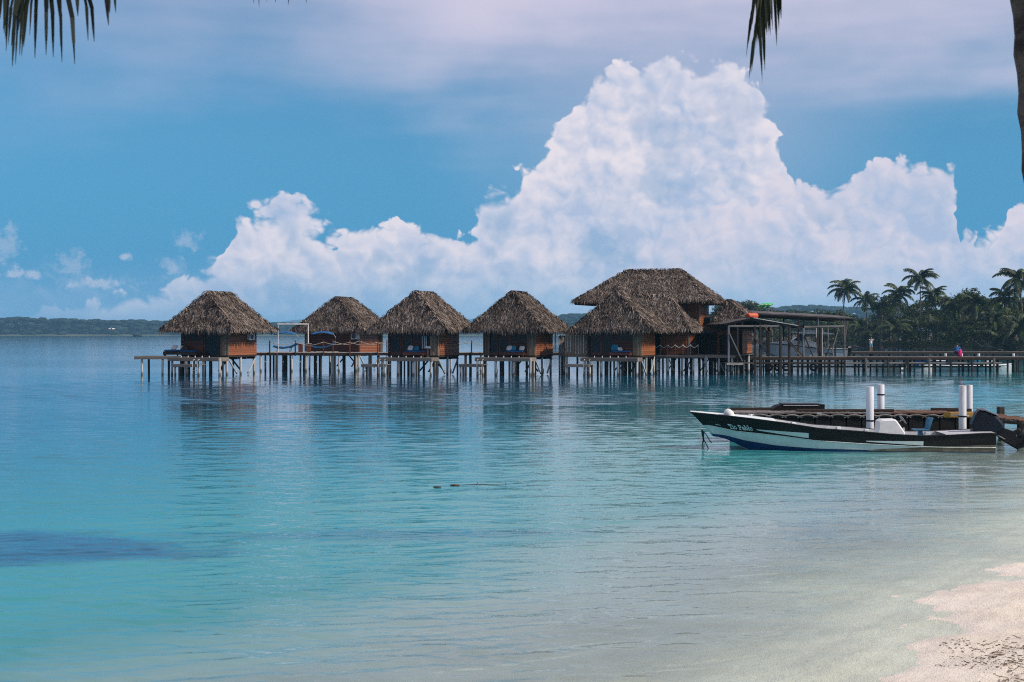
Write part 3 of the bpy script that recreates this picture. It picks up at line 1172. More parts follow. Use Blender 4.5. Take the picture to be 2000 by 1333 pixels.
    # slanting braces
    for (p, q) in (((x1 - .05, y0 + .15, FZ - .25), (x1 + .05, y0 + 1.25, .1)), ((x1 - .05, y1 - .1, FZ - .25), (x1 - .02, y1 - 1.3, .1)), ((x1 - .9, y0 + .3, .25), (x1 - .25, y0 + .15, FZ - .3)),
                   ((x0 + .9, y1 - .3, .2), (x0 + 1.9, y1 - .3, FZ - .2)), ((x0 + 2.2, y1 - .6, FZ - .2), (x0 + 3.2, y1 - .6, .2))):
        board(t, BRACE if p[0] > x1 - .1 else PILEDARK, p, q, .11, .11, 'brace')
    if not back:
        # lower terrace in front, with its fascia and piles
        tz = FZ - .12
        ya, yb = y0 - 1.45, y0 - .02
        dk = MB()
        k = 0
        yy = ya
        while yy < yb - .05:
            dk.span(x0 - .15, x1 + .06, yy, yy + .125, tz - .04, tz + R.uniform(-.003, .003))
            yy += .14
        dk.build('deck_boards', DECK, t)['kind'] = 'stuff'
        board(t, DECK, (x0 - .17, ya - .03, tz - .15), (x1 + .08, ya - .03, tz - .15), .05, .27, 'fascia')
        board(t, DECK, (x1 + .09, ya, tz - .15), (x1 + .09, yb, tz - .15), .05, .27, 'fascia')
        for i in range(4):
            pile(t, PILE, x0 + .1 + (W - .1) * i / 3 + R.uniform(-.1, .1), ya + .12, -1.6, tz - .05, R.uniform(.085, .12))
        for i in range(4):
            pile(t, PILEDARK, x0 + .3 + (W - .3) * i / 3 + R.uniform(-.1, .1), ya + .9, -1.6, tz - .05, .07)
        for i in range(5):
            bl = MB()
            bl.tube([(0, 0, 0), (0, 0, .12)], .035, 8)
            bl.build('cleat', WHITE, t, loc=(x0 + .9 + .62 * i, ya + .10, tz))
        # bathing step to the left with a ladder
        sx0, sx1 = (x0 - 1.1, x0 + .95) if not mirror else (x0 + .9, x1 - 1.0)
        sz = FZ - .62
        st = MB()
        yy = ya - .95
        while yy < ya - .15:
            st.span(sx0, sx1, yy, yy + .13, sz - .05, sz + R.uniform(-.003, .003))
            yy += .145
        st.span(sx0, sx1, ya - 1.0, ya - .96, sz - .22, sz - .005)
        st.build('bathing_step', DECK, t)['kind'] = 'stuff'
        for xx in (sx0 + .12, sx1 - .12):
            for yy in (ya - .85, ya - .3):
                pile(t, PILE if yy < ya - .5 else PILEDARK, xx, yy, -1.6, sz - .04, .075)
        ld = MB()
        lx = sx1 - .55
        for xx in (lx, lx + .42):
            ld.tube([(xx, ya - 1.05, -.7), (xx, ya - 1.05, sz + .05), (xx, ya - .95, sz + .32), (xx, ya - .75, sz + .38)], .022, 6)
        for k in range(4):
            ld.tube([(lx, ya - 1.05, -.5 + k * .3), (lx + .42, ya - 1.05, -.5 + k * .3)], .018, 6)
        ld.build('ladder', BRACE, t)
    return t


hut_a = bungalow(428, 112, 'thatched bungalow at the seaward end of the row, furthest from the trees', mirror=True, seed=21)
hut_b = bungalow(672, 129, 'thatched bungalow set back behind the rope-railed walkway, showing its boarded back wall', W=5.2, D=4.4, o=1.0, seed=22, back=True)
hut_c = bungalow(828, 111.5, 'thatched bungalow with a striped towel hanging on its porch', seed=23, side_gaps=((-1.0, 1.1, 1.3, 4.0),) if False else ())
hut_d = bungalow(1013, 111.5, 'thatched bungalow with two white pillows on its porch bed and slats at its left corner', seed=24, left_slats=True)
hut_e = bungalow(1215, 111.0, 'thatched bungalow in front of the two-storey thatched house', seed=25)


def world_of(h, x, y, z):
    c, s = math.cos(h.rotation_euler.z), math.sin(h.rotation_euler.z)
    return Vector((h.location.x + x * c - y * s, h.location.y + x * s + y * c, z))


# ------------------------------------------------------------------ porch furniture
def soft_box(mb, c, s, puff=0.25):
    """a cushion: a box with swollen middle"""
    rings = []
    for k, f in ((-.5, .55), (-.42, .88), (-.15, 1.0), (.15, 1.0), (.42, .88), (.5, .55)):
        ring = []
        for i in range(12):
            an = 2 * PI * i / 12
            cx, cy = math.cos(an), math.sin(an)
            e = 4.0
            r = 1 / ((abs(cx) ** e + abs(cy) ** e) ** (1 / e))
            ring.append((c[0] + cx * r * s[0] / 2 * f, c[1] + cy * r * s[1] / 2 * f, c[2] + k * s[2]))
        rings.append(ring)
    mb.loft(rings)


def daybed(hut, x, y, L, label, mm=BLUECLOTH, z=FZ - .12, wood=REDWOOD, back=False):
    p = world_of(hut, x, y, z)
    t = thing('daybed', label, 'daybed', p, hut.rotation_euler.z, 'porch daybeds')
    mb = MB()
    mb.span(-L / 2, L / 2, -.4, .4, .18, .38)
    if back:
        mb.span(-L / 2, -L / 2 + .08, -.4, .4, .38, .78)
        mb.span(-L / 2 + .08, L / 2, .32, .4, .38, .78)
    mb.build('frame', wood, t)
    for xx in (-L / 2 + .06, L / 2 - .06):
        for yy in (-.34, .34):
            lg = MB()
            lg.span(-.04, .04, -.04, .04, 0, .18)
            lg.build('leg', wood, t, loc=(xx, yy, 0))
    mb = MB()
    soft_box(mb, (0, -.02, .45), (L - .1, .72, .14))
    mb.build('mattress', mm, t, smooth=True)
    return t


def pillow(hut, x, y, z, m_, label, tilt=55, s=.42, rz=0.0):
    mb = MB()
    n = 8
    rings = []
    for k, f in ((-.07, .6), (-.05, .9), (0, 1.0), (.05, .9), (.07, .6)):
        ring = []
        for i in range(16):
            an = 2 * PI * i / 16
            cx, cy = math.cos(an), math.sin(an)
            r = 1 / ((abs(cx) ** 5 + abs(cy) ** 5) ** .2)
            ring.append((cx * r * s / 2 * f, cy * r * s / 2 * f, k * (1 if f < 1 else 1)))
        rings.append(ring)
    mb.loft(rings)
    o = mb.build('pillow', m_, None, smooth=True)
    o.location = world_of(hut, x, y, z + s * .5 * math.sin(math.radians(tilt)) + .03)
    o.rotation_euler = (math.radians(tilt), 0, hut.rotation_euler.z + rz)
    tag(o, label, 'pillow', 'porch pillows')
    return o


yp = -4.3 / 2 - .36
PZ = FZ - .12
daybed(hut_a, -1.15, yp, 1.7, 'dark wooden daybed under the boarded wall of the seaward bungalow', back=False, wood=DARKWOOD)
pillow(hut_a, -1.75, yp + .05, PZ + .50, WHITECLOTH, 'white pillow leaning at the left end of the seaward bungalow\'s porch bed')
daybed(hut_c, .35, yp, 1.7, 'blue cushioned daybed on the porch with the striped towel')
pillow(hut_c, -.05, yp + .05, PZ + .50, WHITECLOTH, 'cream pillow standing on the daybed left of the striped towel', s=.45)
pillow(hut_c, .38, yp + .2, PZ + .50, TEALCLOTH, 'teal pillow beside the cream pillow, below the striped towel', s=.42)
daybed(hut_d, .62, yp, 1.6, 'blue cushioned daybed holding two white pillows and a teal one')
pillow(hut_d, .12, yp + .05, PZ + .50, WHITECLOTH, 'left white pillow on the porch bed with two white pillows', s=.44)
pillow(hut_d, .46, yp + .12, PZ + .50, TEALCLOTH, 'teal pillow between the two white pillows on the porch bed', s=.42)
pillow(hut_d, 1.15, yp + .05, PZ + .50, WHITECLOTH, 'right white pillow on the porch bed with two white pillows', s=.42)
daybed(hut_e, .62, yp, 1.6, 'blue cushioned daybed on the porch of the bungalow by the two-storey house')
pillow(hut_e, .10, yp + .08, PZ + .50, TEALCLOTH, 'large teal pillow on the porch bed of the bungalow by the two-storey house', s=.56)
pillow(hut_e, .52, yp + .05, PZ + .50, WHITECLOTH, 'small white pillow leaning against the large teal pillow', tilt=38, s=.38, rz=.5)


def hang_towel():
    mb = MB()
    wd, L = .42, .95
    for k, (a, b_) in enumerate(((-.5, -.3), (-.3, -.02), (-.02, .16), (.16, .36), (.36, .5))):
        for j in range(6):
            z0, z1 = -L * j / 6, -L * (j + 1) / 6
            f = lambda x, z: (x * wd, .02 * math.sin(x * 9) + .02 * z, z)
            n = len(mb.v)
            for (xx, zz) in ((a, z0), (b_, z0), (b_, z1), (a, z1)):
                p = f(xx, zz)
                mb.v.append(p)
            for (xx, zz) in ((a, z0), (b_, z0), (b_, z1), (a, z1)):
                p = f(xx, zz)
                mb.v.append((p[0], p[1] + .012, p[2]))
            for q in ((0, 1, 2, 3), (7, 6, 5, 4), (0, 4, 5, 1), (2, 6, 7, 3), (0, 3, 7, 4), (1, 5, 6, 2)):
                mb.f.append(tuple(n + i for i in q))
                mb.mi.append(k % 2)
    o = mb.build('towel', [WHITECLOTH, BLUECLOTH], None)
    o.location = world_of(hut_c, .95, -4.3 / 2 + .06, 3.0)
    o.rotation_euler = (0, 0, hut_c.rotation_euler.z)
    tag(o, 'blue and white striped towel hanging on the bungalow porch', 'towel')


hang_towel()


def side_table(hut, x, y):
    t = thing('side_table', 'small round white table beside the daybed under the striped towel', 'table', world_of(hut, x, y, FZ - .12), hut.rotation_euler.z)
    mb = MB()
    mb.tube([(0, 0, .70), (0, 0, .86)], .22, 14)
    mb.build('table_top', WHITE, t)
    mb = MB()
    mb.tube([(0, 0, .02), (0, 0, .70)], .03, 8)
    mb.tube([(0, 0, 0), (0, 0, .03)], .17, 12)
    mb.build('leg', GREYMETAL, t)


side_table(hut_c, 1.42, -4.3 / 2 - .36)


def air_conditioner(hut, x, y, z, rz, label):
    t = thing('air_conditioner', label, 'air conditioner', world_of(hut, x, y, z), hut.rotation_euler.z + rz, 'air conditioners on bungalow walls')
    mb = MB()
    mb.slab([(-.38, -.26), (.38, -.26), (.38, .26), (-.38, .26)], -.29, 0, .02)
    mb.build('casing', WHITE, t)
    mb = MB()
    ring = []
    for r_, yy in ((.21, -.295), (.21, -.315), (.18, -.315), (.18, -.297)):
        ring.append([(-.08 + r_ * math.cos(2 * PI * k / 18), yy, r_ * math.sin(2 * PI * k / 18)) for k in range(18)])
    mb.loft(ring, cap=False)
    g = mb.build('fan_ring', GREYMETAL, t)
    mb = MB()
    mb.tube([(-.08, -.292, 0), (-.08, -.298, 0)], .178, 18)
    mb.build('fan_opening', BLACK, g)
    mb = MB()
    for k in range(5):
        a = 2 * PI * k / 5
        mb.bar((-.08, -.305, 0), (-.08 + .165 * math.cos(a), -.305, .165 * math.sin(a)), .006, .05)
    mb.build('fan_blade', GREYMETAL, g)['kind'] = 'stuff'
    mb = MB()
    for xx in (-.26, .26):
        mb.bar((xx, -.27, -.28), (xx, .02, -.28), .04)
        mb.bar((xx, -.25, -.28), (xx, .02, -.52), .03)
    mb.build('bracket', GREYMETAL, t)


air_conditioner(hut_a, 2.1 + .04, .95, 2.95, math.radians(90), 'white air conditioner on the side wall of the seaward bungalow')
air_conditioner(hut_b, 2.6 - .30, -2.2 - .02, 2.95, 0.0, 'white air conditioner on the boarded back wall behind the walkway')

# end platform of the seaward bungalow, with two dark loungers on it
EZ_ = 1.46
ep = thing('platform', 'long plank platform reaching out to the left of the seaward bungalow', 'platform', (SX(345, 110.5), 110.5, 0), math.radians(-4))
mb = MB()
yy = -1.1
while yy < 1.05:
    mb.span(-2.95, 1.35, yy, yy + .13, EZ_ - .05, EZ_ + R.uniform(-.003, .003))
    yy += .145
mb.build('deck_boards', DECK, ep)['kind'] = 'stuff'
board(ep, DECK, (-2.97, -1.14, EZ_ - .13), (1.35, -1.14, EZ_ - .13), .05, .22, 'fascia')
board(ep, DARKWOOD, (-2.98, -1.1, EZ_ - .13), (-2.98, 1.05, EZ_ - .13), .05, .24, 'fascia')
for xx, yy, m_ in ((-2.45, -.95, PILE), (-2.45, .8, PILEDARK), (-.9, .8, PILEDARK), (-.85, -.9, PILE), (.3, .8, PILEDARK), (.6, -.9, PILEDARK), (1.2, -.6, PILEDARK), (-.55, -.2, PILEDARK)):
    pile(ep, m_, xx, yy, -1.6, EZ_ - .05, .085)


def lounger(loc, rz, label, m_=BLUECLOTH):
    t = thing('daybed', label, 'daybed', loc, rz, 'daybeds on the end platform')
    mb = MB()
    mb.slab([(-.95, .10), (.95, .10), (.95, .42), (.3, .42), (.25, .36), (-.95, .36)], -.38, .38, .03)
    mb.build('base', DARKWOOD, t)
    mb = MB()
    soft_box(mb, (-.3, 0, .43), (1.25, .70, .14))
    mb.build('mattress', m_, t, smooth=True)
    mb = MB()
    mb.slab([(.30, .42), (.98, .42), (.98, .62), (.85, .80), (.62, .84)], -.36, .36, .04)
    mb.build('backrest', DARKWOOD, t)
    for xx in (-.85, .85):
        for yy in (-.3, .3):
            lg = MB()
            lg.span(-.04, .04, -.04, .04, 0, .10)
            lg.build('leg', DARKWOOD, t, loc=(xx, yy, 0))
    return t


lounger((SX(344, 110.4), 110.4, EZ_), math.radians(4), 'dark daybed with raised back at the edge of the end platform')
o = pillow(hut_a, 0, 0, 0, WHITECLOTH, 'white pillow on the dark raised-back daybed of the end platform', tilt=35, s=.5)
o.location = (SX(341, 110.4), 110.3, EZ_ + .66)

# ------------------------------------------------------------------ the walkway with its rope rail
WZ = 1.62
wk = thing('walkway', 'long plank walkway on piles with a rope rail, joining the bungalows', 'walkway', (SX(500, 120.5), 120.5, 0), 0)
x_of = lambda px: SX(px, 119.6) - SX(500, 120.5)
mb = MB()
xx = x_of(494)
xe = x_of(1120)
while xx < xe:
    mb.span(xx, xx + .14, -.95, .95, WZ - .045, WZ + R.uniform(-.004, .004))
    xx += .152
mb.build('deck_boards', PALEDECK, wk)['kind'] = 'stuff'
mb = MB()
for yy in (-.9, 0, .9):
    mb.span(x_of(494), xe, yy - .05, yy + .05, WZ - .26, WZ - .045)
mb.build('beam', DARKWOOD, wk)
for i, px in enumerate(np.arange(506, 1120, 31)):
    pile(wk, PILE if i % 3 != 1 else PILEDARK, x_of(px) + R.uniform(-.15, .15), -.85, -1.6, WZ - .04, R.uniform(.075, .115))
    if i % 2: pile(wk, PILEDARK, x_of(px + 9) + R.uniform(-.2, .2), .8, -1.6, WZ - .04, R.uniform(.08, .12))
posts = [527, 577, 632, 683.5, 738, 790, 845, 921, 970, 1040, 1100]
for i, px in enumerate(posts):
    board(wk, DARKWOOD if px < 600 or px > 900 else REDWOOD, (x_of(px), -.98, WZ - .3), (x_of(px), -.98, WZ + 1.0), .10, .10, 'post', up=(0, 1, 0))
for i in range(len(posts) - 1):
    a, b_ = x_of(posts[i]), x_of(posts[i + 1])
    mb = MB()
    mb.tube([(a + (b_ - a) * k / 10, -1.02, WZ + .86 - .26 * math.sin(PI * k / 10) * (1 if i % 2 else .8)) for k in range(11)], .024, 6)
    mb.build('rail_rope', ROPE, wk, smooth=True)
# second rail line on the far edge behind the loungers
posts2 = [645, 697, 752]
for px in posts2:
    board(wk, REDWOOD, (x_of(px), .93, WZ - .2), (x_of(px), .93, WZ + 1.05), .10, .10, 'post', up=(0, 1, 0))
for i in range(2):
    a, b_ = x_of(posts2[i]), x_of(posts2[i + 1])
    mb = MB()
    mb.tube([(a + (b_ - a) * k / 10, .90, WZ + .95 - .30 * math.sin(PI * k / 10)) for k in range(11)], .024, 6)
    mb.build('rail_rope', ROPE, wk, smooth=True)

# terrace behind the walkway with two canopied sun loungers and a white arch
TD = 123.6
tr_ = thing('terrace', 'pale plank terrace with two canopied loungers, between the first two bungalows', 'terrace', (SX(596, TD), TD, 0), 0)
mb = MB()
xx = -3.4
while xx < 2.6:
    mb.span(xx, xx + .14, -2.1, 2.0, WZ - .05, WZ + R.uniform(-.004, .004))
    xx += .152
mb.build('deck_boards', PALEDECK, tr_)['kind'] = 'stuff'
for xx in (-3.1, -1.6, -.2, 1.2, 2.4):
    for yy in (-1.7, .2, 1.8):
        pile(tr_, PILE if yy < 0 else PILEDARK, xx + R.uniform(-.1, .1), yy, -1.6, WZ - .05, .085)


def canopy_lounger(px, d, label, s=1.0):
    t = thing('canopy_lounger', label, 'sun lounger', (SX(px, d), d, WZ), 0, 'sun loungers with arched blue canopies')
    # curved bed frame
    mb = MB()
    for yy in (-.32, .32):
        mb.tube([(-1.15 * s, yy, .46), (-.8 * s, yy, .33), (-.3 * s, yy, .29), (.3 * s, yy, .36), (.95 * s, yy, .66)], .028, 6)
    for xx, zz in ((-.75, .32), (.35, .38)):
        mb.tube([(xx * s, -.32, zz), (xx * s - .05, -.34, 0)], .028, 6)
        mb.tube([(xx * s, .32, zz), (xx * s - .05, .34, 0)], .028, 6)
    mb.build('frame', BLACK, t)
    mb = MB()
    prof = [(-1.1, .46), (-.78, .36), (-.3, .325), (.3, .395), (.97, .70)]
    out = [(x * s, z) for x, z in prof] + [(x * s, z + .11) for x, z in reversed(prof)]
    mb.slab(out, -.3, .3, .02)
    mb.build('mattress', BLUECLOTH, t)
    # arched arm carrying the shade
    mb = MB()
    pts = [(.55 * s, 0, .45), (.95 * s, 0, .80), (1.0 * s, 0, 1.25), (.75 * s, 0, 1.60), (.30 * s, 0, 1.76)]
    mb.tube(pts, .03, 6)
    mb.build('arm', GREYMETAL, t)
    mb = MB()
    rows = []
    for i in range(9):
        f = i / 8
        x = (-1.05 + 1.85 * f) * s
        z = 1.42 + .36 * math.sin(PI * (.18 + .62 * f))
        hw = .52 * (1 - .25 * abs(f - .5))
        rows.append([(x, hw * math.sin(a), z - .16 * (1 - math.cos(a))) for a in np.linspace(-1.35, 1.35, 7)] + [(x, hw * .97 * math.sin(a), z - .03 - .16 * (1 - math.cos(a))) for a in np.linspace(1.35, -1.35, 7)])
    mb.loft(rows)
    mb.build('canopy', BLUECLOTH, t, smooth=True)
    return t


canopy_lounger(560, 122.6, 'blue canopied sun lounger against the open water left of the white arch')
canopy_lounger(633, 122.6, 'blue canopied sun lounger in front of the boarded back wall')
t = thing('white_arch', 'thin white goal-like arch standing on the terrace', 'arch', (SX(572, 121.2), 121.2, WZ), 0)
wx0, wx1 = SX(543.5, 121.2) - SX(572, 121.2), SX(602, 121.2) - SX(572, 121.2)
mb = MB(); mb.tube([(wx0, 0, 0), (wx0, 0, 2.36)], .022, 8); mb.build('post', WHITE, t)
mb = MB(); mb.tube([(wx1, 0, 0), (wx1, 0, 2.36)], .045, 8); mb.build('post', WHITE, t)
mb = MB(); mb.bar((wx0 - .08, 0, 2.40), (wx1 + .06, 0, 2.40), .10); mb.build('crossbar', WHITE, t)
for px, lb in ((587, 'reddish wooden planter box left of the white arch post'), (603, 'reddish wooden planter box at the foot of the white arch')):
    t = thing('wooden_box', lb, 'box', (SX(px, 120.9), 120.9, WZ), 0, 'wooden boxes by the arch')
    mb = MB()
    mb.span(-.17, .17, -.17, .17, 0, .70)
    mb.build('body', REDWOOD, t)
    mb = MB()
    mb.span(-.20, .20, -.20, .20, .70, .75)
    mb.build('cap', PALEDECK, t)

# pale vertical board fence between the last two bungalows
for lb, pxa, pxb, d, ztop, m_, n in (('grey fence of upright boards joining the left side of the last bungalow', 1104, 1150, 110.2, 3.55, DRIFT, 9),
                                    ('low pale fence of upright boards behind the gap between two bungalows', 1091, 1104, 113.2, 3.05, PALEDECK, 5)):
    t = thing('board_fence', lb, 'fence', (SX((pxa + pxb) / 2, d), d, 0), 0)
    wtot = SX(pxb, d) - SX(pxa, d)
    for i in range(n):
        xa = -wtot / 2 + wtot * (i + .5) / n
        board(t, m_, (xa, R.uniform(-.02, .02), FZ - .1), (xa + R.uniform(-.01, .01), 0, ztop + R.uniform(-.04, .04)), wtot / n * .92, .05, up=(0, 1, 0))
    board(t, DARKWOOD, (-wtot / 2, .06, FZ), (wtot / 2, .06, FZ), .08, .22, 'rail')
    board(t, DARKWOOD, (-wtot / 2, .06, ztop - .4), (wtot / 2, .06, ztop - .4), .06, .10, 'rail')
    for i in range(3):
        pile(t, PILE if i != 1 else PILEDARK, -wtot / 2 + .1 + (wtot - .2) * i / 2, .1, -1.6, FZ, .08)


# ------------------------------------------------------------------ two-storey thatched house
def house():
    d = 119.0
    rz = math.radians(-20)
    t = thing('thatched_house', 'two-storey thatched house with orange boarded walls standing on piles', 'house', (SX(1290, d), d, 0), rz)
    ca, sa = math.cos(rz), math.sin(rz)
    L = t.location.copy()

    def loc(px, dd):
        wx, wy = SX(px, dd) - L.x, dd - L.y
        return (wx * ca + wy * sa, -wx * sa + wy * ca)
    # upper roof
    hip_roof(t, -7.0, 4.6, -2.1, 4.6, 5.95, 8.62, -3.2, 1.4, 1.2, 1.3, 41, 'upper_roof', thick=.35)
    # upper storey walls
    ux0, ux1, uy0, uy1 = -5.0, 3.35, -.3, 3.4
    mb = MB()
    mb.span(ux0, ux1 - .08, uy0 + .06, uy1, 3.0, 6.4)
    mb.build('upper_wall', DARKWOOD, t)
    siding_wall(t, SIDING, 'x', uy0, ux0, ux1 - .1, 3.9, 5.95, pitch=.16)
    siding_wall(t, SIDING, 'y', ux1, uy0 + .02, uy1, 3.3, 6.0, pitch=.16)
    board(t, DRIFT, (ux1 + .02, uy0 - .02, 3.2), (ux1 + .02, uy0 - .02, 6.0), .14, .14, 'corner_post', up=(0, 1, 0))
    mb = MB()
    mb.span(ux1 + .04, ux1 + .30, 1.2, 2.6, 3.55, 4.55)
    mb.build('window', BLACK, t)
    # blue awning over the lower door
    mb = MB()
    mb.loft([[(ux1 - .2, y_, 3.52), (ux1 + 1.15, y_, 3.28), (ux1 + 1.15, y_, 3.22), (ux1 - .2, y_, 3.46)] for y_ in (-.6, 1.0, 2.6)])
    mb.build('awning', BLUECLOTH, t)
    # lower roofs: one wing against the bungalow, one at the far right
    hip_roof(t, -4.6, 3.75, -5.6, -.1, 3.55, 6.35, -1.6, 1.35, -2.9, -2.8, 42, 'wing_roof')
    hip_roof(t, 4.0, 8.1, .3, 6.6, 3.75, 6.0, 5.3, 5.3, 1.9, 4.2, 43, 'side_roof')
    # lower storey
    lx0, lx1, ly0, ly1 = -3.2, 3.2, -4.2, 3.0
    fz = 1.5
    mb = MB()
    mb.span(lx0, lx1, ly0 + .1, ly1, fz, 3.9)
    mb.build('lower_wall', DARKWOOD, t)
    gaps = [(-2.2, -1.2, 1.4, 3.3), (-.35, 1.15, 1.4, 3.4)]
    siding_wall(t, SIDING, 'x', ly0, lx0, lx1, fz + .05, 3.6, pitch=.15, gaps=gaps)
    siding_wall(t, SIDING, 'y', lx1 + .04, ly0 + .1, ly1, fz + .05, 3.6, pitch=.15, gaps=[(-1.0, 1.2, 1.4, 3.4)])
    for g0, g1 in ((-2.2, -1.2), (-.35, 1.15)):
        mb = MB()
        mb.span(g0, g0 + .1, ly0 - .06, ly0 + .08, fz, 3.35)
        mb.span(g1 - .1, g1, ly0 - .06, ly0 + .08, fz, 3.35)
        mb.span(g0 + .1, g1 - .1, ly0 - .06, ly0 + .08, 3.25, 3.35)
        f = mb.build('door_frame', SIDING, t)
        mb = MB()
        mb.span(g0 + .1, g1 - .1, ly0 + .05, ly0 + .07, fz, 3.25)
        mb.build('door', GLASS if g0 > -1 else REDWOOD, f)
    # right hand block under the side roof
    rx0, rx1, ry0, ry1 = 3.5, 6.7, .5, 5.0
    mb = MB()
    mb.span(rx0, rx1, ry0 + .05, ry1, fz, 3.9)
    mb.build('side_wall', DARKWOOD, t)
    siding_wall(t, SIDING, 'x', ry0, rx0, rx1 - .1, fz + .05, 3.7, pitch=.16, gaps=[(3.5, 4.7, 1.4, 3.3)])
    siding_wall(t, SIDING, 'y', rx1 + .04, ry0, ry1, fz + .05, 3.7, pitch=.16)
    for px, py_ in ((3.6, .35), (6.75, .35), (3.3, -4.1)):
        board(t, GREYWOOD if px < 3.5 else DARKWOOD, (px, py_, fz), (px, py_, 3.8), .14, .14, 'post', up=(0, 1, 0))
    # deck with rope rail round the front
    dz = fz
    mb = MB()
    y_ = ly0 - 1.35
    while y_ < 3.2:
        mb.span(lx0 - .2, 7.4, y_, y_ + .13, dz - .05, dz + R.uniform(-.003, .003))
        y_ += .145
    mb.build('deck_boards', DECK, t)['kind'] = 'stuff'
    board(t, DECK, (lx0 - .2, ly0 - 1.38, dz - .12), (7.4, ly0 - 1.38, dz - .12), .05, .18, 'fascia')
    mb = MB()
    for y_ in (-5.2, -3.6, -1.6, .4, 2.4):
        mb.span(lx0, 7.3, y_ - .06, y_ + .06, dz - .27, dz - .05)
    mb.build('joists', DARKWOOD, t)
    n = 8
    xs_ = [.1 + i * .62 for i in range(n)]
    for x in xs_:
        board(t, DRIFT, (x, ly0 - 1.30, dz), (x, ly0 - 1.30, dz + .88), .06, .06, 'rail_post', up=(0, 1, 0))
    for i in range(n - 1):
        mb = MB()
        mb.tube([(xs_[i] + (xs_[i + 1] - xs_[i]) * k / 8, ly0 - 1.34, dz + .80 - .20 * math.sin(PI * k / 8)) for k in range(9)], .028, 6)
        mb.build('rail_rope', WHITECLOTH, t, smooth=True)
    for i in range(11):
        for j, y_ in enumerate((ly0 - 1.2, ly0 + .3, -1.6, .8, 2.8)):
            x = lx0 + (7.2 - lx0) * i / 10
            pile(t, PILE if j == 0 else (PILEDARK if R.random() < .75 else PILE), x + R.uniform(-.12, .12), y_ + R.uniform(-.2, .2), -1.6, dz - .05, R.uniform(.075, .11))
    for i in range(7):
        x = lx0 + .5 + i * 1.35
        board(t, PILEDARK, (x, ly0 + 1.0, .15), (x + .8, ly0 + 1.0, dz - .25), .09, .09, 'brace')
        board(t, BRACE, (x + .9, ly0 - .2, .15), (x + .4, ly0 - .2, dz - .25), .08, .08, 'brace')
    return t


house_o = house()

# ------------------------------------------------------------------ open boathouse
RUST = mat('rusty_sheet', (0.10, 0.085, 0.075), (0.055, 0.042, 0.035), 1.2, 0.6, (1, .3, 1), rnd=0.2, metal=0.2)
PALESHEET = mat('pale_roof_sheet', (0.66, 0.62, 0.57), (0.46, 0.42, 0.38), 1.5, 0.5, rnd=0.08)
ORANGE = mat('orange_plastic', (0.62, 0.10, 0.035), (0.50, 0.075, 0.03), 1.5, 0.5)
HULLGREY = mat('white_gelcoat', (0.60, 0.64, 0.66), (0.50, 0.53, 0.55), 1.2, 0.35, stain=((0.36, 0.35, 0.30, 1), 2.5, .58, .8))
GREENP = mat('green_plastic', (0.02, 0.60, 0.06), (0.015, 0.45, 0.045), 1.5, 0.4)


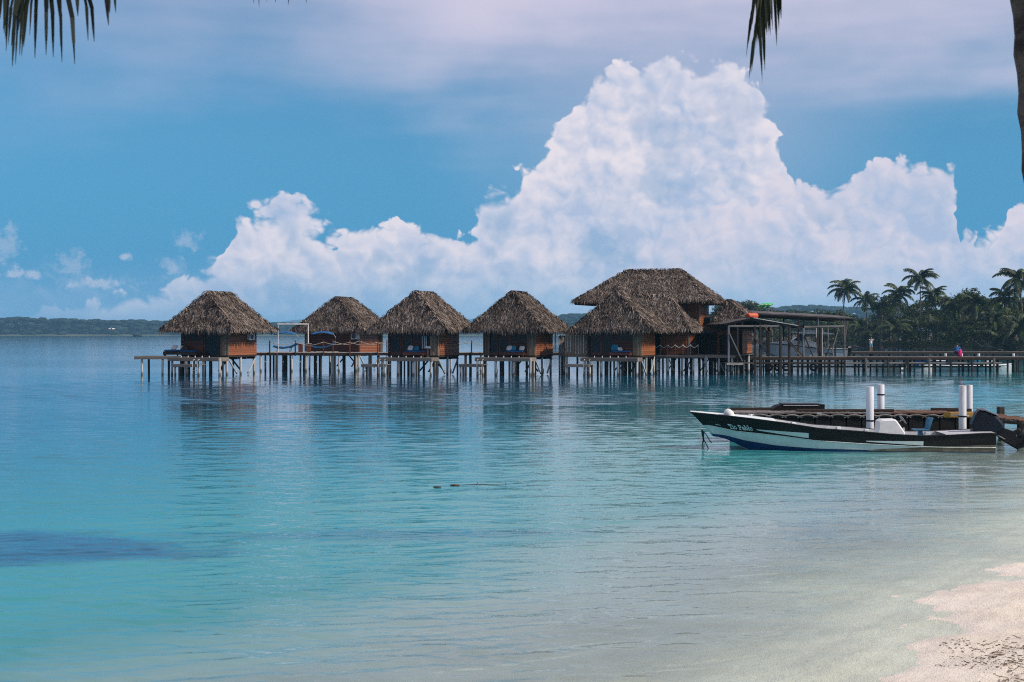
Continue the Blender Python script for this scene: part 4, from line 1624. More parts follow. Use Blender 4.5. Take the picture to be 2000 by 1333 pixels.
def boathouse():
    d0, d1 = 109.5, 118.5
    px0 = 1480
    t = thing('boathouse', 'open gabled boathouse on dark posts beside the two-storey house', 'boathouse', (SX(px0, 113.5), 113.5, 0), 0)
    X = lambda px, d=109.5: SX(px, d) - t.location.x
    Y = lambda d: d - t.location.y
    ya, yb = Y(d0), Y(d1)
    xl, xa, xr = X(1409), X(1470), X(1559)
    zl, za, zr = SZ(634, d0), SZ(621.5, d0), SZ(637, d0)
    for nm, (x0, z0), (x1, z1), m_ in (('roof_slope', (xl, zl), (xa, za), RUST), ('roof_slope', (xa, za), (xr, zr), PALESHEET)):
        n = 7
        for i in range(n):
            u, v = ya + (yb - ya) * i / n, ya + (yb - ya) * (i + 1) / n
            mb = MB()
            e = .012 * (i % 2)
            mb.slab([(x0, z0 + e), (x1, z1 + e), (x1, z1 + .05 + e), (x0, z0 + .05 + e)], u, v - .01)
            mb.build('roof_sheet', m_, t)
    # ridge cap, frame
    board(t, RUST, (xa, ya - .02, za + .07), (xa, yb, za + .07), .3, .04, 'ridge_cap')
    def beam(p, q, m_=DARKWOOD, wd=.14, name='beam'):
        board(t, m_, p, q, wd, wd, name)
    for y_ in (ya + .15, 0, yb - .2):
        beam((xl + .2, y_, zl - .02), (xa, y_, za - .10), wd=.12, name='rafter')
        beam((xa, y_, za - .10), (xr - .2, y_, zr - .04), wd=.12, name='rafter')
        beam((X(1423), y_, SZ(637.5, d0)), (X(1523), y_, SZ(637.5, d0)), GREYWOOD if y_ < -2 else DARKWOOD, .15)
        for px in (1436, 1450, 1485, 1503):
            zt = np.interp(X(px), [xl, xa, xr], [zl, za, zr]) - .12
            beam((X(px), y_, SZ(637.5, d0)), (X(px), y_, zt), wd=.09, name='strut')
    zf = .95
    for px, m_, wd in ((1423.5, GREYMETAL, .14), (1441, DARKWOOD, .12), (1475, DARKWOOD, .17), (1485.5, DARKWOOD, .16), (1525, DARKWOOD, .20), (1542, DARKWOOD, .18)):
        for y_ in (ya + .15, yb - .2):
            beam((X(px), y_, -1.5), (X(px), y_, SZ(637, d0)), m_, wd, 'post')
    for (a, b_, m_) in (((1425, 652), (1450, 706), GREYWOOD), ((1497, 684), (1462, 650), DARKWOOD), ((1500, 648), (1520, 668), DARKWOOD), ((1541, 665), (1569, 697), DARKWOOD), ((1545, 678), (1566, 697), GREYWOOD), ((1534, 660), (1556, 688), DARKWOOD)):
        beam((X(a[0]), ya + .05, SZ(a[1], d0)), (X(b_[0]), ya + .05, SZ(b_[1], d0)), m_, .10, 'brace')
    # dark lockers and boards inside at the house end
    mb = MB()
    mb.span(X(1436), X(1456), -1.0, yb - .4, zf, 3.1)
    mb.build('locker', DARKWOOD, t)
    for i in range(7):
        x = X(1428) + i * .24
        board(t, DARKWOOD, (x, yb - .25, zf), (x, yb - .25, 3.2), .22, .04, up=(0, 1, 0))
    # floor ledge
    mb = MB()
    x = X(1421)
    while x < X(1470):
        mb.span(x, x + .13, ya - .1, yb, zf - .05, zf + R.uniform(-.003, .003))
        x += .145
    mb.build('deck_boards', DECK, t)['kind'] = 'stuff'
    mb = MB()
    mb.span(X(1419), X(1451), ya - .18, ya - .12, SZ(713, d0), SZ(709.5, d0))
    mb.build('ledge', PALEDECK, t)


boathouse()
# orange drum on the roof ridge
t = thing('orange_drum', 'orange plastic drum lying on the boathouse roof', 'drum', S(1469.5, 617.2, 109.9), 0)
mb = MB()
mb.tube([(-.38, -.18, -.02), (-.34, -.16, 0), (.34, .14, 0), (.38, .16, 0)], [.19, .22, .22, .19], 18)
mb.build('body', ORANGE, t, smooth=False)
for k in (-.14, .14):
    mb = MB()
    mb.tube([(k - .02, k * .45 - .01, 0), (k + .02, k * .45 + .01, 0)], .23, 18)
    mb.build('hoop', ORANGE, t)
mb = MB()
mb.span(-.34, .34, -.2, .2, -.24, -.19)
mb.build('cradle', RUST, t)


def long_shed():
    d0, d1 = 121.0, 128.0
    t = thing('long_shed', 'long low shed roof over the boat lift, held on thin posts', 'shed', (SX(1560, 124), 124, 0), 0)
    X = lambda px, d=d0: SX(px, d) - t.location.x
    ya, yb = d0 - 124, d1 - 124
    n = 12
    for i in range(n):
        pa, pb = 1430 + (1672 - 1430) * i / n, 1430 + (1672 - 1430) * (i + 1) / n
        za, zb = SZ(609 + 13 * i / n, d0), SZ(609 + 13 * (i + 1) / n, d0)
        mb = MB()
        mb.face([(X(pa), ya, za), (X(pb), ya, zb), (X(pb), yb, zb + .35), (X(pa), yb, za + .35)])
        mb.face([(X(pa), ya, za - .10), (X(pa), yb, za + .25), (X(pb), yb, zb + .25), (X(pb), ya, zb - .10)])
        mb.face([(X(pa), ya, za - .10), (X(pb), ya, zb - .10), (X(pb), ya, zb), (X(pa), ya, za)])
        mb.face([(X(pa), yb, za + .25), (X(pa), yb, za + .35), (X(pb), yb, zb + .35), (X(pb), yb, zb + .25)])
        mb.face([(X(pa), ya, za - .10), (X(pa), ya, za), (X(pa), yb, za + .35), (X(pa), yb, za + .25)])
        mb.face([(X(pb), ya, zb - .10), (X(pb), yb, zb + .25), (X(pb), yb, zb + .35), (X(pb), ya, zb)])
        mb.build('roof_sheet', RUST, t)
    for px in (1445, 1500, 1560, 1600, 1651):
        zt = SZ(609 + 13 * (px - 1430) / 242, d0) - .1
        for y_ in (ya + .2, yb - .3):
            board(t, GREYWOOD if px in (1651, 1600) else DARKWOOD, (X(px), y_, -1.5), (X(px + R.uniform(-2, 2)), y_, zt), .13, .13, 'post', up=(0, 1, 0))
    for y_ in (ya + .2, yb - .3):
        board(t, DARKWOOD, (X(1436), y_, SZ(613, d0)), (X(1668), y_, SZ(626, d0)), .10, .16, 'beam')
    # inner lift frame
    board(t, GREYWOOD, (X(1571), ya + .1, SZ(639, d0)), (X(1649), ya + .1, SZ(637.5, d0)), .12, .16, 'lift_beam')
    board(t, DARKWOOD, (X(1571), yb - .5, SZ(639, d0)), (X(1649), yb - .5, SZ(637.5, d0)), .12, .16, 'lift_beam')
    for px, m_, wd in ((1570, GREYMETAL, .17), (1603, DARKWOOD, .20), (1595, BRACE, .06), (1606.5, BRACE, .06), (1632, DARKWOOD, .14)):
        board(t, m_, (X(px), ya + .1, -1.4), (X(px), ya + .1, SZ(641, d0)), wd, wd, 'post', up=(0, 1, 0))
    for a, b_, m_ in (((1571, 655), (1588, 697), DARKWOOD), ((1592, 655), (1604, 694), DARKWOOD), ((1622, 676), (1613, 697), DARKWOOD), ((1638, 640), (1624, 690), GREYWOOD), ((1557, 640), (1568, 640), DARKWOOD), ((1655, 627), (1648, 690), GREYWOOD)):
        board(t, m_, (X(a[0]), ya + .0, SZ(a[1], d0)), (X(b_[0]), ya + .0, SZ(b_[1], d0)), .09, .09, 'brace')
    board(t, GREYMETAL, (X(1599), ya + .1, SZ(639, d0)), (X(1599), ya + .1, SZ(621, d0)), .05, .05, 'hanger', up=(0, 1, 0))


long_shed()

# three green kayaks on a rack behind the shed
t = thing('kayak_rack', 'grey post rack standing above the shed roof, holding green kayaks', 'rack', (SX(1494, 131), 131, 0), 0)
mb = MB()
for x in (-.7, .7):
    mb.bar((x, 0, -1.5), (x, 0, SZ(602.5, 131)), .1)
mb.build('post', GREYWOOD, t)
mb = MB()
mb.bar((-.95, 0, SZ(602, 131)), (.95, 0, SZ(602, 131)), .1)
mb.build('crossbar', GREYWOOD, t)
for i, lb in enumerate(('leftmost of the three green kayaks stored above the shed roof', 'middle one of the three green kayaks above the shed roof', 'rightmost of the three green kayaks above the shed roof')):
    t = thing('kayak', lb, 'kayak', (SX(1486.5 + 8.0 * i, 131), 130.6 + .1 * i, SZ(596.5, 131)), 0, 'green kayaks stored above the shed')
    mb = MB()
    rings = []
    for k in range(13):
        f = -1 + 2 * k / 12
        r = max(.02, (1 - abs(f) ** 1.7))
        rings.append([(f * .42 + .04 * math.cos(a) * 0, .16 * r * math.sin(a), f * .20 + .135 * r * math.cos(a) - .05 * f * f) for a in np.linspace(0, 2 * PI, 12, endpoint=False)])
    mb.loft(rings)
    k_ = mb.build('hull', GREENP, t, smooth=True)
    mb = MB()
    mb.blob((-.02, -.145, .02), (.16, .03, .05), 10, 6)
    mb.build('cockpit', PALESHEET, t)


# ------------------------------------------------------------------ lettering strokes (unit letters, 1 high, baseline 0)
def arc(cx, cy, rx, ry, a0, a1, n=8):
    return [(cx + rx * math.cos(math.radians(a0 + (a1 - a0) * i / n)), cy + ry * math.sin(math.radians(a0 + (a1 - a0) * i / n))) for i in range(n + 1)]


GLYPH = {
    'T': (0.72, [[(.36, 0), (.36, .95)], [(.02, .95), (.70, .95)], [(.04, .95), (.04, .74)], [(.68, .95), (.68, .74)], [(.18, .02), (.54, .02)]]),
    'i': (0.36, [[(.18, 0), (.18, .62)], [(.04, .62), (.18, .62)], [(.04, .02), (.32, .02)], [(.14, .88), (.22, .88)]]),
    'o': (0.60, [arc(.30, .33, .24, .32, 0, 360, 14)]),
    'P': (0.72, [[(.16, 0), (.16, .95)], [(.02, .95), (.40, .95)], arc(.38, .70, .26, .25, 90, -90, 8), [(.38, .45), (.16, .45)], [(.0, .02), (.36, .02)]]),
    'a': (0.64, [arc(.28, .20, .22, .19, 0, 360, 10), [(.50, .0), (.50, .45)], arc(.30, .44, .20, .18, 0, 150, 6), [(.46, .02), (.62, .02)]]),
    'b': (0.66, [[(.12, 0), (.12, .98)], [(.0, .98), (.12, .98)], arc(.36, .32, .22, .30, 0, 360, 12)]),
    'l': (0.34, [[(.17, 0), (.17, .98)], [(.03, .98), (.17, .98)], [(.02, .02), (.32, .02)]]),
    'A': (0.66, [[(.03, 0), (.33, .95)], [(.33, .95), (.63, 0)], [(.15, .35), (.51, .35)]]),
    'O': (0.70, [arc(.35, .48, .29, .46, 0, 360, 14)]),
    'N': (0.66, [[(.08, 0), (.08, .95)], [(.08, .95), (.56, 0)], [(.56, 0), (.56, .95)]]),
    '-': (0.4, [[(.06, .45), (.34, .45)]]),
    ' ': (0.42, []),
}


def lettering(text, place, weight, spacing=.12, wob=0.0, rng=None):
    """flat strokes; place(u, v, lift) maps letter space (heights) onto a surface"""
    mb = MB()
    u = 0.0
    for ch in text:
        wdt, strokes = GLYPH[ch]
        dv = rng.uniform(-wob, wob) if rng else 0
        for st in strokes:
            for (a, b_) in zip(st[:-1], st[1:]):
                a, b_ = Vector(a), Vector(b_)
                dd = (b_ - a)
                if dd.length < 1e-6:
                    continue
                dd.normalize()
                nn = Vector((-dd.y, dd.x)) * weight / 2
                a2, b2 = a - dd * weight * .4, b_ + dd * weight * .4
                q = [a2 - nn, b2 - nn, b2 + nn, a2 + nn]
                mb.face([place(u + p.x, p.y + dv, 0.0) for p in q])
        u += wdt + spacing
    return mb, u


# ------------------------------------------------------------------ motor boat hanging in the lift
def lift_boat():
    d = 123.6
    s = F / d
    t = thing('motor_boat', 'white motor boat with a hard canopy hanging in the boat lift', 'boat', (SX(1570, d), d, 0), math.radians(180))
    # local +x to the left in the picture (bow); z as in the place
    x = lambda px: -(px - 1570) / s
    z = lambda py: SZ(py, d)
    st = [(1651, 681, 698, .95), (1620, 680.5, 699, 1.0), (1590, 679, 700, 1.0), (1560, 675, 701, .98), (1530, 672, 700, .86), (1505, 670.5, 692, .55), (1492, 670.5, 684, .25), (1486, 670.8, 676, .04)]
    mb = MB()
    rings = []
    for px, g, k, b_ in st:
        zz = z(g)
        zk = z(k)
        rings.append([(x(px), 0, zk - .12), (x(px), b_ * .75, zk), (x(px), b_, zz - .12), (x(px), b_, zz), (x(px), b_ * .88, zz), (x(px), b_ * .8, zz - .3), (x(px), -b_ * .8, zz - .3), (x(px), -b_ * .88, zz), (x(px), -b_, zz), (x(px), -b_, zz - .12), (x(px), -b_ * .75, zk)])
    mb.loft(rings)
    mb.build('hull', HULLGREY, t)
    mb = MB()
    for sg in (1, -1):
        pts = [(x(px), sg * (b_ + .03), z(g) - .06) for px, g, k, b_ in st]
        mb.tube(pts, .035, 6)
    mb.build('rub_rail', BLACK, t)
    # fore cabin, windscreen, T-top
    mb = MB()
    mb.slab([(x(1500), z(671)), (x(1560), z(675)), (x(1560), z(666)), (x(1545), z(665)), (x(1512), z(669))], -.62, .62, .06)
    mb.build('cabin', HULLGREY, t)
    mb = MB()
    mb.slab([(x(1566), z(675)), (x(1600), z(679)), (x(1600), z(672)), (x(1575), z(664)), (x(1566), z(664))], -.5, .5, .05)
    mb.build('console', WHITE, t)
    mb = MB()
    mb.slab([(x(1547), z(665)), (x(1575), z(668)), (x(1572), z(655)), (x(1563), z(653))], -.45, .45, .03)
    mb.build('windscreen', GLASS, t)
    mb = MB()
    mb.slab([(x(1549), z(651)), (x(1628), z(653.5)), (x(1622), z(651.5)), (x(1606), z(649)), (x(1552), z(648.5))], -1.0, 1.0, .05)
    mb.build('canopy', WHITE, t)
    mb = MB()
    mb.slab([(x(1572), z(648.4)), (x(1606), z(648.8)), (x(1606), z(645.5)), (x(1572), z(645))], -.6, .6, .04)
    mb.build('life_raft_box', WHITE, t)
    for px in (1556, 1590, 1612):
        for sg in (-.7, .7):
            mb = MB()
            mb.tube([(x(px + 4), sg, z(676)), (x(px), sg, z(651.5))], .03, 6)
            mb.build('canopy_post', GREYMETAL, t)
    # outboard motor on the stern
    om = MB()
    om.slab([(x(1654), z(683)), (x(1662), z(684)), (x(1660), z(699)), (x(1655), z(699))], -.1, .1, .02)
    lower = om.build('outboard_motor', BLACK, t)
    om = MB()
    om.slab([(x(1645), z(683)), (x(1663), z(684)), (x(1662), z(676)), (x(1657), z(674)), (x(1647), z(676))], -.26, .26, .06)
    om.build('cowling', BLACK, lower)
    om = MB()
    om.span(x(1661), x(1655), -.27, .27, z(679), z(677.5))
    om.build('cowling_band', WHITE, lower)
    bm_, _ = lettering('A-ON', lambda u, v, l_: (x(1606.5 + u * 5.6), .985 + .02, z(694.5) + v * .26), .2)
    bm_.build('registration_letters', BLACK, t, recalc=False)


lift_boat()


# ------------------------------------------------------------------ pier on the right
def pier():
    d = 119.0
    t = thing('pier', 'long weathered pier on short piles running out to the right from the boathouse', 'pier', (SX(1700, d), d, 0), 0)
    X = lambda px, dd=118.0: SX(px, dd) - t.location.x
    zt = SZ(697, 118)
    mb = MB()
    x = X(1424)
    while x < X(2060):
        mb.span(x, x + .14, -.85, .95, zt - .05, zt + R.uniform(-.005, .005))
        x += .152
    mb.build('deck_boards', DECK, t)['kind'] = 'stuff'
    for (pa, pb) in ((1424, 1530), (1530, 1655), (1655, 1780), (1780, 1905), (1905, 2060)):
        board(t, DARKWOOD, (X(pa), -.92, zt - .16), (X(pb) - .02, -.92, zt - .16), .06, .24, 'beam')
        board(t, DARKWOOD, (X(pa), .9, zt - .16), (X(pb) - .02, .9, zt - .16), .06, .24, 'beam')
    # lower catwalk
    zc = SZ(708.5, 117)
    for (pa, pb) in ((1424, 1540), (1540, 1652), (1652, 1776), (1776, 1860), (1860, 1962)):
        board(t, GREYWOOD if pa > 1600 else DARKWOOD, (X(pa, 117), -1.35, zc - .06), (X(pb, 117) - .03, -1.35, zc - .06), .35, .16, 'catwalk_plank')
        board(t, DARKWOOD, (X(pa, 117), -1.2, zc - .36), (X(pb, 117) - .03, -1.2, zc - .36), .06, .14, 'beam')
    for i, px in enumerate((1652, 1694, 1737, 1776, 1818, 1860, 1902, 1945, 1990)):
        board(t, GREYWOOD if i % 3 == 1 else DARKWOOD, (X(px, 117), -1.58, -1.4), (X(px, 117), -1.58, zt - .12), .15, .15, 'post', up=(0, 1, 0))
    for i, px in enumerate(np.arange(1430, 2050, 14.0)):
        pile(t, PILEDARK, X(px) + R.uniform(-.2, .2), R.choice((-.6, 0, .6)), -1.6, zt - .06, R.uniform(.07, .11))
    for px in (1490, 1500, 1530, 1552, 1563, 1593, 1618, 1640, 1683, 1722):
        pile(t, PILE, X(px) + R.uniform(-.1, .1), .5, -1.6, zt - .06, .06)
    # tyres hung as fenders along the inner part
    for px in (1460, 1506, 1540, 1594, 1470, 1524):
        mb = MB()
        rings = []
        for k in range(16):
            a = 2 * PI * k / 16
            rings.append([((.26 + .09 * math.cos(b_)) * math.cos(a), .09 * math.sin(b_), (.26 + .09 * math.cos(b_)) * math.sin(a)) for b_ in np.linspace(0, 2 * PI, 8, endpoint=False)])
        rings.append(rings[0])
        mb.loft(rings, cap=False)
        mb.build('tyre', BLACK, t, smooth=True, loc=(X(px, 117), -1.0, .42))
    for px in (1860, 1892, 1926, 1995):
        mb = MB()
        mb.tube([(0, 0, 0), (0, 0, .24)], .10, 10)
        mb.build('bollard', WHITE, t, loc=(X(px), .85, zt))
    return zt


pz = pier()


def far_pier():
    d = 172.0
    t = thing('pier', 'thin far pier behind the near one, with the man in white standing on it', 'pier', (SX(1840, d), d, 0), 0)
    X = lambda px: SX(px, d) - t.location.x
    zt = SZ(687, d)
    mb = MB()
    x = X(1664)
    while x < X(2080):
        mb.span(x, x + .2, -.6, .8, zt - .06, zt + R.uniform(-.005, .005))
        x += .22
    mb.build('deck_boards', DECK, t)['kind'] = 'stuff'
    board(t, DARKWOOD, (X(1664), -.63, zt - .18), (X(2080), -.63, zt - .18), .05, .28, 'beam')
    for px in (1669, 1699, 1703, 1738, 1770, 1803, 1838, 1872, 1905, 1940, 1975, 2010):
        pile(t, PILEDARK, X(px), R.uniform(-.4, .4), -1.6, zt - .06, .14)
    for px in (1684, 1720, 1757, 1790):
        pile(t, PILE, X(px), .5, -1.6, zt - .06, .08)
    return zt


fpz = far_pier()


# small craft and clutter behind the pier
def skiff(loc, L, rz, label, m_, mtop=WHITE, h=.45, group=None):
    t = thing('small_boat', label, 'boat', loc, rz, group)
    mb = MB()
    rings = []
    for f in np.linspace(0, 1, 9):
        b_ = L * .15 * (1 - max(0, (f - .5) / .5) ** 2.2) + .02
        zz = h * (.8 + .5 * f * f)
        rings.append([((f - .5) * L, 0, -.12 + .35 * h * f ** 4), ((f - .5) * L, b_ * .7, -.02), ((f - .5) * L, b_, zz), ((f - .5) * L, b_ * .88, zz), ((f - .5) * L, b_ * .7, .12 + .2 * f), ((f - .5) * L, -b_ * .7, .12 + .2 * f), ((f - .5) * L, -b_ * .88, zz), ((f - .5) * L, -b_, zz), ((f - .5) * L, -b_ * .7, -.02)])
    mb.loft(rings)
    mb.build('hull', m_, t)
    mb = MB()
    for sg in (1, -1):
        mb.tube([((f - .5) * L, sg * (L * .15 * (1 - max(0, (f - .5) / .5) ** 2.2) + .03), h * (.8 + .5 * f * f) + .02) for f in np.linspace(0, 1, 9)], .045, 6)
    mb.build('gunwale', mtop, t)
    for f in (.3, .6):
        mb = MB()
        mb.span((f - .5) * L - .1, (f - .5) * L + .1, -L * .13, L * .13, h * .65, h * .72)
        mb.build('thwart', mtop, t)
    mb = MB()
    mb.slab([(-.5 * L - .25, .35), (-.5 * L + .02, .35), (-.5 * L + .02, .75), (-.5 * L - .22, .78)], -.14, .14, .03)
    mb.slab([(-.5 * L - .18, -.4), (-.5 * L - .06, -.4), (-.5 * L - .06, .35), (-.5 * L - .18, .35)], -.06, .06, .01)
    mb.build('outboard_motor', BLACK, t)
    return t


BLUEHULL = mat('blue_hull_paint', (0.02, 0.09, 0.24), (0.015, 0.06, 0.17), 2, 0.4)
skiff((SX(1817, 127), 127, .35), 2.6, math.radians(168), 'small blue boat with a white rim beside the middle of the near pier', BLUEHULL, h=.5)
skiff((SX(1793, 122.5), 122.5, 0), 2.9, math.radians(6), 'low white boat half hidden under the middle of the near pier', HULLGREY, h=.35)
skiff((SX(1855, 123.5), 123.5, 0), 5.2, math.radians(176), 'long white boat behind the near pier, left of the cooler box', HULLGREY, h=.42)
skiff((SX(1930, 124.5), 124.5, 0), 4.6, math.radians(3), 'white boat behind the right end of the near pier', HULLGREY, h=.42)
for px, m_, lb, (sx_, sz_) in ((1909, TEALCLOTH, 'bright blue cooler box behind the near pier', (.45, .26)), (1931, WHITECLOTH, 'white cooler box to the right of the blue cooler box', (.52, .22))):
    t = thing('cooler_box', lb, 'cooler', (SX(px, 122.0), 122.0, .72), 0, 'cooler boxes in the boats by the pier')
    mb = MB(); mb.slab([(-sx_ / 2, 0), (sx_ / 2, 0), (sx_ / 2 + .02, sz_), (-sx_ / 2 - .02, sz_)], -.16, .16, .02); mb.build('body', m_, t)
    mb = MB(); mb.span(-sx_ / 2 - .03, sx_ / 2 + .03, -.18, .18, sz_, sz_ + .06); mb.build('lid', WHITECLOTH, t)

# dark boat far out on the left and a white bird gliding before the far shore
skiff((SX(268, 1500), 1500, 0), 9.5, math.radians(172), 'tiny dark boat far out near the left shore', BLACK, BLACK, h=1.6)
t = thing('bird', 'white bird gliding low in front of the far left wood', 'bird', S(218, 643, 160), math.radians(8))
mb = MB()
rings = []
for f in np.linspace(-1, 1, 9):
    r = .10 * (1 - abs(f) ** 2) + .012
    rings.append([(f * .42, r * .8 * math.cos(a), r * math.sin(a)) for a in np.linspace(0, 2 * PI, 8, endpoint=False)])
mb.loft(rings)
mb.build('body', WHITECLOTH, t, smooth=True)
for sg in (1, -1):
    mb = MB()
    prof = [(0, .16), (.3, .18), (.58, .10), (.8, .02)]
    rings = []
    for k, (y_, cdd) in enumerate(prof):
        x0 = .02 - .12 * (y_ / .8) ** 2
        zz = .10 * math.sin(y_ * 2.6)
        rings.append([(x0 + cdd * .5, sg * y_ * .7 + sg * .03, zz), (x0, sg * y_ * .7 + sg * .03, zz + .02), (x0 - cdd * .5, sg * y_ * .7 + sg * .03, zz - .005)])
    mb.loft(rings)
    mb.build('wing', WHITECLOTH, t)


# ------------------------------------------------------------------ the wooded bank on the right
BANK = [(1180, 470), (1390, 440), (1500, 425), (1580, 400), (1640, 362), (1690, 330), (1760, 312), (1830, 296), (1900, 276), (1960, 262), (2040, 248), (2300, 220), (2700, 190)]
bpx, bd = zip(*BANK)


def bank_d(px):
    return float(np.interp(px, bpx, bd))


def bank():
    mb = MB()
    offs = [(-3, -.8), (0, -.05), (2, .35), (8, .9), (30, 1.6), (90, 2.6), (260, 3.5)]
    pxs = np.arange(1180, 2700, 8)
    for o_, z in offs:
        for p in pxs:
            dd = bank_d(p) + o_ + 1.2 * vnoise(p, 0, .09)
            mb.v.append((SX(p, dd), dd, z + (.15 * vnoise(p, o_, .2) if z > 0 else 0)))
    n = len(pxs)
    for j in range(len(offs) - 1):
        for i in range(n - 1):
            a = j * n + i
            mb.f.append((a, a + 1, a + 1 + n, a + n))
            mb.mi.append(0)
    tag(mb.build('bank', mat('bank_soil', (0.045, 0.048, 0.022), (0.075, 0.06, 0.04), .3, .95), smooth=True, recalc=False), kind='structure')


bank()


def frond_mesh(name, m, L=4.0, e0=50, droop=95, pairs=30, leafl=.75, leafw=.06, hang=.35, seed=0, detail=1, rach=.045, lift=.35, gap=0.0):
    """one palm frond growing along +x from the origin: an arching stalk with two combs of leaflets"""
    rng = random.Random(seed)
    mb = MB()
    n = 14
    pts = [Vector((0, 0, 0))]
    yaw = 0.0
    for i in range(n):
        f = (i + .5) / n
        a = math.radians(e0 - droop * f ** 1.25)
        pts.append(pts[-1] + Vector((math.cos(a), yaw, math.sin(a))) * (L / n))
    mb.tube(pts, [max(.006, rach * (1 - .88 * i / n)) for i in range(n + 1)], 5, 0)
    for sg in (1, -1):
        for k in range(pairs):
            f = .13 + .87 * (k + rng.uniform(-.3, .3)) / pairs
            if rng.random() < gap:
                continue
            f = min(max(f, .1), .995)
            i = min(int(f * n), n - 1)
            p = pts[i].lerp(pts[i + 1], f * n - i)
            t = (pts[i + 1] - pts[i]).normalized()
            side = Vector((0, sg, 0))
            up = side.cross(t) * sg
            prof = (math.sin(PI * min(1, (f * .86 + .12))) ** .6)
            l_ = leafl * prof * rng.uniform(.8, 1.12)
            fw = .45 + .5 * f
            d = (side * 1.0 + t * fw + up * lift * rng.uniform(.3, 1.2)).normalized()
            d2 = (d + Vector((0, 0, -1)) * (hang + rng.uniform(0, .5))).normalized()
            d3 = (d2 + Vector((0, 0, -1)) * (hang * 1.6 + rng.uniform(0, .5))).normalized()
            w_ = leafw * rng.uniform(.8, 1.2)
            wv = t * w_ * .5
            q0, q1 = p, p + d * l_ * .35
            q2 = q1 + d2 * l_ * .35
            q3 = q2 + d3 * l_ * .32
            b_ = len(mb.v)
            if detail:
                for q, kk in ((q0, .5), (q1, 1), (q2, .8), (q3, .1)):
                    mb.v += [tuple(q - wv * kk), tuple(q + wv * kk)]
                mb.f += [(b_, b_ + 1, b_ + 3, b_ + 2), (b_ + 2, b_ + 3, b_ + 5, b_ + 4), (b_ + 4, b_ + 5, b_ + 7, b_ + 6)]
                mb.mi += [0] * 3
            else:
                for q, kk in ((q0, .7), (q1 + d2 * l_ * .15, 1), (q3, .2)):
                    mb.v += [tuple(q - wv * kk), tuple(q + wv * kk)]
                mb.f += [(b_, b_ + 1, b_ + 3, b_ + 2), (b_ + 2, b_ + 3, b_ + 5, b_ + 4)]
                mb.mi += [0] * 2
    return mb.mesh(name, m)


FAR_FRONDS = [frond_mesh('frond', FROND, 4.4, 72, 95, 34, 1.05, .17, .25, 1, 0, .07),
              frond_mesh('frond', FROND, 4.7, 48, 105, 34, 1.1, .17, .4, 2, 0, .07),
              frond_mesh('frond', FROND, 4.5, 22, 100, 34, 1.05, .16, .5, 3, 0, .07),
              frond_mesh('frond', FROND, 4.1, -8, 75, 30, .95, .15, .6, 4, 0, .07)]
FAR_DEAD = frond_mesh('dry_frond', DEADFROND, 3.4, -35, 50, 20, .7, .12, .8, 5, 0, .06, gap=.3)


def trunk_mb(base, top, r0, r1, bend=.6, n=12, rings=True, seed=0, sides=9):
    rng = random.Random(seed)
    base, top = Vector(base), Vector(top)
    d = top - base
    side = Vector((d.x, d.y, 0))
    pts, rad = [], []
    m = n if not rings else n * 3
    for i in range(m + 1):
        f = i / m
        p = base.lerp(top, f)
        p = p - Vector((side.x, side.y, 0)) * bend * math.sin(PI * f) * .35
        pts.append(p)
        r = r0 + (r1 - r0) * f ** .7 + r0 * .5 * max(0, 1 - f * 9)
        if rings:
            r *= 1 + (.06 if i % 3 == 0 else -.02) + rng.uniform(-.015, .015)
        rad.append(r)
    mb = MB()
    mb.tube(pts, rad, sides)
    return mb


def palm(px, d, ytop, label, lean=0.0, n=17, size=1.0, seed=0, group='coconut palms in the wood behind the piers', dead=2, basez=.8, low=False):
    """a palm whose crown centre shows at (px, ytop)"""
    rng = random.Random(seed)
    crown = S(px, ytop, d)
    base = Vector((crown.x - lean, d + rng.uniform(-1, 1), basez))
    t = thing('palm_tree', label, 'palm tree', base, 0, group)
    top = crown - base
    if not low:
        trunk_mb((0, 0, -.3), top, .20 * size, .11 * size, .7, 10, False, seed).build('trunk', BARK, t, smooth=True)
    else:
        trunk_mb((0, 0, -.3), top, .16 * size, .12 * size, .2, 4, False, seed).build('trunk', BARK, t, smooth=True)
    n = n + 6
    for i in range(n):
        f = i / (n - 1)
        k = min(3, int(f * 4 + rng.uniform(-.35, .35))) if f < 1 else 3
        k = max(0, k)
        o = link('frond', FAR_FRONDS[k], t, top + Vector((0, 0, .1 - .3 * f)))
        o.rotation_euler = (rng.uniform(-.25, .25), rng.uniform(-.12, .15), i * 2.39996 + rng.uniform(-.3, .3))
        s = size * 1.08 * rng.uniform(.85, 1.12)
        o.scale = (s, s, s)
    for i in range(dead):
        o = link('dry_frond', FAR_DEAD, t, top + Vector((0, 0, -.3)))
        o.rotation_euler = (0, rng.uniform(0, .3), rng.uniform(0, 6.28))
        o.scale = (size,) * 3
    return t


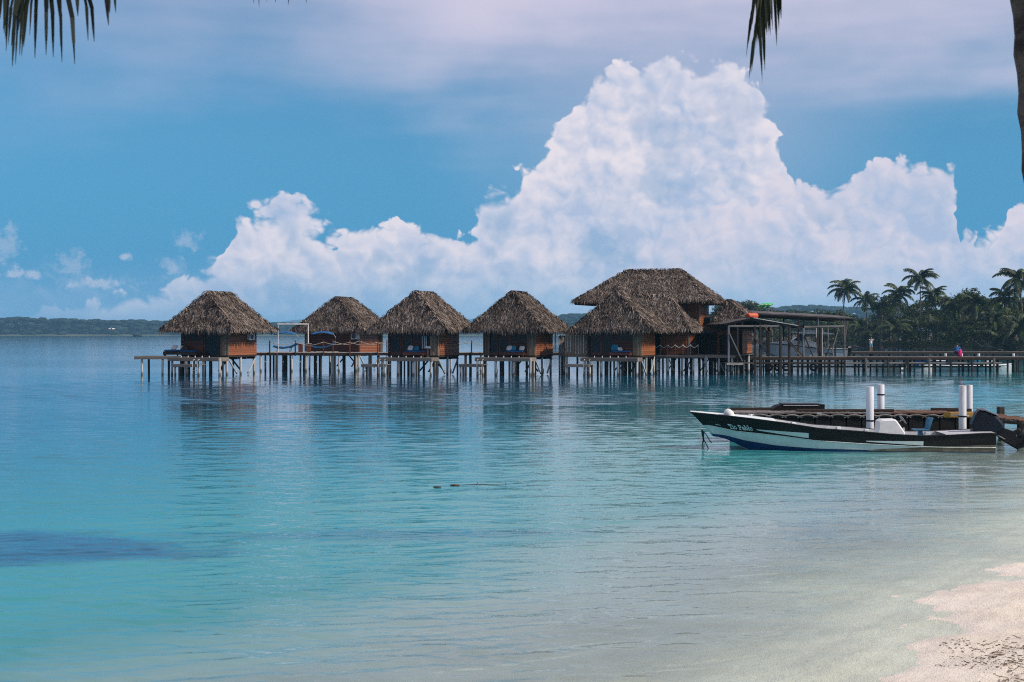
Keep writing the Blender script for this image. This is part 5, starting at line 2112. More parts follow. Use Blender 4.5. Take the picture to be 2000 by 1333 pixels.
PALMS = [
    (1652, 338, 566, 'full-crowned coconut palm at the left end of the wood, browning fronds in its heart', 1.2, 20, 1.0, 4),
    (1690, 330, 587, 'smaller coconut palm just right of the full-crowned palm at the wood\'s left end', -.6, 15, .8, 1),
    (1757, 322, 575, 'coconut palm with a wide open crown left of the tallest palm', .5, 17, .95, 1),
    (1797, 318, 545, 'tallest coconut palm, its crown clear above the wood against the sky', -.4, 18, .92, 1),
    (1822, 322, 578, 'coconut palm with its crown just right of and below the tallest palm', .8, 16, .85, 1),
    (1868, 296, 598, 'pale green coconut palm in the middle of the wood, left of the bushy one', .6, 18, .95, 2),
    (1908, 284, 598, 'bushy coconut palm with fronds to the left of the right-hand palm pair', -.5, 18, .95, 2),
    (1963, 272, 582, 'lower coconut palm of the pair at the right edge of the wood', .6, 16, .9, 1),
    (1990, 268, 548, 'tall coconut palm of the pair at the right edge of the wood', -.6, 19, 1.05, 2),
    (1940, 268, 628, 'leaning coconut palm half hidden in the right part of the wood', 1.0, 15, .85, 2),
]
for i, (px, d, yt, lb, lean, n, sz, dd) in enumerate(PALMS):
    palm(px, d, yt, lb, lean, n, sz, seed=100 + i, dead=dd)
LOW = [(1702, 322, 654, 'young palm low at the water, behind the man in white', .9), (1745, 312, 642, 'young spreading palm low in the wood, left of the bare grey tree', 1.05),
       (1680, 334, 640, 'young palm under the full-crowned palm at the wood\'s left end', .8), (1952, 262, 668, 'young yellow-green palm at the water by the driftwood', .85),
       (1990, 256, 640, 'young palm at the right edge of the wood, under the palm pair', .95)]
for i, (px, d, yt, lb, sz) in enumerate(LOW):
    palm(px, d, yt, lb, .2, 13, sz, seed=160 + i, dead=1, low=True, group='young palms along the bank')


def crown_mesh(seed, r=(3.4, 3.0, 2.6), clumps=120, leaf=.42, per=16):
    rng = random.Random(seed)
    mb = MB()
    lobes = []
    for i in range(9):
        a = rng.uniform(0, 2 * PI)
        e = rng.uniform(-.25, 1.0)
        q = rng.uniform(.35, .8)
        lobes.append((Vector((math.cos(a) * r[0] * q * math.cos(e * .9), math.sin(a) * r[1] * q * math.cos(e * .9), math.sin(e) * r[2] * q)), rng.uniform(.32, .52)))
    for c in range(clumps):
        lc, lr = rng.choice(lobes)
        v = Vector((rng.gauss(0, 1), rng.gauss(0, 1), rng.gauss(0, 1) + .25)).normalized() * rng.uniform(.75, 1.05)
        p = lc + Vector((v.x * r[0] * lr, v.y * r[1] * lr, v.z * r[2] * lr))
        cr = rng.uniform(.28, .62)
        for k in range(per):
            u = Vector((rng.gauss(0, 1), rng.gauss(0, 1), rng.gauss(0, .8)))
            q = p + u * cr * .55
            nrm = (u.normalized() + v * .8 + Vector((0, 0, .5)) + Vector((rng.uniform(-.6, .6), rng.uniform(-.6, .6), rng.uniform(-.6, .6)))).normalized()
            a = nrm.orthogonal().normalized()
            a.rotate(Matrix.Rotation(rng.uniform(0, 6.28), 3, nrm))
            b_ = nrm.cross(a)
            l_ = leaf * rng.uniform(.6, 1.3)
            n = len(mb.v)
            mb.v += [tuple(q - a * l_ * .5), tuple(q + b_ * l_ * .28), tuple(q + a * l_ * .5), tuple(q - b_ * l_ * .28)]
            mb.f.append((n, n + 1, n + 2, n + 3))
            mb.mi.append(0)
    return mb.mesh('crown', LEAF)


CROWNS = [crown_mesh(50 + i) for i in range(5)]
TRUNKS = []
for i in range(3):
    rng_ = random.Random(70 + i)
    mb = MB()
    mb.tube([(0, 0, -1), (rng_.uniform(-.2, .2), 0, 2), (rng_.uniform(-.3, .3), .1, 4.5), (0, 0, 7)], [.28, .22, .16, .08], 8)
    for k in range(5):
        a = rng_.uniform(0, 6.28)
        z = rng_.uniform(3.0, 5.5)
        mb.tube([(0, 0, z), (math.cos(a) * 1.0, math.sin(a) * 1.0, z + 1.0), (math.cos(a) * 2.0, math.sin(a) * 2.0, z + 1.8)], [.10, .07, .03], 6)
    TRUNKS.append(mb.mesh('trunk', BARK, True))


def tree(px, d, ytop, s, label, group, sx=1.0, seed=0):
    rng = random.Random(seed)
    top = S(px, ytop, d)
    h = top.z - .8
    t = thing('broadleaf_tree', label, 'tree', (top.x, d, .8), rng.uniform(0, 6.28), group)
    c = link('crown', CROWNS[seed % 5], t, (0, 0, h - 2.2 * s))
    c.scale = (s * sx, s * sx, s)
    k = link('trunk', TRUNKS[seed % 3], t)
    kk = max(.5, (h - 1.0 * s) / 7.0)
    k.scale = (s, s, kk)
    return t


rng = random.Random(5)
G1 = 'dark broadleaf trees of the wood behind the piers'
ROWS = ('back-row', 'upper middle', 'lower middle', 'front-row')
MARKS = [(1700, 'beside the full-crowned palm'), (1740, 'left of the wide open palm'), (1780, 'beneath the wide open palm'), (1830, 'beneath the tallest palm'), (1875, 'near the pale green palm'), (1925, 'near the bushy palm'), (1965, 'left of the palm pair'), (2100, 'behind the palm pair at the right edge')]
sky_top = [(1640, 628), (1700, 612), (1725, 590), (1745, 588), (1790, 590), (1830, 580), (1850, 592), (1870, 598), (1885, 578), (1905, 596), (1930, 592), (1960, 590), (2010, 578), (2100, 570)]
sx_, sy_ = zip(*sky_top)
k = 0
for row, off in ((0, 34), (1, 22), (2, 12), (3, 5)):
    px = 1650 + row * 7
    while px < 2080:
        d = bank_d(px) + off
        yt = np.interp(px, sx_, sy_) + row * 17 + rng.uniform(-6, 6)
        s = rng.uniform(.75, 1.15) * (1.0 if row < 2 else .85)
        tree(px, d, yt, s, ROWS[row] + ' broadleaf tree of the dark wood, ' + next(m_ for q, m_ in MARKS if px < q), G1, rng.uniform(.9, 1.3), k)
        k += 1
        px += rng.uniform(19, 30)
# loose crowned trees behind the boathouse and shed
G2 = 'mid-green trees behind the boathouse'
L2 = 'mid-green broadleaf tree on the bank behind the boathouse'
for row, off in ((0, 30), (1, 14), (2, 4)):
    px = 1400 + row * 9
    while px < 1648:
        d = bank_d(px) + off
        yt = np.interp(px, [1400, 1430, 1470, 1500, 1540, 1600, 1650], [602, 592, 594, 604, 607, 605, 604]) + row * 16 + rng.uniform(-2, 7)
        tree(px, d, yt, rng.uniform(.9, 1.3), 'mid-green ' + ('back', 'middle', 'front')[row] + ' tree on the far bank, seen ' + ('past the side roof of the house' if px < 1470 else 'through the open boathouse' if px < 1560 else 'through the boat lift posts') , G2, 1.25, k)
        k += 1
        px += rng.uniform(19, 28)
tree(1437, 428, 589, 1.15, 'loose-crowned tree rising left of the green kayaks', None, 1.2, 3)
tree(1464, 426, 590, 1.0, 'loose-crowned tree directly beside the green kayaks, against the sky', None, 1.0, 6)
tree(1884, 290, 566, .95, 'rounded dark treetop standing above the wood right of the tallest palm', None, 1.15, 2)
tree(1722, 318, 580, .95, 'dark drooping treetop left of the wide open palm crown', None, 1.1, 9)
for px in (1150, 1215, 1085, 1290, 1350):
    tree(px, bank_d(max(px, 1180)) + 10, 628, 1.2, 'green tree showing between the roofs of the last bungalows', 'trees behind the last bungalows', 1.3, k)
    k += 1


# undergrowth along the water's edge
def undergrowth():
    rng = random.Random(8)
    mb = MB()
    px = 1640
    while px < 2100:
        d = bank_d(px) + rng.uniform(0.5, 8)
        c = Vector((SX(px, d), d, 0))
        h = rng.uniform(1.2, 3.6)
        for k in range(70):
            q = c + Vector((rng.gauss(0, 1.4), rng.gauss(0, 1.2), abs(rng.gauss(0, .5)) * h + .2))
            a = Vector((rng.gauss(0, 1), rng.gauss(0, 1), rng.gauss(0, .7))).normalized()
            b_ = a.cross(Vector((rng.gauss(0, 1), rng.gauss(0, 1), rng.gauss(0, 1)))).normalized()
            l_ = rng.uniform(.25, .55)
            n = len(mb.v)
            mb.v += [tuple(q - a * l_ * .5), tuple(q + b_ * l_ * .25), tuple(q + a * l_ * .5), tuple(q - b_ * l_ * .25)]
            mb.f.append((n, n + 1, n + 2, n + 3))
            mb.mi.append(0)
        px += rng.uniform(2.2, 4.5)
    tag(mb.build('undergrowth', LEAF, recalc=False), kind='stuff')


undergrowth()


def dead_branch(px, py, d, size, label, name='driftwood', seed=0, spread=1.0, lean=0.6, cat='driftwood', group=None, rz=0):
    rng = random.Random(seed)
    t_ = MB()

    def grow(p, dr, l_, r, lvl):
        q = p + dr * l_
        mid = p.lerp(q, .5) + Vector((rng.uniform(-.1, .1), rng.uniform(-.1, .1), rng.uniform(-.1, .1))) * l_
        t_.tube([p, mid, q], [r, r * .8, r * .55], 5)
        if lvl:
            for k in range(rng.randint(2, 3)):
                nd = (dr + Vector((rng.uniform(-1, 1) * spread, rng.uniform(-.6, .6) * spread, rng.uniform(-.3, .8)))).normalized()
                grow(p.lerp(q, rng.uniform(.5, 1)), nd, l_ * rng.uniform(.55, .8), r * .6, lvl - 1)
    grow(Vector((0, 0, 0)), Vector((math.cos(lean) * (1 if seed % 2 else -1), rng.uniform(-.3, .3), math.sin(lean))).normalized(), size, size * .045, 3)
    o = t_.build(name, GREYWOOD, None, smooth=True)
    o.location = S(px, py, d)
    tag(o, label, cat, group)
    return o


dead_branch(1938, 684, 262, 2.4, 'pale forked driftwood branch standing at the water\'s edge on the right', seed=3, lean=.8)
dead_branch(1965, 685, 258, 2.6, 'tangle of grey driftwood lying at the water right of the forked branch', seed=4, lean=.25, spread=1.3)
dead_branch(1985, 685, 254, 2.2, 'grey driftwood branches at the right edge of the picture below the palms', seed=7, lean=.4, spread=1.4)
dead_branch(1692, 680, 326, 3.6, 'long pale fallen trunk at the waterline left of the man in white', seed=6, lean=.18, spread=.5)
dead_branch(1862, 682, 286, 2.0, 'grey driftwood twigs at the waterline behind the crouching person', seed=5, lean=.3)
dead_branch(1818, 676, 306, 3.6, 'bare grey leafless tree in front of the dark wood', name='bare_tree', seed=11, lean=1.45, spread=.7, cat='tree')
dead_branch(1803, 676, 304, 3.0, 'second bare grey tree, shorter, left of the leafless one', name='bare_tree', seed=12, lean=1.4, spread=.8, cat='tree')


# ------------------------------------------------------------------ people on the piers
def mk_person(loc, rz, pose, label, skin, cloth, hairc):
    """one continuous skinned body with head, hands and feet; clothing and hair are its children"""
    t = thing('person', label, 'person', loc, rz)
    J = pose
    me = bpy.data.meshes.new('body')
    names = list(J.keys())
    edges = [('pelvis', 'chest'), ('chest', 'neck'), ('neck', 'head'), ('chest', 'shl'), ('shl', 'ell'), ('ell', 'hal'), ('hal', 'fil'), ('chest', 'shr'), ('shr', 'elr'), ('elr', 'har'), ('har', 'fir'),
             ('pelvis', 'hil'), ('hil', 'knl'), ('knl', 'anl'), ('anl', 'tol'), ('pelvis', 'hir'), ('hir', 'knr'), ('knr', 'anr'), ('anr', 'tor')]
    me.from_pydata([J[n] for n in names], [(names.index(a), names.index(b)) for a, b in edges], [])
    o = link('body', me, t)
    sk = o.modifiers.new('skin', 'SKIN')
    rad = dict(pelvis=.13, chest=.15, neck=.055, head=.10, shl=.065, shr=.065, ell=.045, elr=.045, hal=.035, har=.035, fil=.03, fir=.03, hil=.09, hir=.09, knl=.06, knr=.06, anl=.042, anr=.042, tol=.035, tor=.035)
    for i, n in enumerate(names):
        me.skin_vertices[0].data[i].radius = (rad[n], rad[n] * (.75 if n in ('chest', 'pelvis') else 1))
    me.skin_vertices[0].data[names.index('pelvis')].use_root = True
    ss_ = o.modifiers.new('sub', 'SUBSURF')
    ss_.levels = ss_.render_levels = 2
    me.materials.append(skin)
    # head with a face
    h = Vector(J['head'])
    mb = MB()
    mb.blob(h + Vector((0, -.01, .05)), (.078, .098, .122), 12, 10)
    mb.blob(h + Vector((0, -.112, .035)), (.014, .02, .022), 6, 4)
    for sg in (-1, 1):
        mb.blob(h + Vector((sg * .082, .0, .04)), (.012, .022, .032), 6, 4)
    head = mb.build('head', skin, t, smooth=True)
    mb = MB()
    for sg in (-1, 1):
        mb.blob(h + Vector((sg * .03, -.098, .06)), (.012, .008, .008), 6, 4)
    mb.span(h.x - .025, h.x + .025, h.y - .104, h.y - .096, h.z - .022, h.z - .012)
    mb.build('face_features', hairc, head)
    mb = MB()
    mb.blob(h + Vector((0, .012, .085)), (.09, .105, .105), 12, 8)
    mb.build('hair', hairc, t, smooth=True)
    # clothes: loose tubes round the limbs and trunk
    P_ = {k: Vector(v) for k, v in J.items()}

    def sleeve(a, b_, f, r0, r1, name, m_):
        mb = MB()
        p, q = P_[a], P_[a].lerp(P_[b_], f)
        mb.tube([p, p.lerp(q, .5), q], [r0, (r0 + r1) / 2 * 1.03, r1], 10, cap=False)
        return mb.build(name, m_, t, smooth=True)
    top_m, low_m = cloth
    mb = MB()
    a, b_ = P_['pelvis'], P_['neck']
    ax = (b_ - a)
    rings = []
    side = (P_['shl'] - P_['shr']).normalized()
    fw = side.cross(ax.normalized())
    for f, wx, wy in ((-.10, .185, .135), (.05, .178, .135), (.35, .178, .13), (.65, .20, .135), (.84, .185, .115), (.96, .085, .08)):
        c = a + ax * f
        rings.append([tuple(c + side * wx * math.cos(2 * PI * k / 14) + fw * wy * math.sin(2 * PI * k / 14)) for k in range(14)])
    mb.loft(rings)
    mb.build('shirt', top_m, t, smooth=True)
    sleeve('shl', 'ell', .75, .085, .068, 'sleeve', top_m)
    sleeve('shr', 'elr', .75, .085, .068, 'sleeve', top_m)
    mb = MB()
    c = P_['pelvis']
    mb.tube([c + ax.normalized() * .06, c - ax.normalized() * .10], [.165, .17], 12, cap=False)
    for s_ in ('l', 'r'):
        p, q = P_['hi' + s_], P_['hi' + s_].lerp(P_['kn' + s_], .8)
        mb.tube([p + (c - p) * .2, p.lerp(q, .5), q], [.115, .108, .10], 10, cap=False)
    mb.build('shorts', low_m, t, smooth=True)
    # hands: palm with four fingers and a thumb
    for s_ in ('l', 'r'):
        w0, w1 = P_['ha' + s_], P_['fi' + s_]
        dr = (w1 - w0).normalized()
        sd_ = dr.orthogonal().normalized()
        mb = MB()
        for k in range(4):
            o_ = sd_ * (k - 1.5) * .019
            l_ = (.06, .075, .072, .055)[k]
            mb.tube([w1 + o_ * .9 - dr * .01, w1 + o_ + dr * l_ * .5, w1 + o_ + dr * l_ + sd_.cross(dr) * .02], [.0095, .009, .006], 5)
        mb.tube([w1 - dr * .05 + sd_ * .03, w1 - dr * .02 + sd_ * .055, w1 + dr * .015 + sd_ * .06], [.011, .010, .007], 5)
        mb.build('fingers', skin, t, smooth=True)
    return t


SKIN = mat('skin', (0.36, 0.20, 0.135), (0.30, 0.16, 0.105), 4, .6)
HAIRD = mat('dark_hair', (0.02, 0.014, 0.010), None, 8, .6)
SHORTS = mat('light_blue_cloth', (0.16, 0.30, 0.40), (0.12, 0.22, 0.31), 5, .9)
PINK = mat('pink_cloth', (0.72, 0.02, 0.20), (0.55, 0.015, 0.15), 5, .8)
DENIM = mat('dark_cloth', (0.03, 0.04, 0.08), (0.02, 0.025, 0.05), 5, .9)
stand = dict(pelvis=(0, 0, .93), chest=(0, -.01, 1.26), neck=(0, -.01, 1.46), head=(0, -.03, 1.58), shl=(.19, 0, 1.40), ell=(.33, -.18, 1.33), hal=(.17, -.33, 1.52), fil=(.12, -.36, 1.59),
             shr=(-.19, 0, 1.40), elr=(-.32, -.16, 1.34), har=(-.17, -.33, 1.50), fir=(-.12, -.36, 1.57), hil=(.10, 0, .88), knl=(.13, -.02, .48), anl=(.14, .02, .08), tol=(.16, -.14, .035),
             hir=(-.10, 0, .88), knr=(-.12, -.03, .48), anr=(-.12, .02, .08), tor=(-.14, -.14, .035))
mk_person((SX(1701, 172), 172.0, fpz), math.radians(25), stand, 'person in white shirt and blue shorts on the far pier, hands raised to the face', SKIN, (WHITECLOTH, SHORTS), HAIRD)
crouch = dict(pelvis=(0, .15, .34), chest=(0, -.02, .66), neck=(0, -.08, .84), head=(0, -.12, .95), shl=(.18, -.05, .78), ell=(.25, -.22, .58), hal=(.16, -.42, .50), fil=(.13, -.48, .46),
              shr=(-.18, -.05, .78), elr=(-.25, -.22, .58), har=(-.16, -.42, .50), fir=(-.13, -.48, .46), hil=(.11, .10, .32), knl=(.17, -.30, .46), anl=(.15, -.12, .07), tol=(.17, -.30, .035),
              hir=(-.11, .10, .32), knr=(-.17, -.30, .46), anr=(-.15, -.12, .07), tor=(-.17, -.30, .035))
mk_person((SX(1869, 118.8), 118.8, pz), math.radians(150), crouch, 'crouching person in a bright blue top on the near pier', SKIN, (BLUECLOTH, DENIM), HAIRD)
t = thing('backpack', 'bright pink bag beside the crouching person on the near pier', 'bag', (SX(1875, 118.4), 118.35, pz), .3)
mb = MB()
mb.slab([(-.15, 0), (.15, 0), (.17, .3), (.10, .58), (-.08, .6), (-.16, .32)], -.10, .10, .05)
mb.build('body', PINK, t, smooth=True)
for sg in (-.07, .07):
    mb = MB()
    mb.tube([(sg, .10, .52), (sg * 1.4, .19, .40), (sg * 1.4, .18, .18), (sg, .10, .06)], .018, 6)
    mb.build('strap', DENIM, t)


# ------------------------------------------------------------------ the moored open boat in front
BWHITE = mat('boat_white', (0.70, 0.76, 0.72), (0.60, 0.67, 0.64), 1.3, 0.38, (2, 2, .6), stain=((0.36, 0.36, 0.29, 1), 3.0, .66, .9), spec=.45)
BBLACK = mat('boat_black', (0.009, 0.008, 0.009), (0.016, 0.014, 0.014), 1.6, 0.5, (1, 1, 3), spec=.22, stain=((0.05, 0.045, 0.042, 1), 4, .70, .9))
BBLUE = mat('boat_blue', (0.006, 0.055, 0.17), (0.006, 0.035, 0.10), 2.0, 0.5, (1, 1, 2), stain=((0.03, 0.045, 0.03, 1), 3, .58, .8))
BGREY = mat('boat_interior', (0.55, 0.55, 0.55), (0.40, 0.40, 0.41), 2.0, 0.55, stain=((0.28, 0.27, 0.25, 1), 3, .6, .8))
COWL = mat('motor_cowling', (0.005, 0.010, 0.020), (0.004, 0.006, 0.012), 2, 0.35, spec=.2)
STERN_DIRT = mat('algae_stain', (0.21, 0.185, 0.13), (0.12, 0.105, 0.07), 3.0, 0.7, (1, 1, 2))
LETTER = mat('letter_paint', (0.74, 0.80, 0.80), (0.62, 0.68, 0.68), 6, .5)
DARKROPE = mat('dark_green_rope', (0.015, 0.045, 0.035), (0.01, 0.025, 0.02), 10, .8)
SEATC = mat('faded_blue_seat', (0.035, 0.16, 0.26), (0.025, 0.10, 0.18), 3, .5)

BL = 8.12
BD = 39.3
BROT = PI - 0.085


def sm(t, a, b):
    f = min(1, max(0, (t - a) / (b - a)))
    return f * f * (3 - 2 * f)


def gun_b(t):
    return .80 + .08 * sm(t, 0, .3) - .84 * max(0, (t - .48) / .52) ** 2.3


def near_side(t):
    """column in the photograph and distance of the near gunwale at station t (0 stern, 1 bow)"""
    x_, y_ = -BL / 2 + BL * t, gun_b(t)
    wx = SX(1637.5, BD) + x_ * math.cos(BROT) - y_ * math.sin(BROT)
    wy = BD + x_ * math.sin(BROT) + y_ * math.cos(BROT)
    return 1000 + wx * F / wy, wy


_tt = np.linspace(0, 1, 201)
_px, _dd = zip(*[near_side(t_) for t_ in _tt])


def bt(px):
    return float(np.interp(-px, [-q for q in _px], _tt))


def bz(py, px=None):
    d = BD - .1 if px is None else float(np.interp(-px, [-q for q in _px], _dd))
    return EYE - (py - HY) * d / F


boat = thing('open_boat', 'long open motor boat with black upper band and blue bottom beside the floating dock', 'boat', (SX(1637.5, BD), BD, 0), BROT)
g_px = (1935, 1915, 1860, 1800, 1740, 1683, 1600, 1530, 1470, 1430, 1390, 1350)
g_t = [bt(p) for p in g_px]
g_z = [bz(p, q) for p, q in zip((847.5, 848, 851, 852.5, 849.5, 844, 838, 827, 819, 814.5, 810.5, 806.5), g_px)]
# lower edge of the black band
e_px = (1935, 1860, 1800, 1683, 1592, 1530, 1470, 1417, 1362)
e_t = [bt(p) for p in e_px]
e_z = [bz(p, q) for p, q in zip((875, 874.5, 873, 867, 861, 853.5, 847.5, 842.5, 831), e_px)]


def band_z(t):
    return float(np.interp(t, e_t, e_z))


def gun_z(t):
    return float(np.interp(t, g_t, g_z))


def chine_z(t):
    return -.06 + (.34 + .06) * sm(t, .80, 1.0) ** 1.3


def chine_b(t):
    return gun_b(t) * (.86 - .66 * sm(t, .45, .99))


def bow_x(t, v):
    """stations lean forward towards the bow so that the stem rakes"""
    return -BL / 2 + BL * t - .62 * sm(t, .55, 1.0) * (1 - v) ** 0.9


def hull_pt(t, v, sg=1, out=0.0):
    b_ = chine_b(t) + (gun_b(t) - chine_b(t)) * (v ** .85)
    z = chine_z(t) + (gun_z(t) - chine_z(t)) * v
    return Vector((bow_x(t, v), sg * (b_ + out), z))


def v_at(t, z):
    return (z - chine_z(t)) / (gun_z(t) - chine_z(t))


TS = np.linspace(0, 1, 61)
VS = [i / 16 for i in range(17)]
mb = MB()
rings = []
for t_ in TS:
    kz = chine_z(t_) - .22 * (1 - sm(t_, .6, .95))
    near = [hull_pt(t_, v, 1) for v in VS]
    farr = [hull_pt(t_, v, -1) for v in VS[::-1]]
    rings.append([(bow_x(t_, 0), 0, kz)] + [tuple(p) for p in near] + [tuple(p) for p in farr])
n = len(rings[0])
mb.loft(rings, closed=True, cap=True)
# open the top: drop the deck faces, keep the shell
keep = [(f, m_) for f, m_ in zip(mb.f, mb.mi) if not (len(f) == 4 and {i % n for i in f} == {17, 18})]
mb.f, mb.mi = [k_[0] for k_ in keep], [k_[1] for k_ in keep]
mb.build('hull', BWHITE, boat, smooth=True)
# gunwale cap, inner side and floor
mb = MB()
rows = []
for t_ in TS[:46]:
    g, b_ = gun_z(t_), gun_b(t_)
    bi = max(.0, b_ - .10)
    bf = max(.0, bi - .07)
    fz_ = max(.10, chine_z(t_) + .14)
    fz_ = min(fz_, g - .05)
    vv = max(0.0, v_at(t_, fz_))
    bf = max(.0, min(bf, chine_b(t_) + (b_ - chine_b(t_)) * vv ** .85 - .06))
    x_ = bow_x(t_, 1)
    rows.append([(x_, b_, g + .001), (x_, bi, g + .012), (x_ - .0, bf, fz_), (x_, -bf, fz_), (x_, -bi, g + .012), (x_, -b_, g + .001)])
mb.loft(rows, closed=False, cap=False)
mb.build('inner_liner', BGREY, boat, recalc=False)
# foredeck
mb = MB()
rows = []
for t_ in TS[43:]:
    g, b_ = gun_z(t_), gun_b(t_)
    bi = max(.0, b_ - .03)
    x_ = bow_x(t_, 1)
    rows.append([(x_, bi, g + .016), (x_, bi * .5, g + .045), (x_, 0, g + .055), (x_, -bi * .5, g + .045), (x_, -bi, g + .016)])
mb.loft(rows, closed=False, cap=False)
mb.build('foredeck', BWHITE, boat, smooth=True)
# black band, both sides
for sg in (1, -1):
    mb = MB()
    rows = []
    for t_ in TS:
        v0 = v_at(t_, band_z(t_))
        a = [hull_pt(t_, v0 + (1.0 - v0) * k / 6, sg, .008) for k in range(7)]
        top = a[-1] + Vector((0, 0, .02))
        rows.append([tuple(p) for p in a] + [tuple(top), tuple(top - Vector((0, sg * .05, 0)))])
    mb.loft(rows, closed=False, cap=False)
    mb.build('black_band', BBLACK, boat, recalc=False, smooth=True)
    # rub rail along the sheer
    mb = MB()
    mb.tube([hull_pt(t_, 1.0, sg, .018) + Vector((0, 0, .008)) for t_ in TS], .022, 6)
    mb.build('rub_rail', BBLACK, boat, smooth=True)
    mb = MB()
    mb.tube([hull_pt(t_, v_at(t_, band_z(t_) - .003), sg, .010) for t_ in TS[:-1]], .010, 5)
    mb.build('band_edge', BWHITE, boat, smooth=True)
    # blue bottom rising towards the bow
    mb = MB()
    rows = []
    for t_ in TS:
        zt = float(np.interp(t_, [0, .35, .58, .74, .86, .935, 1.0], [.02, .05, .075, .135, .25, .37, .42]))
        v1 = min(max(v_at(t_, zt), 0), .85)
        rows.append([tuple(hull_pt(t_, v1 * k / 8, sg, .006)) for k in range(9)])
    mb.loft(rows, closed=False, cap=False)
    mb.build('bottom_paint', BBLUE, boat, recalc=False, smooth=True)
    # dull waterline stain aft
    mb = MB()
    rows = []
    for t_ in np.linspace(0.0, .42, 18):
        z0, z1 = .02, .02 + .17 * (1 - t_ / .42) ** .7 + .02
        rows.append([tuple(hull_pt(t_, max(0, v_at(t_, z0 + (z1 - z0) * k / 2)), sg, .010)) for k in range(3)])
    mb.loft(rows, closed=False, cap=False)
    mb.build('waterline_stain', STERN_DIRT, boat, recalc=False, smooth=True)
    # pale accent darts let into the band
    for (pa, pb, za, zb0, zb1) in ((1469, 1579, bz(839.5, 1469), bz(846.5, 1579), bz(856.5, 1579)), (1692, 1804, bz(861.5, 1692), bz(862.5, 1804), bz(871, 1804))):
        mb = MB()
        rows = []
        for k in range(13):
            f = k / 12
            t_ = bt(pa + (pb - pa) * f)
            zu = za + (zb0 - za) * f
            zl = (za - .02) + (zb1 - za + .02) * min(1, f ** .9)
            rows.append([tuple(hull_pt(t_, v_at(t_, zl + (zu - zl) * q), sg, .018)) for q in (0, .33, .66, 1)])
        mb.loft(rows, closed=False, cap=False)
        mb.build('accent_dart', BWHITE, boat, recalc=False)

# the name on the bow
LR = random.Random(4)
TEXT_H = .125
tx0 = 1409.0
zline0, zline1 = bz(837.5, 1409), bz(841.3, 1452)


def put_letter(u, v, l_):
    px = tx0 + u * TEXT_H * 71.0
    f = (px - 1409) / 43.0
    zb = zline0 + (zline1 - zline0) * f
    t_ = bt(px)
    return tuple(hull_pt(t_, v_at(t_, zb + v * TEXT_H), 1, .020))


mb, uu = lettering('Tio Pablo', put_letter, .17, .09, .05, LR)
mb.build('name_lettering', LETTER, boat, recalc=False)


def put_small(u, v, l_):
    px = 1379 + u * 3.1
    t_ = bt(px)
    return tuple(hull_pt(t_, v_at(t_, bz(831 + u * .25, 1384) + v * .045), 1, .020))


mb = MB()
for a, b_ in (((0, .4), (.5, .7)), ((.4, .1), (.9, .8)), ((.8, .2), (1.4, .5)), ((1.3, .7), (1.7, .2)), ((2.3, -.1), (2.4, .9)), ((2.4, .9), (2.8, .5)), ((2.7, .4), (2.9, -.1)), ((3.3, .0), (3.4, .2))):
    a, b_ = Vector(a), Vector(b_)
    dd = (b_ - a).normalized()
    nn = Vector((-dd.y, dd.x)) * .13
    mb.face([put_small(*(p), 0) for p in (a - nn, b_ - nn, b_ + nn, a + nn)])
mb.build('small_marking', LETTER, boat, recalc=False)

# stiffeners on the inner side, thwarts
for px in (1562, 1655, 1712, 1835):
    t_ = bt(px)
    for sg in (-1, 1):
        mb = MB()
        x_ = bow_x(t_, 1)
        mb.slab([(x_ - .06, gun_z(t_) - .22), (x_ + .06, gun_z(t_) - .22), (x_ + .05, gun_z(t_) + .01), (x_ - .05, gun_z(t_) + .01)], sg * (gun_b(t_) - .20), sg * (gun_b(t_) - .09), .02)
        mb.build('stiffener', BWHITE, boat)
for px in (1560, 1655):
    t_ = bt(px)
    mb = MB()
    x_ = bow_x(t_, 1)
    mb.span(x_ - .14, x_ + .14, -gun_b(t_) + .2, gun_b(t_) - .2, gun_z(t_) - .24, gun_z(t_) - .19)
    mb.build('thwart', BWHITE, boat)
# steering console
cx = lambda px: -((px - 1000) * (BD - .1) / F - SX(1637.5, BD)) * .9964
mb = MB()
mb.slab([(cx(1704), .12), (cx(1764), .12), (cx(1762), bz(843)), (cx(1757), bz(835)), (cx(1748), bz(822)), (cx(1744), bz(818)), (cx(1718), bz(819)), (cx(1713), bz(822)), (cx(1711), bz(838))], -.22, .42, .035)
cons = mb.build('console', WHITE, boat)
mb = MB()
mb.slab([(cx(1756), bz(836)), (cx(1749.5), bz(824)), (cx(1753), bz(821.5)), (cx(1760), bz(834))], -.16, .36, .01)
mb.build('dash', BLACK, cons)
mb = MB()
mb.span(cx(1764.5), cx(1756), -.1, .2, bz(848), bz(835))
mb.build('battery_box', BGREY, cons)
# steering wheel, tilted
mb = MB()
c = Vector((cx(1761.5), .10, bz(818.5)))
ax_ = Vector((-.80, 0, .60)).normalized()
e1 = Vector((0, 1, 0))
e2 = ax_.cross(e1)
ring = [c + (e1 * math.cos(a) + e2 * math.sin(a)) * .155 for a in np.linspace(0, 2 * PI, 25)]
mb.tube(ring, .013, 6, cap=False)
for a in (0.5, 2.6, 4.7):
    mb.tube([c - ax_ * .04, c + (e1 * math.cos(a) + e2 * math.sin(a)) * .15], .010, 5)
mb.tube([c - ax_ * .04, Vector((cx(1752), .10, bz(828)))], .02, 6)
mb.build('steering_wheel', GREYMETAL, boat, smooth=True)
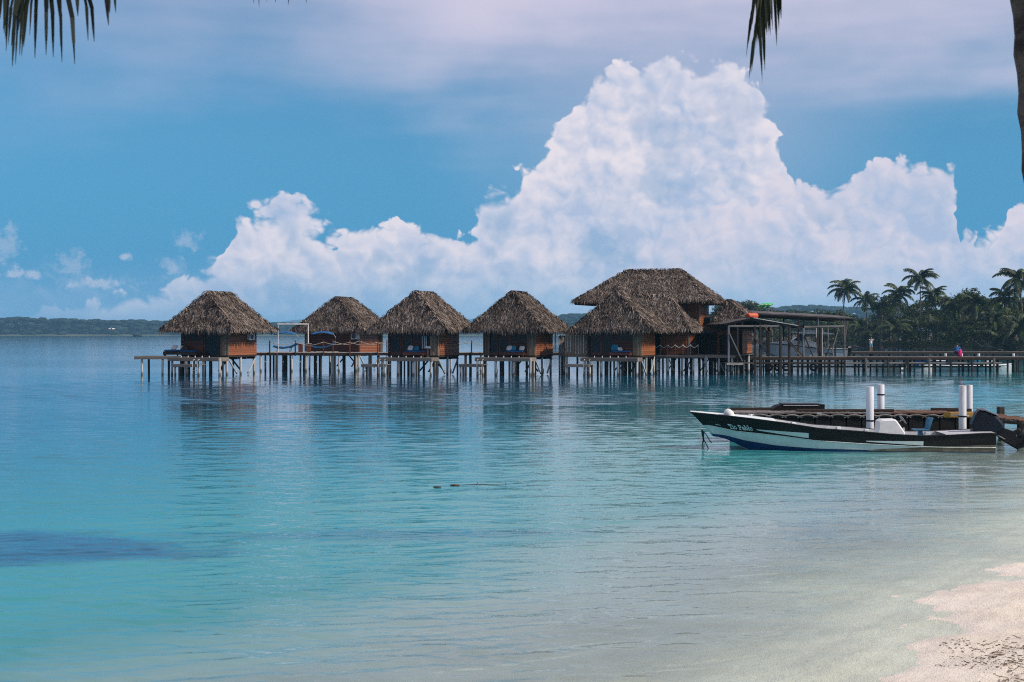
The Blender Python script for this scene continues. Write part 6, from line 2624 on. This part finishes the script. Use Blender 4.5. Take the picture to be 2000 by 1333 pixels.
# helm seat
mb = MB()
mb.slab([(cx(1782), bz(840)), (cx(1809), bz(840)), (cx(1811), bz(837.5)), (cx(1783), bz(838))], -.24, .24, .02)
seat = mb.build('helm_seat', SEATC, boat)
mb = MB()
mb.slab([(cx(1806), bz(842)), (cx(1811), bz(842)), (cx(1819), bz(815.5)), (cx(1815.5), bz(814.5)), (cx(1812), bz(818))], -.23, .23, .02)
mb.build('seat_back', SEATC, seat)
mb = MB()
mb.slab([(cx(1790), .14), (cx(1804), .14), (cx(1800), bz(840)), (cx(1793), bz(840))], -.08, .08, .02)
mb.build('seat_post', SEATC, seat)
# stern deck, transom board
mb = MB()
rows = []
for t_ in np.linspace(0, .16, 6):
    g, b_ = gun_z(t_), gun_b(t_) - .1
    x_ = bow_x(t_, 1)
    rows.append([(x_, b_, g + .016), (x_, b_ * .5, g + .022), (x_, -b_ * .5, g + .022), (x_, -b_, g + .016)])
mb.loft(rows, closed=False, cap=False)
mb.build('stern_deck', BGREY, boat, recalc=False)
mb = MB()
mb.span(-BL / 2 - .05, -BL / 2 + .03, -.40, .40, -.15, gun_z(0) - .02)
mb.build('transom_board', BBLACK, boat)
# outboard motor, tilted up out of the water
mx_ = lambda zx: cx(1650 + zx / 5.714)
mz = lambda zy: bz(740 + zy / 5.714)
mb = MB()
mb.slab([(mx_(a), mz(b_)) for a, b_ in ((1640, 590), (1750, 545), (1850, 575), (1915, 545), (1930, 560), (1880, 600), (1872, 618), (1905, 655), (1930, 660), (1945, 630), (1990, 610), (2040, 625), (2050, 690), (1990, 735), (1895, 780), (1830, 745), (1740, 690), (1700, 665))], -.075, .075, .035)
om = mb.build('outboard_motor', BLACK, boat)
mb = MB()
mb.slab([(mx_(a), mz(b_)) for a, b_ in ((1390, 505), (1405, 455), (1440, 372), (1475, 335), (1510, 330), (1640, 385), (1668, 402), (1740, 510), (1745, 545), (1700, 595), (1640, 612), (1560, 600), (1400, 585))], -.24, .24, .09)
mb.build('cowling', COWL, om)
mb = MB()
mb.slab([(mx_(a), mz(b_)) for a, b_ in ((1468, 338), (1508, 322), (1660, 388), (1668, 404), (1640, 396), (1505, 342))], -.246, .246, .06)
mb.build('cowling_trim', GREYMETAL, om)
mb = MB()
mb.slab([(mx_(a), mz(b_)) for a, b_ in ((1540, 600), (1640, 610), (1640, 690), (1590, 800), (1545, 800))], -.17, .17, .03)
mb.build('bracket', BLACK, om)
mb = MB()
hub = Vector((mx_(1985), 0, mz(655)))
ad = (Vector((mx_(2040), 0, mz(625))) - Vector((mx_(1940), 0, mz(690)))).normalized()
mb.tube([hub - ad * .10, hub + ad * .12], [.06, .045], 10)
pr = mb.build('propeller', GREYMETAL, om, loc=None)
for k in range(3):
    mb = MB()
    a = 2 * PI * k / 3 + .4
    e1_, e2_ = Vector((0, 1, 0)), ad.cross(Vector((0, 1, 0)))
    rd = e1_ * math.cos(a) + e2_ * math.sin(a)
    tg = ad.cross(rd)
    rows = []
    for r_, w_, tw in ((.04, .05, .9), (.10, .10, .7), (.16, .11, .5), (.19, .04, .4)):
        dv = tg * math.cos(tw) + ad * math.sin(tw)
        rows.append([tuple(hub + rd * r_ - dv * w_ + ad * .006), tuple(hub + rd * r_ + dv * w_ + ad * .006), tuple(hub + rd * r_ + dv * w_ - ad * .006), tuple(hub + rd * r_ - dv * w_ - ad * .006)])
    mb.loft(rows)
    mb.build('propeller_blade', GREYMETAL, om)
mb = MB()
for o_ in (-.05, .05):
    mb.tube([(mx_(1680), o_, mz(430)), (mx_(1720), o_, mz(470)), (mx_(1745), o_, mz(530))], .012, 5)
mb.tube([(mx_(1640), .12, mz(610)), (mx_(1700), .14, mz(640)), (mx_(1750), .10, mz(665))], .022, 6)
mb.tube([(mx_(1600), .05, mz(640)), (mx_(1660), .10, mz(700)), (mx_(1640), .08, mz(770))], .012, 5)
mb.build('steering_linkage', GREYMETAL, om, smooth=True)
# handrail and cleats aft
mb = MB()
mb.tube([(cx(1872), .62, bz(851)), (cx(1882), .6, bz(845)), (cx(1900), .55, bz(843.5)), (cx(1925), .5, bz(844))], .018, 6)
mb.build('stern_rail', BGREY, boat, smooth=True)
# bow rope hanging into the water
mb = MB()
ey = hull_pt(.965, .42, 1, .0)
ey = Vector((cx(1373.5), .0, bz(843)))
mb.tube([ey, ey + Vector((-.02, .05, -.12)), ey + Vector((-.03, .04, -.24))], [.03, .045, .03], 6)
for dx, dx2 in ((.03, .035), (-.02, .01), (-.08, -.20)):
    e = ey + Vector((-.03, .04, -.22))
    mb.tube([e, e + Vector((dx, .02, -.16)), e + Vector((dx2, .03, -.42)), e + Vector((dx2 + .01, .03, -.75))], .014, 5)
mb.tube([ey, ey + Vector((-.10, .03, -.10)), ey + Vector((-.22, .03, -.30)), ey + Vector((-.26, .05, -.34))], .014, 5)
mb.build('bow_rope', DARKROPE, boat, smooth=True)
# white fender lying on the foredeck
mb = MB()
rings = []
for f in np.linspace(-1, 1, 11):
    r = .15 * (1 - abs(f) ** 3) + .015
    rings.append([(f * .17, r * math.cos(a) * .9, r * .95 * math.sin(a) + .04 * (1 - f)) for a in np.linspace(0, 2 * PI, 12, endpoint=False)])
mb.loft(rings)
o = mb.build('fender', WHITECLOTH, None, smooth=True)
o.location = (SX(1423.5, BD), BD, bz(816) + .03)
o.rotation_euler = (0, .15, .4)
tag(o, 'white fender lying on the foredeck of the moored open boat', 'fender')
mb = MB()
b0 = S(1412, 817, BD - .05)
mb.tube([b0 + Vector((.0, 0, .02)), b0 + Vector((-.06, 0, .05)), b0 + Vector((-.12, 0, .08)), b0 + Vector((-.10, .02, .10))], .02, 6)
mb.tube([b0 + Vector((.0, 0, .02)), b0 + Vector((.03, .1, .03)), b0 + Vector((-.10, .12, .05))], .02, 6)
o = mb.build('rope', DARKROPE, None, smooth=True)
tag(o, 'short green rope end on the foredeck beside the white fender', 'rope')

# ------------------------------------------------------------------ floating dock behind the boat
DD = 42.6
dock = thing('floating_dock', 'low black floating dock with a planked top, behind the moored open boat', 'dock', (SX(1660, DD), DD, 0), 0)
X = lambda px, d=41.9: SX(px, d) - dock.location.x
zt = SZ(808, 41.9)
FLOAT = mat('dock_float', (0.008, 0.007, 0.007), (0.013, 0.012, 0.011), 2.0, .6, spec=.15, rnd=.2, stain=((0.05, 0.045, 0.04, 1), 3, .62, .85))
TRIM = mat('dock_trim', (0.22, 0.195, 0.18), (0.10, 0.088, 0.08), 5, .85, rnd=.2)
PLANKB = mat('brown_plank', (0.16, 0.085, 0.052), (0.08, 0.042, 0.028), 3, .8, (1, 4, 4), rnd=.3, bump=.004)
step = 30.4
px = 1439.0
fm = None
i = 0
while px < 1905:
    wd = X(px + step) - X(px)
    if fm is None:
        mb = MB()
        e = .03
        prof = [(-wd / 2 + .01, -.35), (wd / 2 - .01, -.35), (wd / 2 - .01, zt - .12), (wd / 2 - .05, zt - .06), (-wd / 2 + .05, zt - .06), (-wd / 2 + .01, zt - .12)]
        mb.slab(prof, -.75, .75, .03)
        fm = mb.mesh('float', FLOAT)
        mb = MB()
        pts = [(-wd / 2 + wd * k / 8, -.79, zt - .035 - .045 * (1 - abs(math.sin(PI * (k / 8)))) ** 1.0) for k in range(9)]
        mb.tube(pts, .028, 6)
        mb.bar((-wd / 2 + .0, -.78, zt - .07), (-wd / 2 + .07, -.79, zt - .115), .035)
        mb.bar((-wd / 2 - .0, -.78, zt - .07), (-wd / 2 - .06, -.79, zt - .115), .035)
        sm_ = mb.mesh('edge_trim', TRIM)
    c_ = X(px + step / 2)
    link('float', fm, dock, (c_, 0, R.uniform(-.01, .006)))
    link('edge_trim', sm_, dock, (c_, 0, R.uniform(-.008, .008)))
    px += step
    i += 1
x = X(1441)
while x < X(1903):
    pz_ = zt + .012 + R.uniform(-.004, .006)
    board(dock, PLANKB if x > X(1745) else TRIM, (x, -.74, pz_), (x, .78, pz_), .155, .035, 'plank')
    x += .165
for pa, pb, dd in ((1560, 1752, -.35), (1440, 1530, .55), (1840, 1905, .4), (1862, 1910, -.1)):
    board(dock, DARKWOOD, (X(pa), dd, zt + .07), (X(pb), dd, zt + .07), .10, .08, 'curb')
mb = MB()
mb.tube([(X(1466), -.80, zt - .02), (X(1466), -.80, zt - .12)], [.03, .06], 8)
mb.bar((X(1461), -.80, zt - .03), (X(1472), -.80, zt - .03), .03)
mb.build('cleat', WHITE, dock)
mb = MB()
mb.span(X(1594), X(1603), -.805, -.79, SZ(812, 41.2), SZ(807.5, 41.2))
mb.build('pale_tag', PALEDECK, dock)
# yellow board and a thin pipe on the dock's front
YEL = mat('ochre_board', (0.42, 0.24, 0.045), (0.33, 0.18, 0.035), 3, .7)
o = board(None, YEL, S(1843.5, 810.8, 41.0), S(1901, 810.6, 41.0), .05, .15, 'ochre_board')
tag(o, 'ochre yellow board fixed along the front of the floating dock', 'board')
o = board(None, BGREY, S(1858, 811.2, 40.9), S(1892, 813.0, 40.9), .03, .04, 'pale_pipe')
tag(o, 'short pale pipe lying across the ochre yellow board', 'pipe')

# black hatch-like locker on the dock
t = thing('dock_locker', 'long black locker with a sloped end on the floating dock', 'locker', (SX(1558, 43.2), 43.2, zt + .03), 0)
xl = lambda p: SX(p, 42.9) - t.location.x
mb = MB()
hz = SZ(790.5, 42.9) - zt - .03
mb.slab([(xl(1506), 0), (xl(1611), 0), (xl(1611.5), hz), (xl(1526), hz - .01), (xl(1519), hz - .04)], -.3, .35, .02)
mb.build('body', FLOAT, t)
mb = MB()
mb.span(xl(1528), xl(1600), -.32, .3, hz + .002, hz + .03)
mb.build('lid', COWL, t)
mb = MB()
mb.span(xl(1530), xl(1598), -.325, -.30, hz - .035, hz - .015)
mb.build('lid_edge', BGREY, t)


# white mooring pilings standing round the dock
def piling(px, ytop, d, label, band=None, r=.108):
    t = thing('mooring_piling', label, 'piling', (SX(px, d), d, 0), R.uniform(0, 6), 'white mooring pilings of the floating dock')
    z1 = SZ(ytop, d)
    mb = MB()
    mb.tube([(0, 0, -2.2), (0, 0, z1 - .01), (0, 0, z1)], [r, r, r * .96], 20)
    o = mb.build('pipe', WHITEPIPE, t)
    for p in o.data.polygons:
        p.use_smooth = len(p.vertices) == 4
    if band:
        mb = MB()
        zb = SZ(band, d)
        mb.tube([(0, 0, zb - .02), (0, 0, zb + .02)], r + .012, 20)
        mb.build('strap', BLACK, t)
    return t


WHITEPIPE = mat('white_pipe', (0.70, 0.70, 0.71), (0.60, 0.60, 0.62), .8, .35, (1, 1, .5), stain=((0.45, 0.43, 0.38, 1), 2.5, .56, .8), rnd=.06, wet=((0.10, 0.105, 0.07, 1), .42))
piling(1699.3, 755.5, 40.75, 'front left white piling, rising behind the boat\'s console', 822)
piling(1720.5, 751.5, 44.0, 'back left white piling, standing behind the dock right of the front left one', 771)
piling(1880, 753.5, 40.75, 'front right white piling, standing before the ochre yellow board', 813.5)
piling(1892.7, 752.3, 44.0, 'back right white piling, half hidden behind the front right one')

# gangway to the shore
gw = thing('gangway', 'reddish plank gangway sloping off to the right from the floating dock', 'gangway', (SX(1900, 43), 43, 0), 0)
pA, pB = S(1856, 804, 43.4), S(2035, 823, 40.0)
dirn = (pB - pA)
L = dirn.length
dirn.normalize()
lat = Vector((-dirn.y, dirn.x, 0)).normalized()
loc0 = Vector(gw.location)
nb = int(L / .17)
for i in range(nb):
    c = pA + dirn * (i + .5) * .17 - loc0
    wob = R.uniform(-.012, .012)
    board(gw, PLANKB, c - lat * .50 + Vector((0, 0, wob)), c + lat * .50 + Vector((0, 0, wob + R.uniform(-.01, .01))), .145, .04, 'plank')
for sg in (-.5, .5):
    board(gw, DARKWOOD, pA - loc0 + lat * sg - Vector((0, 0, .10)), pB - loc0 + lat * sg - Vector((0, 0, .07)), .06, .09, 'stringer')
for f in (.42, .62, .95):
    c = pA + dirn * L * f - loc0
    for sg in (-.55, .55):
        pile(gw, PILEDARK, c.x + lat.x * sg, c.y + lat.y * sg, -1.5, c.z - .03, .07)
o = board(None, PILEDARK, S(1954.5, 852, 43.6) * 1.0, S(1954.5, 795.5, 43.6), .20, .20, 'mooring_post', up=(0, 1, 0))
tag(o, 'short dark square post standing behind the gangway planks', 'post')

# floating sticks and leaves out on the water
for i, (px, py, l_, lb) in enumerate(((889, 949, .24, 'small dark leaf floating on the open water, left of the thin stick'), (854, 952.5, .18, 'tiny dark sliver floating left of the small dark leaf'), (947, 948.5, .62, 'thin dark stick floating on the open water in the middle'))):
    d = EYE * F / (py - HY)
    mb = MB()
    if i < 2:
        mb.blob((0, 0, .01), (l_ * .5, .07, .022), 8, 5)
    else:
        mb.tube([(-l_ * .8, 0, .005), (-l_ * .3, .02, .02), (.1, 0, .012), (l_ * .8, -.02, .015)], [.005, .009, .010, .004], 6)
        mb.tube([(-.18, 0, .01), (-.15, .0, .06)], .008, 5)
        mb.tube([(l_ * .7, 0, .01), (l_ * .72, .0, .07)], .007, 5)
    o = mb.build('floating_leaf' if i < 2 else 'floating_stick', PILEDARK, None, smooth=True)
    o.location = (SX(px, d), d, 0)
    tag(o, lb, 'leaf' if i < 2 else 'stick')


# ------------------------------------------------------------------ palms over the near beach
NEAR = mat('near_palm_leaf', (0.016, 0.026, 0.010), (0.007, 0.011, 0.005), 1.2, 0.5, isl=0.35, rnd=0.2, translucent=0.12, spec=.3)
NEARBARK = mat('near_palm_bark', (0.105, 0.088, 0.078), (0.028, 0.023, 0.021), 4.5, 0.9, (1, 1, 2.5), bump=.02, bscale=14, stain=((0.27, 0.25, 0.24, 1), 3.2, .63, .76))
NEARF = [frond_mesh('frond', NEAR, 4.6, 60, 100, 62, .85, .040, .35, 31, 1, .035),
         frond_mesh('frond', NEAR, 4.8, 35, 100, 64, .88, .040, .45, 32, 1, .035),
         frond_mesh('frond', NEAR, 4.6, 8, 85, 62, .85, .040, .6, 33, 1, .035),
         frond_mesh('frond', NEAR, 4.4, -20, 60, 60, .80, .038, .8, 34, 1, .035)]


def near_palm(base, crown, label, n=16, seed=0, r0=.19, r1=.13, bend=.5, skip=None, size=1.0, kinds=None):
    rng = random.Random(seed)
    t = thing('palm_tree', label, 'palm tree', base, 0, None)
    top = Vector(crown) - Vector(base)
    trunk_mb((0, 0, -.4), top, r0, r1, bend, 30, True, seed, 14).build('trunk', NEARBARK, t, smooth=True)
    for i in range(n):
        f = i / (n - 1)
        k = max(0, min(3, int(f * 4 + rng.uniform(-.3, .3))))
        rz_ = (i * 2.39996 + rng.uniform(-.25, .25) + seed) % (2 * PI)
        if skip and skip(rz_, f):
            continue
        o = link('frond', (kinds or NEARF)[k], t, top + Vector((0, 0, .1 - .35 * f)))
        o.rotation_euler = (rng.uniform(-.3, .3), rng.uniform(-.1, .15), rz_)
        s = size * rng.uniform(.85, 1.08)
        o.scale = (s, s, s)
    # leaf bases and coconuts round the bud
    mb = MB()
    for k in range(9):
        a = rng.uniform(0, 6.28)
        mb.blob(top + Vector((math.cos(a) * .24, math.sin(a) * .24, -.42 + rng.uniform(-.12, .1))), (.11, .11, .14), 8, 6)
    mb.build('coconuts', DEADFROND, t, smooth=True)
    return t


def hanging_frond(t, root, tip, label=None, seed=0, pairs=46, leafl=.5, leafw=.036, rach=.02, spread=.45, start=.1):
    """a frond hanging down from root to tip (world points), leaflets drooping along it"""
    rng = random.Random(seed)
    base = Vector(t.location)
    a, b_ = Vector(root) - base, Vector(tip) - base
    mb = MB()
    n = 14
    h = Vector((b_.x - a.x, b_.y - a.y, 0))
    pts = []
    for i in range(n + 1):
        f = i / n
        p = a.lerp(b_, f)
        p += Vector((0, 0, .55 * math.sin(PI * f) * h.length * .35)) + h * (.12 * math.sin(PI * f))
        pts.append(p)
    mb.tube(pts, [max(.004, rach * (1 - .85 * i / n)) for i in range(n + 1)], 6)
    for sg in (-1, 1):
        for k in range(pairs):
            f = start + (1 - start) * (k + rng.uniform(0, .9)) / pairs
            f = min(f, .995)
            i = min(int(f * n), n - 1)
            p = pts[i].lerp(pts[i + 1], f * n - i)
            tg = (pts[i + 1] - pts[i]).normalized()
            sd_ = Vector((sg, rng.uniform(-.8, .8), 0)).normalized()
            l_ = leafl * rng.uniform(.7, 1.15) * (1.0 - .45 * max(0, f - .6) / .4)
            d1_ = (sd_ * spread + tg * .9 + Vector((0, 0, -.5))).normalized()
            d2_ = (d1_ + Vector((0, 0, -1.3))).normalized()
            w_ = leafw * rng.uniform(.7, 1.2)
            wv = Vector((rng.uniform(.3, 1), rng.uniform(-1, 1), rng.uniform(-.2, .2))).normalized() * w_ * .5
            bb = len(mb.v)
            for q, kk in ((p, .6), (p + d1_ * l_ * .4, 1), (p + d1_ * l_ * .4 + d2_ * l_ * .35, .8), (p + d1_ * l_ * .4 + d2_ * l_ * .68, .08)):
                mb.v += [tuple(q - wv * kk), tuple(q + wv * kk)]
            mb.f += [(bb, bb + 1, bb + 3, bb + 2), (bb + 2, bb + 3, bb + 5, bb + 4), (bb + 4, bb + 5, bb + 7, bb + 6)]
            mb.mi += [0] * 3
    o = mb.build('frond', NEAR, t, recalc=False)
    return o


# right-hand palm: its trunk leans in at the right edge, one old frond hangs into view
dR = 8.2
base = Vector((4.25, dR + .6, .9))
pE0, pE1 = S(2010, 380, dR), S(1981, 0, dR)
axis = (pE1 - pE0)
r_in = .165
low = pE0 + Vector((r_in, 0, 0))
top = low + axis.normalized() * 5.9
base = low - axis.normalized() * ((low.z - sand_z(low.x, dR)) / axis.normalized().z)
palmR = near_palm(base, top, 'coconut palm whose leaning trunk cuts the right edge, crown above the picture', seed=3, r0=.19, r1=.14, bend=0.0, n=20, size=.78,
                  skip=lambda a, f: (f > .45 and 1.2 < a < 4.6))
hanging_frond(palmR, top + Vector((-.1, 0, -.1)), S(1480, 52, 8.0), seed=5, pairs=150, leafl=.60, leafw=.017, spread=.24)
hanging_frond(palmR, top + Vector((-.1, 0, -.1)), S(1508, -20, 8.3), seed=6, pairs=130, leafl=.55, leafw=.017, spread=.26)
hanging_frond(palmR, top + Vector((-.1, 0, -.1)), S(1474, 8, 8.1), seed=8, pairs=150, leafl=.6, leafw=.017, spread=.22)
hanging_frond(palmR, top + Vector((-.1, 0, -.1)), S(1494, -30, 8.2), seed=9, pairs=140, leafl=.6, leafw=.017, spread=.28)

# left-hand palm: off the frame, its lowest fronds dip into the top left corner
baseL = Vector((-5.6, 6.6, sand_z(-5.6, 6.6)))
crownL = Vector((-4.1, 7.0, 8.4))
palmL = near_palm(Vector((-5.6, 6.2, sand_z(-5.6, 6.2))), crownL, 'coconut palm left of the picture whose frond tips hang in the top left corner', seed=9, n=16,
                  skip=lambda a, f: f > .40)


def fringe_frond(t, root, tips, seed, leafw=.030, rach_d=6.0):
    """a frond passing just above the frame whose long leaflets hang down into it; tips = (x at top, x at tip, y at tip)"""
    rng = random.Random(seed)
    base = Vector(t.location)
    a = Vector(root) - base
    mb = MB()
    y_st = -70
    x0, x1 = tips[0][0], tips[-1][0]
    st0, st1 = S(x0 - 30, y_st, rach_d), S(x1 + 25, y_st + 40, rach_d + .25)
    stalk = []
    p3, dr = st0 - base, (st1 - st0).normalized()
    span = (p3 - a).length
    p1, p2 = a + Vector((0, 0, .30 * span)) + (p3 - a) * .12, p3 - dr * .35 * span + Vector((0, 0, .12 * span))
    for f in np.linspace(0, 1, 19):
        g = 1 - f
        stalk.append(a * g ** 3 + p1 * (3 * g * g * f) + p2 * (3 * g * f * f) + p3 * f ** 3)
    # leaflets along the part above the picture
    for k in range(110):
        f = rng.uniform(.12, .90)
        q = f * 18
        p = stalk[int(q)].lerp(stalk[int(q) + 1], q % 1)
        tg = (stalk[int(q) + 1] - stalk[int(q)]).normalized()
        sd_ = tg.cross(Vector((0, 0, 1))).normalized() * (1 if k % 2 else -1)
        l_ = .55 * rng.uniform(.7, 1.1) * (.6 + .4 * math.sin(PI * f))
        d1_ = (sd_ + tg * .7 + Vector((0, 0, -.25))).normalized()
        d2_ = (d1_ + Vector((0, 0, -.9))).normalized()
        wv = tg * leafw * .6
        bb = len(mb.v)
        for qq, kk in ((p, .6), (p + d1_ * l_ * .45, 1), (p + d1_ * l_ * .45 + d2_ * l_ * .5, .1)):
            mb.v += [tuple(qq - wv * kk), tuple(qq + wv * kk)]
        mb.f += [(bb, bb + 1, bb + 3, bb + 2), (bb + 2, bb + 3, bb + 5, bb + 4)]
        mb.mi += [0, 0]
    m_ = 24
    for i in range(1, m_ + 1):
        stalk.append((st0.lerp(st1, i / m_)) - base)
    mb.tube(stalk, [.022 - .018 * i / (len(stalk) - 1) for i in range(len(stalk))], 6)
    for (xa, xb, yb) in tips:
        f = (xa - (x0 - 30)) / ((x1 + 25) - (x0 - 30))
        p = st0.lerp(st1, min(max(f, 0), 1)) - base
        q = S(xb, yb, rach_d + rng.uniform(-.12, .2)) - base
        mid = p.lerp(q, .5) + Vector(((xb - xa) * .0006, 0, .01))
        w_ = leafw * rng.uniform(.75, 1.2)
        for (u0, u1, k0, k1) in ((p, p.lerp(mid, .5) + Vector((0, 0, .005)), .7, 1.0), (p.lerp(mid, .5) + Vector((0, 0, .005)), mid, 1.0, .9), (mid, mid.lerp(q, .55), .9, .6), (mid.lerp(q, .55), q, .6, .12)):
            wv = Vector((1, rng.uniform(-.5, .5), .12)).normalized() * w_ * .5
            mb.face([u0 - wv * k0, u0 + wv * k0, u1 + wv * k1, u1 - wv * k1])
    return mb.build('frond', NEAR, t, recalc=False)


fringe_frond(palmL, crownL, [(-20, -12, 60), (2, -4, 52), (12, 8, 66), (18, 12, 100), (28, 10, 75), (38, 24, 130), (46, 30, 126), (52, 38, 108), (60, 42, 110), (64, 46, 92), (70, 68, 114), (84, 90, 108), (92, 104, 112), (104, 121, 122),
                                  (112, 118, 90), (120, 146, 126), (140, 152, 32), (155, 172, 80), (160, 184, 82), (192, 212, 50), (203, 214, 26), (215, 226, 25)], 12, rach_d=6.2, leafw=.019)
fringe_frond(palmL, crownL + Vector((.1, .2, 0)), [(-34, -22, 40), (8, 0, 38), (22, 6, 58), (34, 16, 88), (44, 22, 90), (58, 36, 60), (66, 58, 70), (90, 92, 80)], 13, rach_d=6.6, leafw=.016)
fringe_frond(palmL, crownL + Vector((.2, .3, .1)), [(488, 496, 8), (502, 506, 15), (520, 521, 4), (538, 538, 5), (566, 563, 10), (597, 598, 6)], 14, leafw=.014, rach_d=9.5)


# ------------------------------------------------------------------ weed and crumbs on the sand
def sand_litter():
    rng = random.Random(17)
    mb = MB()
    WEED = mat('dry_weed', (0.22, 0.165, 0.12), (0.10, 0.075, 0.055), 6, .95, isl=.6)
    spots = [(1985, 1215, 70, 18), (1950, 1225, 90, 16), (1900, 1240, 80, 12), (1995, 1265, 60, 26), (1975, 1290, 70, 20), (1985, 1245, 80, 22), (1780, 1292, 30, 5), (1820, 1245, 60, 8), (1760, 1330, 50, 6), (1990, 1325, 50, 12), (1880, 1325, 90, 8), (1860, 1210, 100, 10)]
    for (px, py, rx, ry) in spots:
        for k in range(int(rx * ry * .06)):
            x_ = px + rng.gauss(0, rx * .5)
            y_ = py + rng.gauss(0, ry * .5)
            d = 2.9 * F / max(60, (y_ - HY))
            wx, wy = SX(x_, d), d
            if shore_dist(wx, wy) > -.25:
                continue
            z = sand_z(wx, wy) + .004
            a = rng.uniform(0, 6.28)
            l_ = rng.uniform(.008, .045) if rng.random() < .93 else .09
            w_ = rng.uniform(.003, .010)
            dv = Vector((math.cos(a), math.sin(a), rng.uniform(-.1, .35)))
            sv = Vector((-math.sin(a), math.cos(a), rng.uniform(-.3, .3)))
            p = Vector((wx, wy, z + rng.uniform(0, .012)))
            mb.face([p - dv * l_ * .5 - sv * w_ * .5, p + dv * l_ * .5 - sv * w_ * .3, p + dv * l_ * .5 + sv * w_ * .3 + Vector((0, 0, .006)), p - dv * l_ * .5 + sv * w_ * .5 + Vector((0, 0, .008))])
    tag(mb.build('beach_litter', WEED, recalc=False), kind='stuff')


sand_litter()
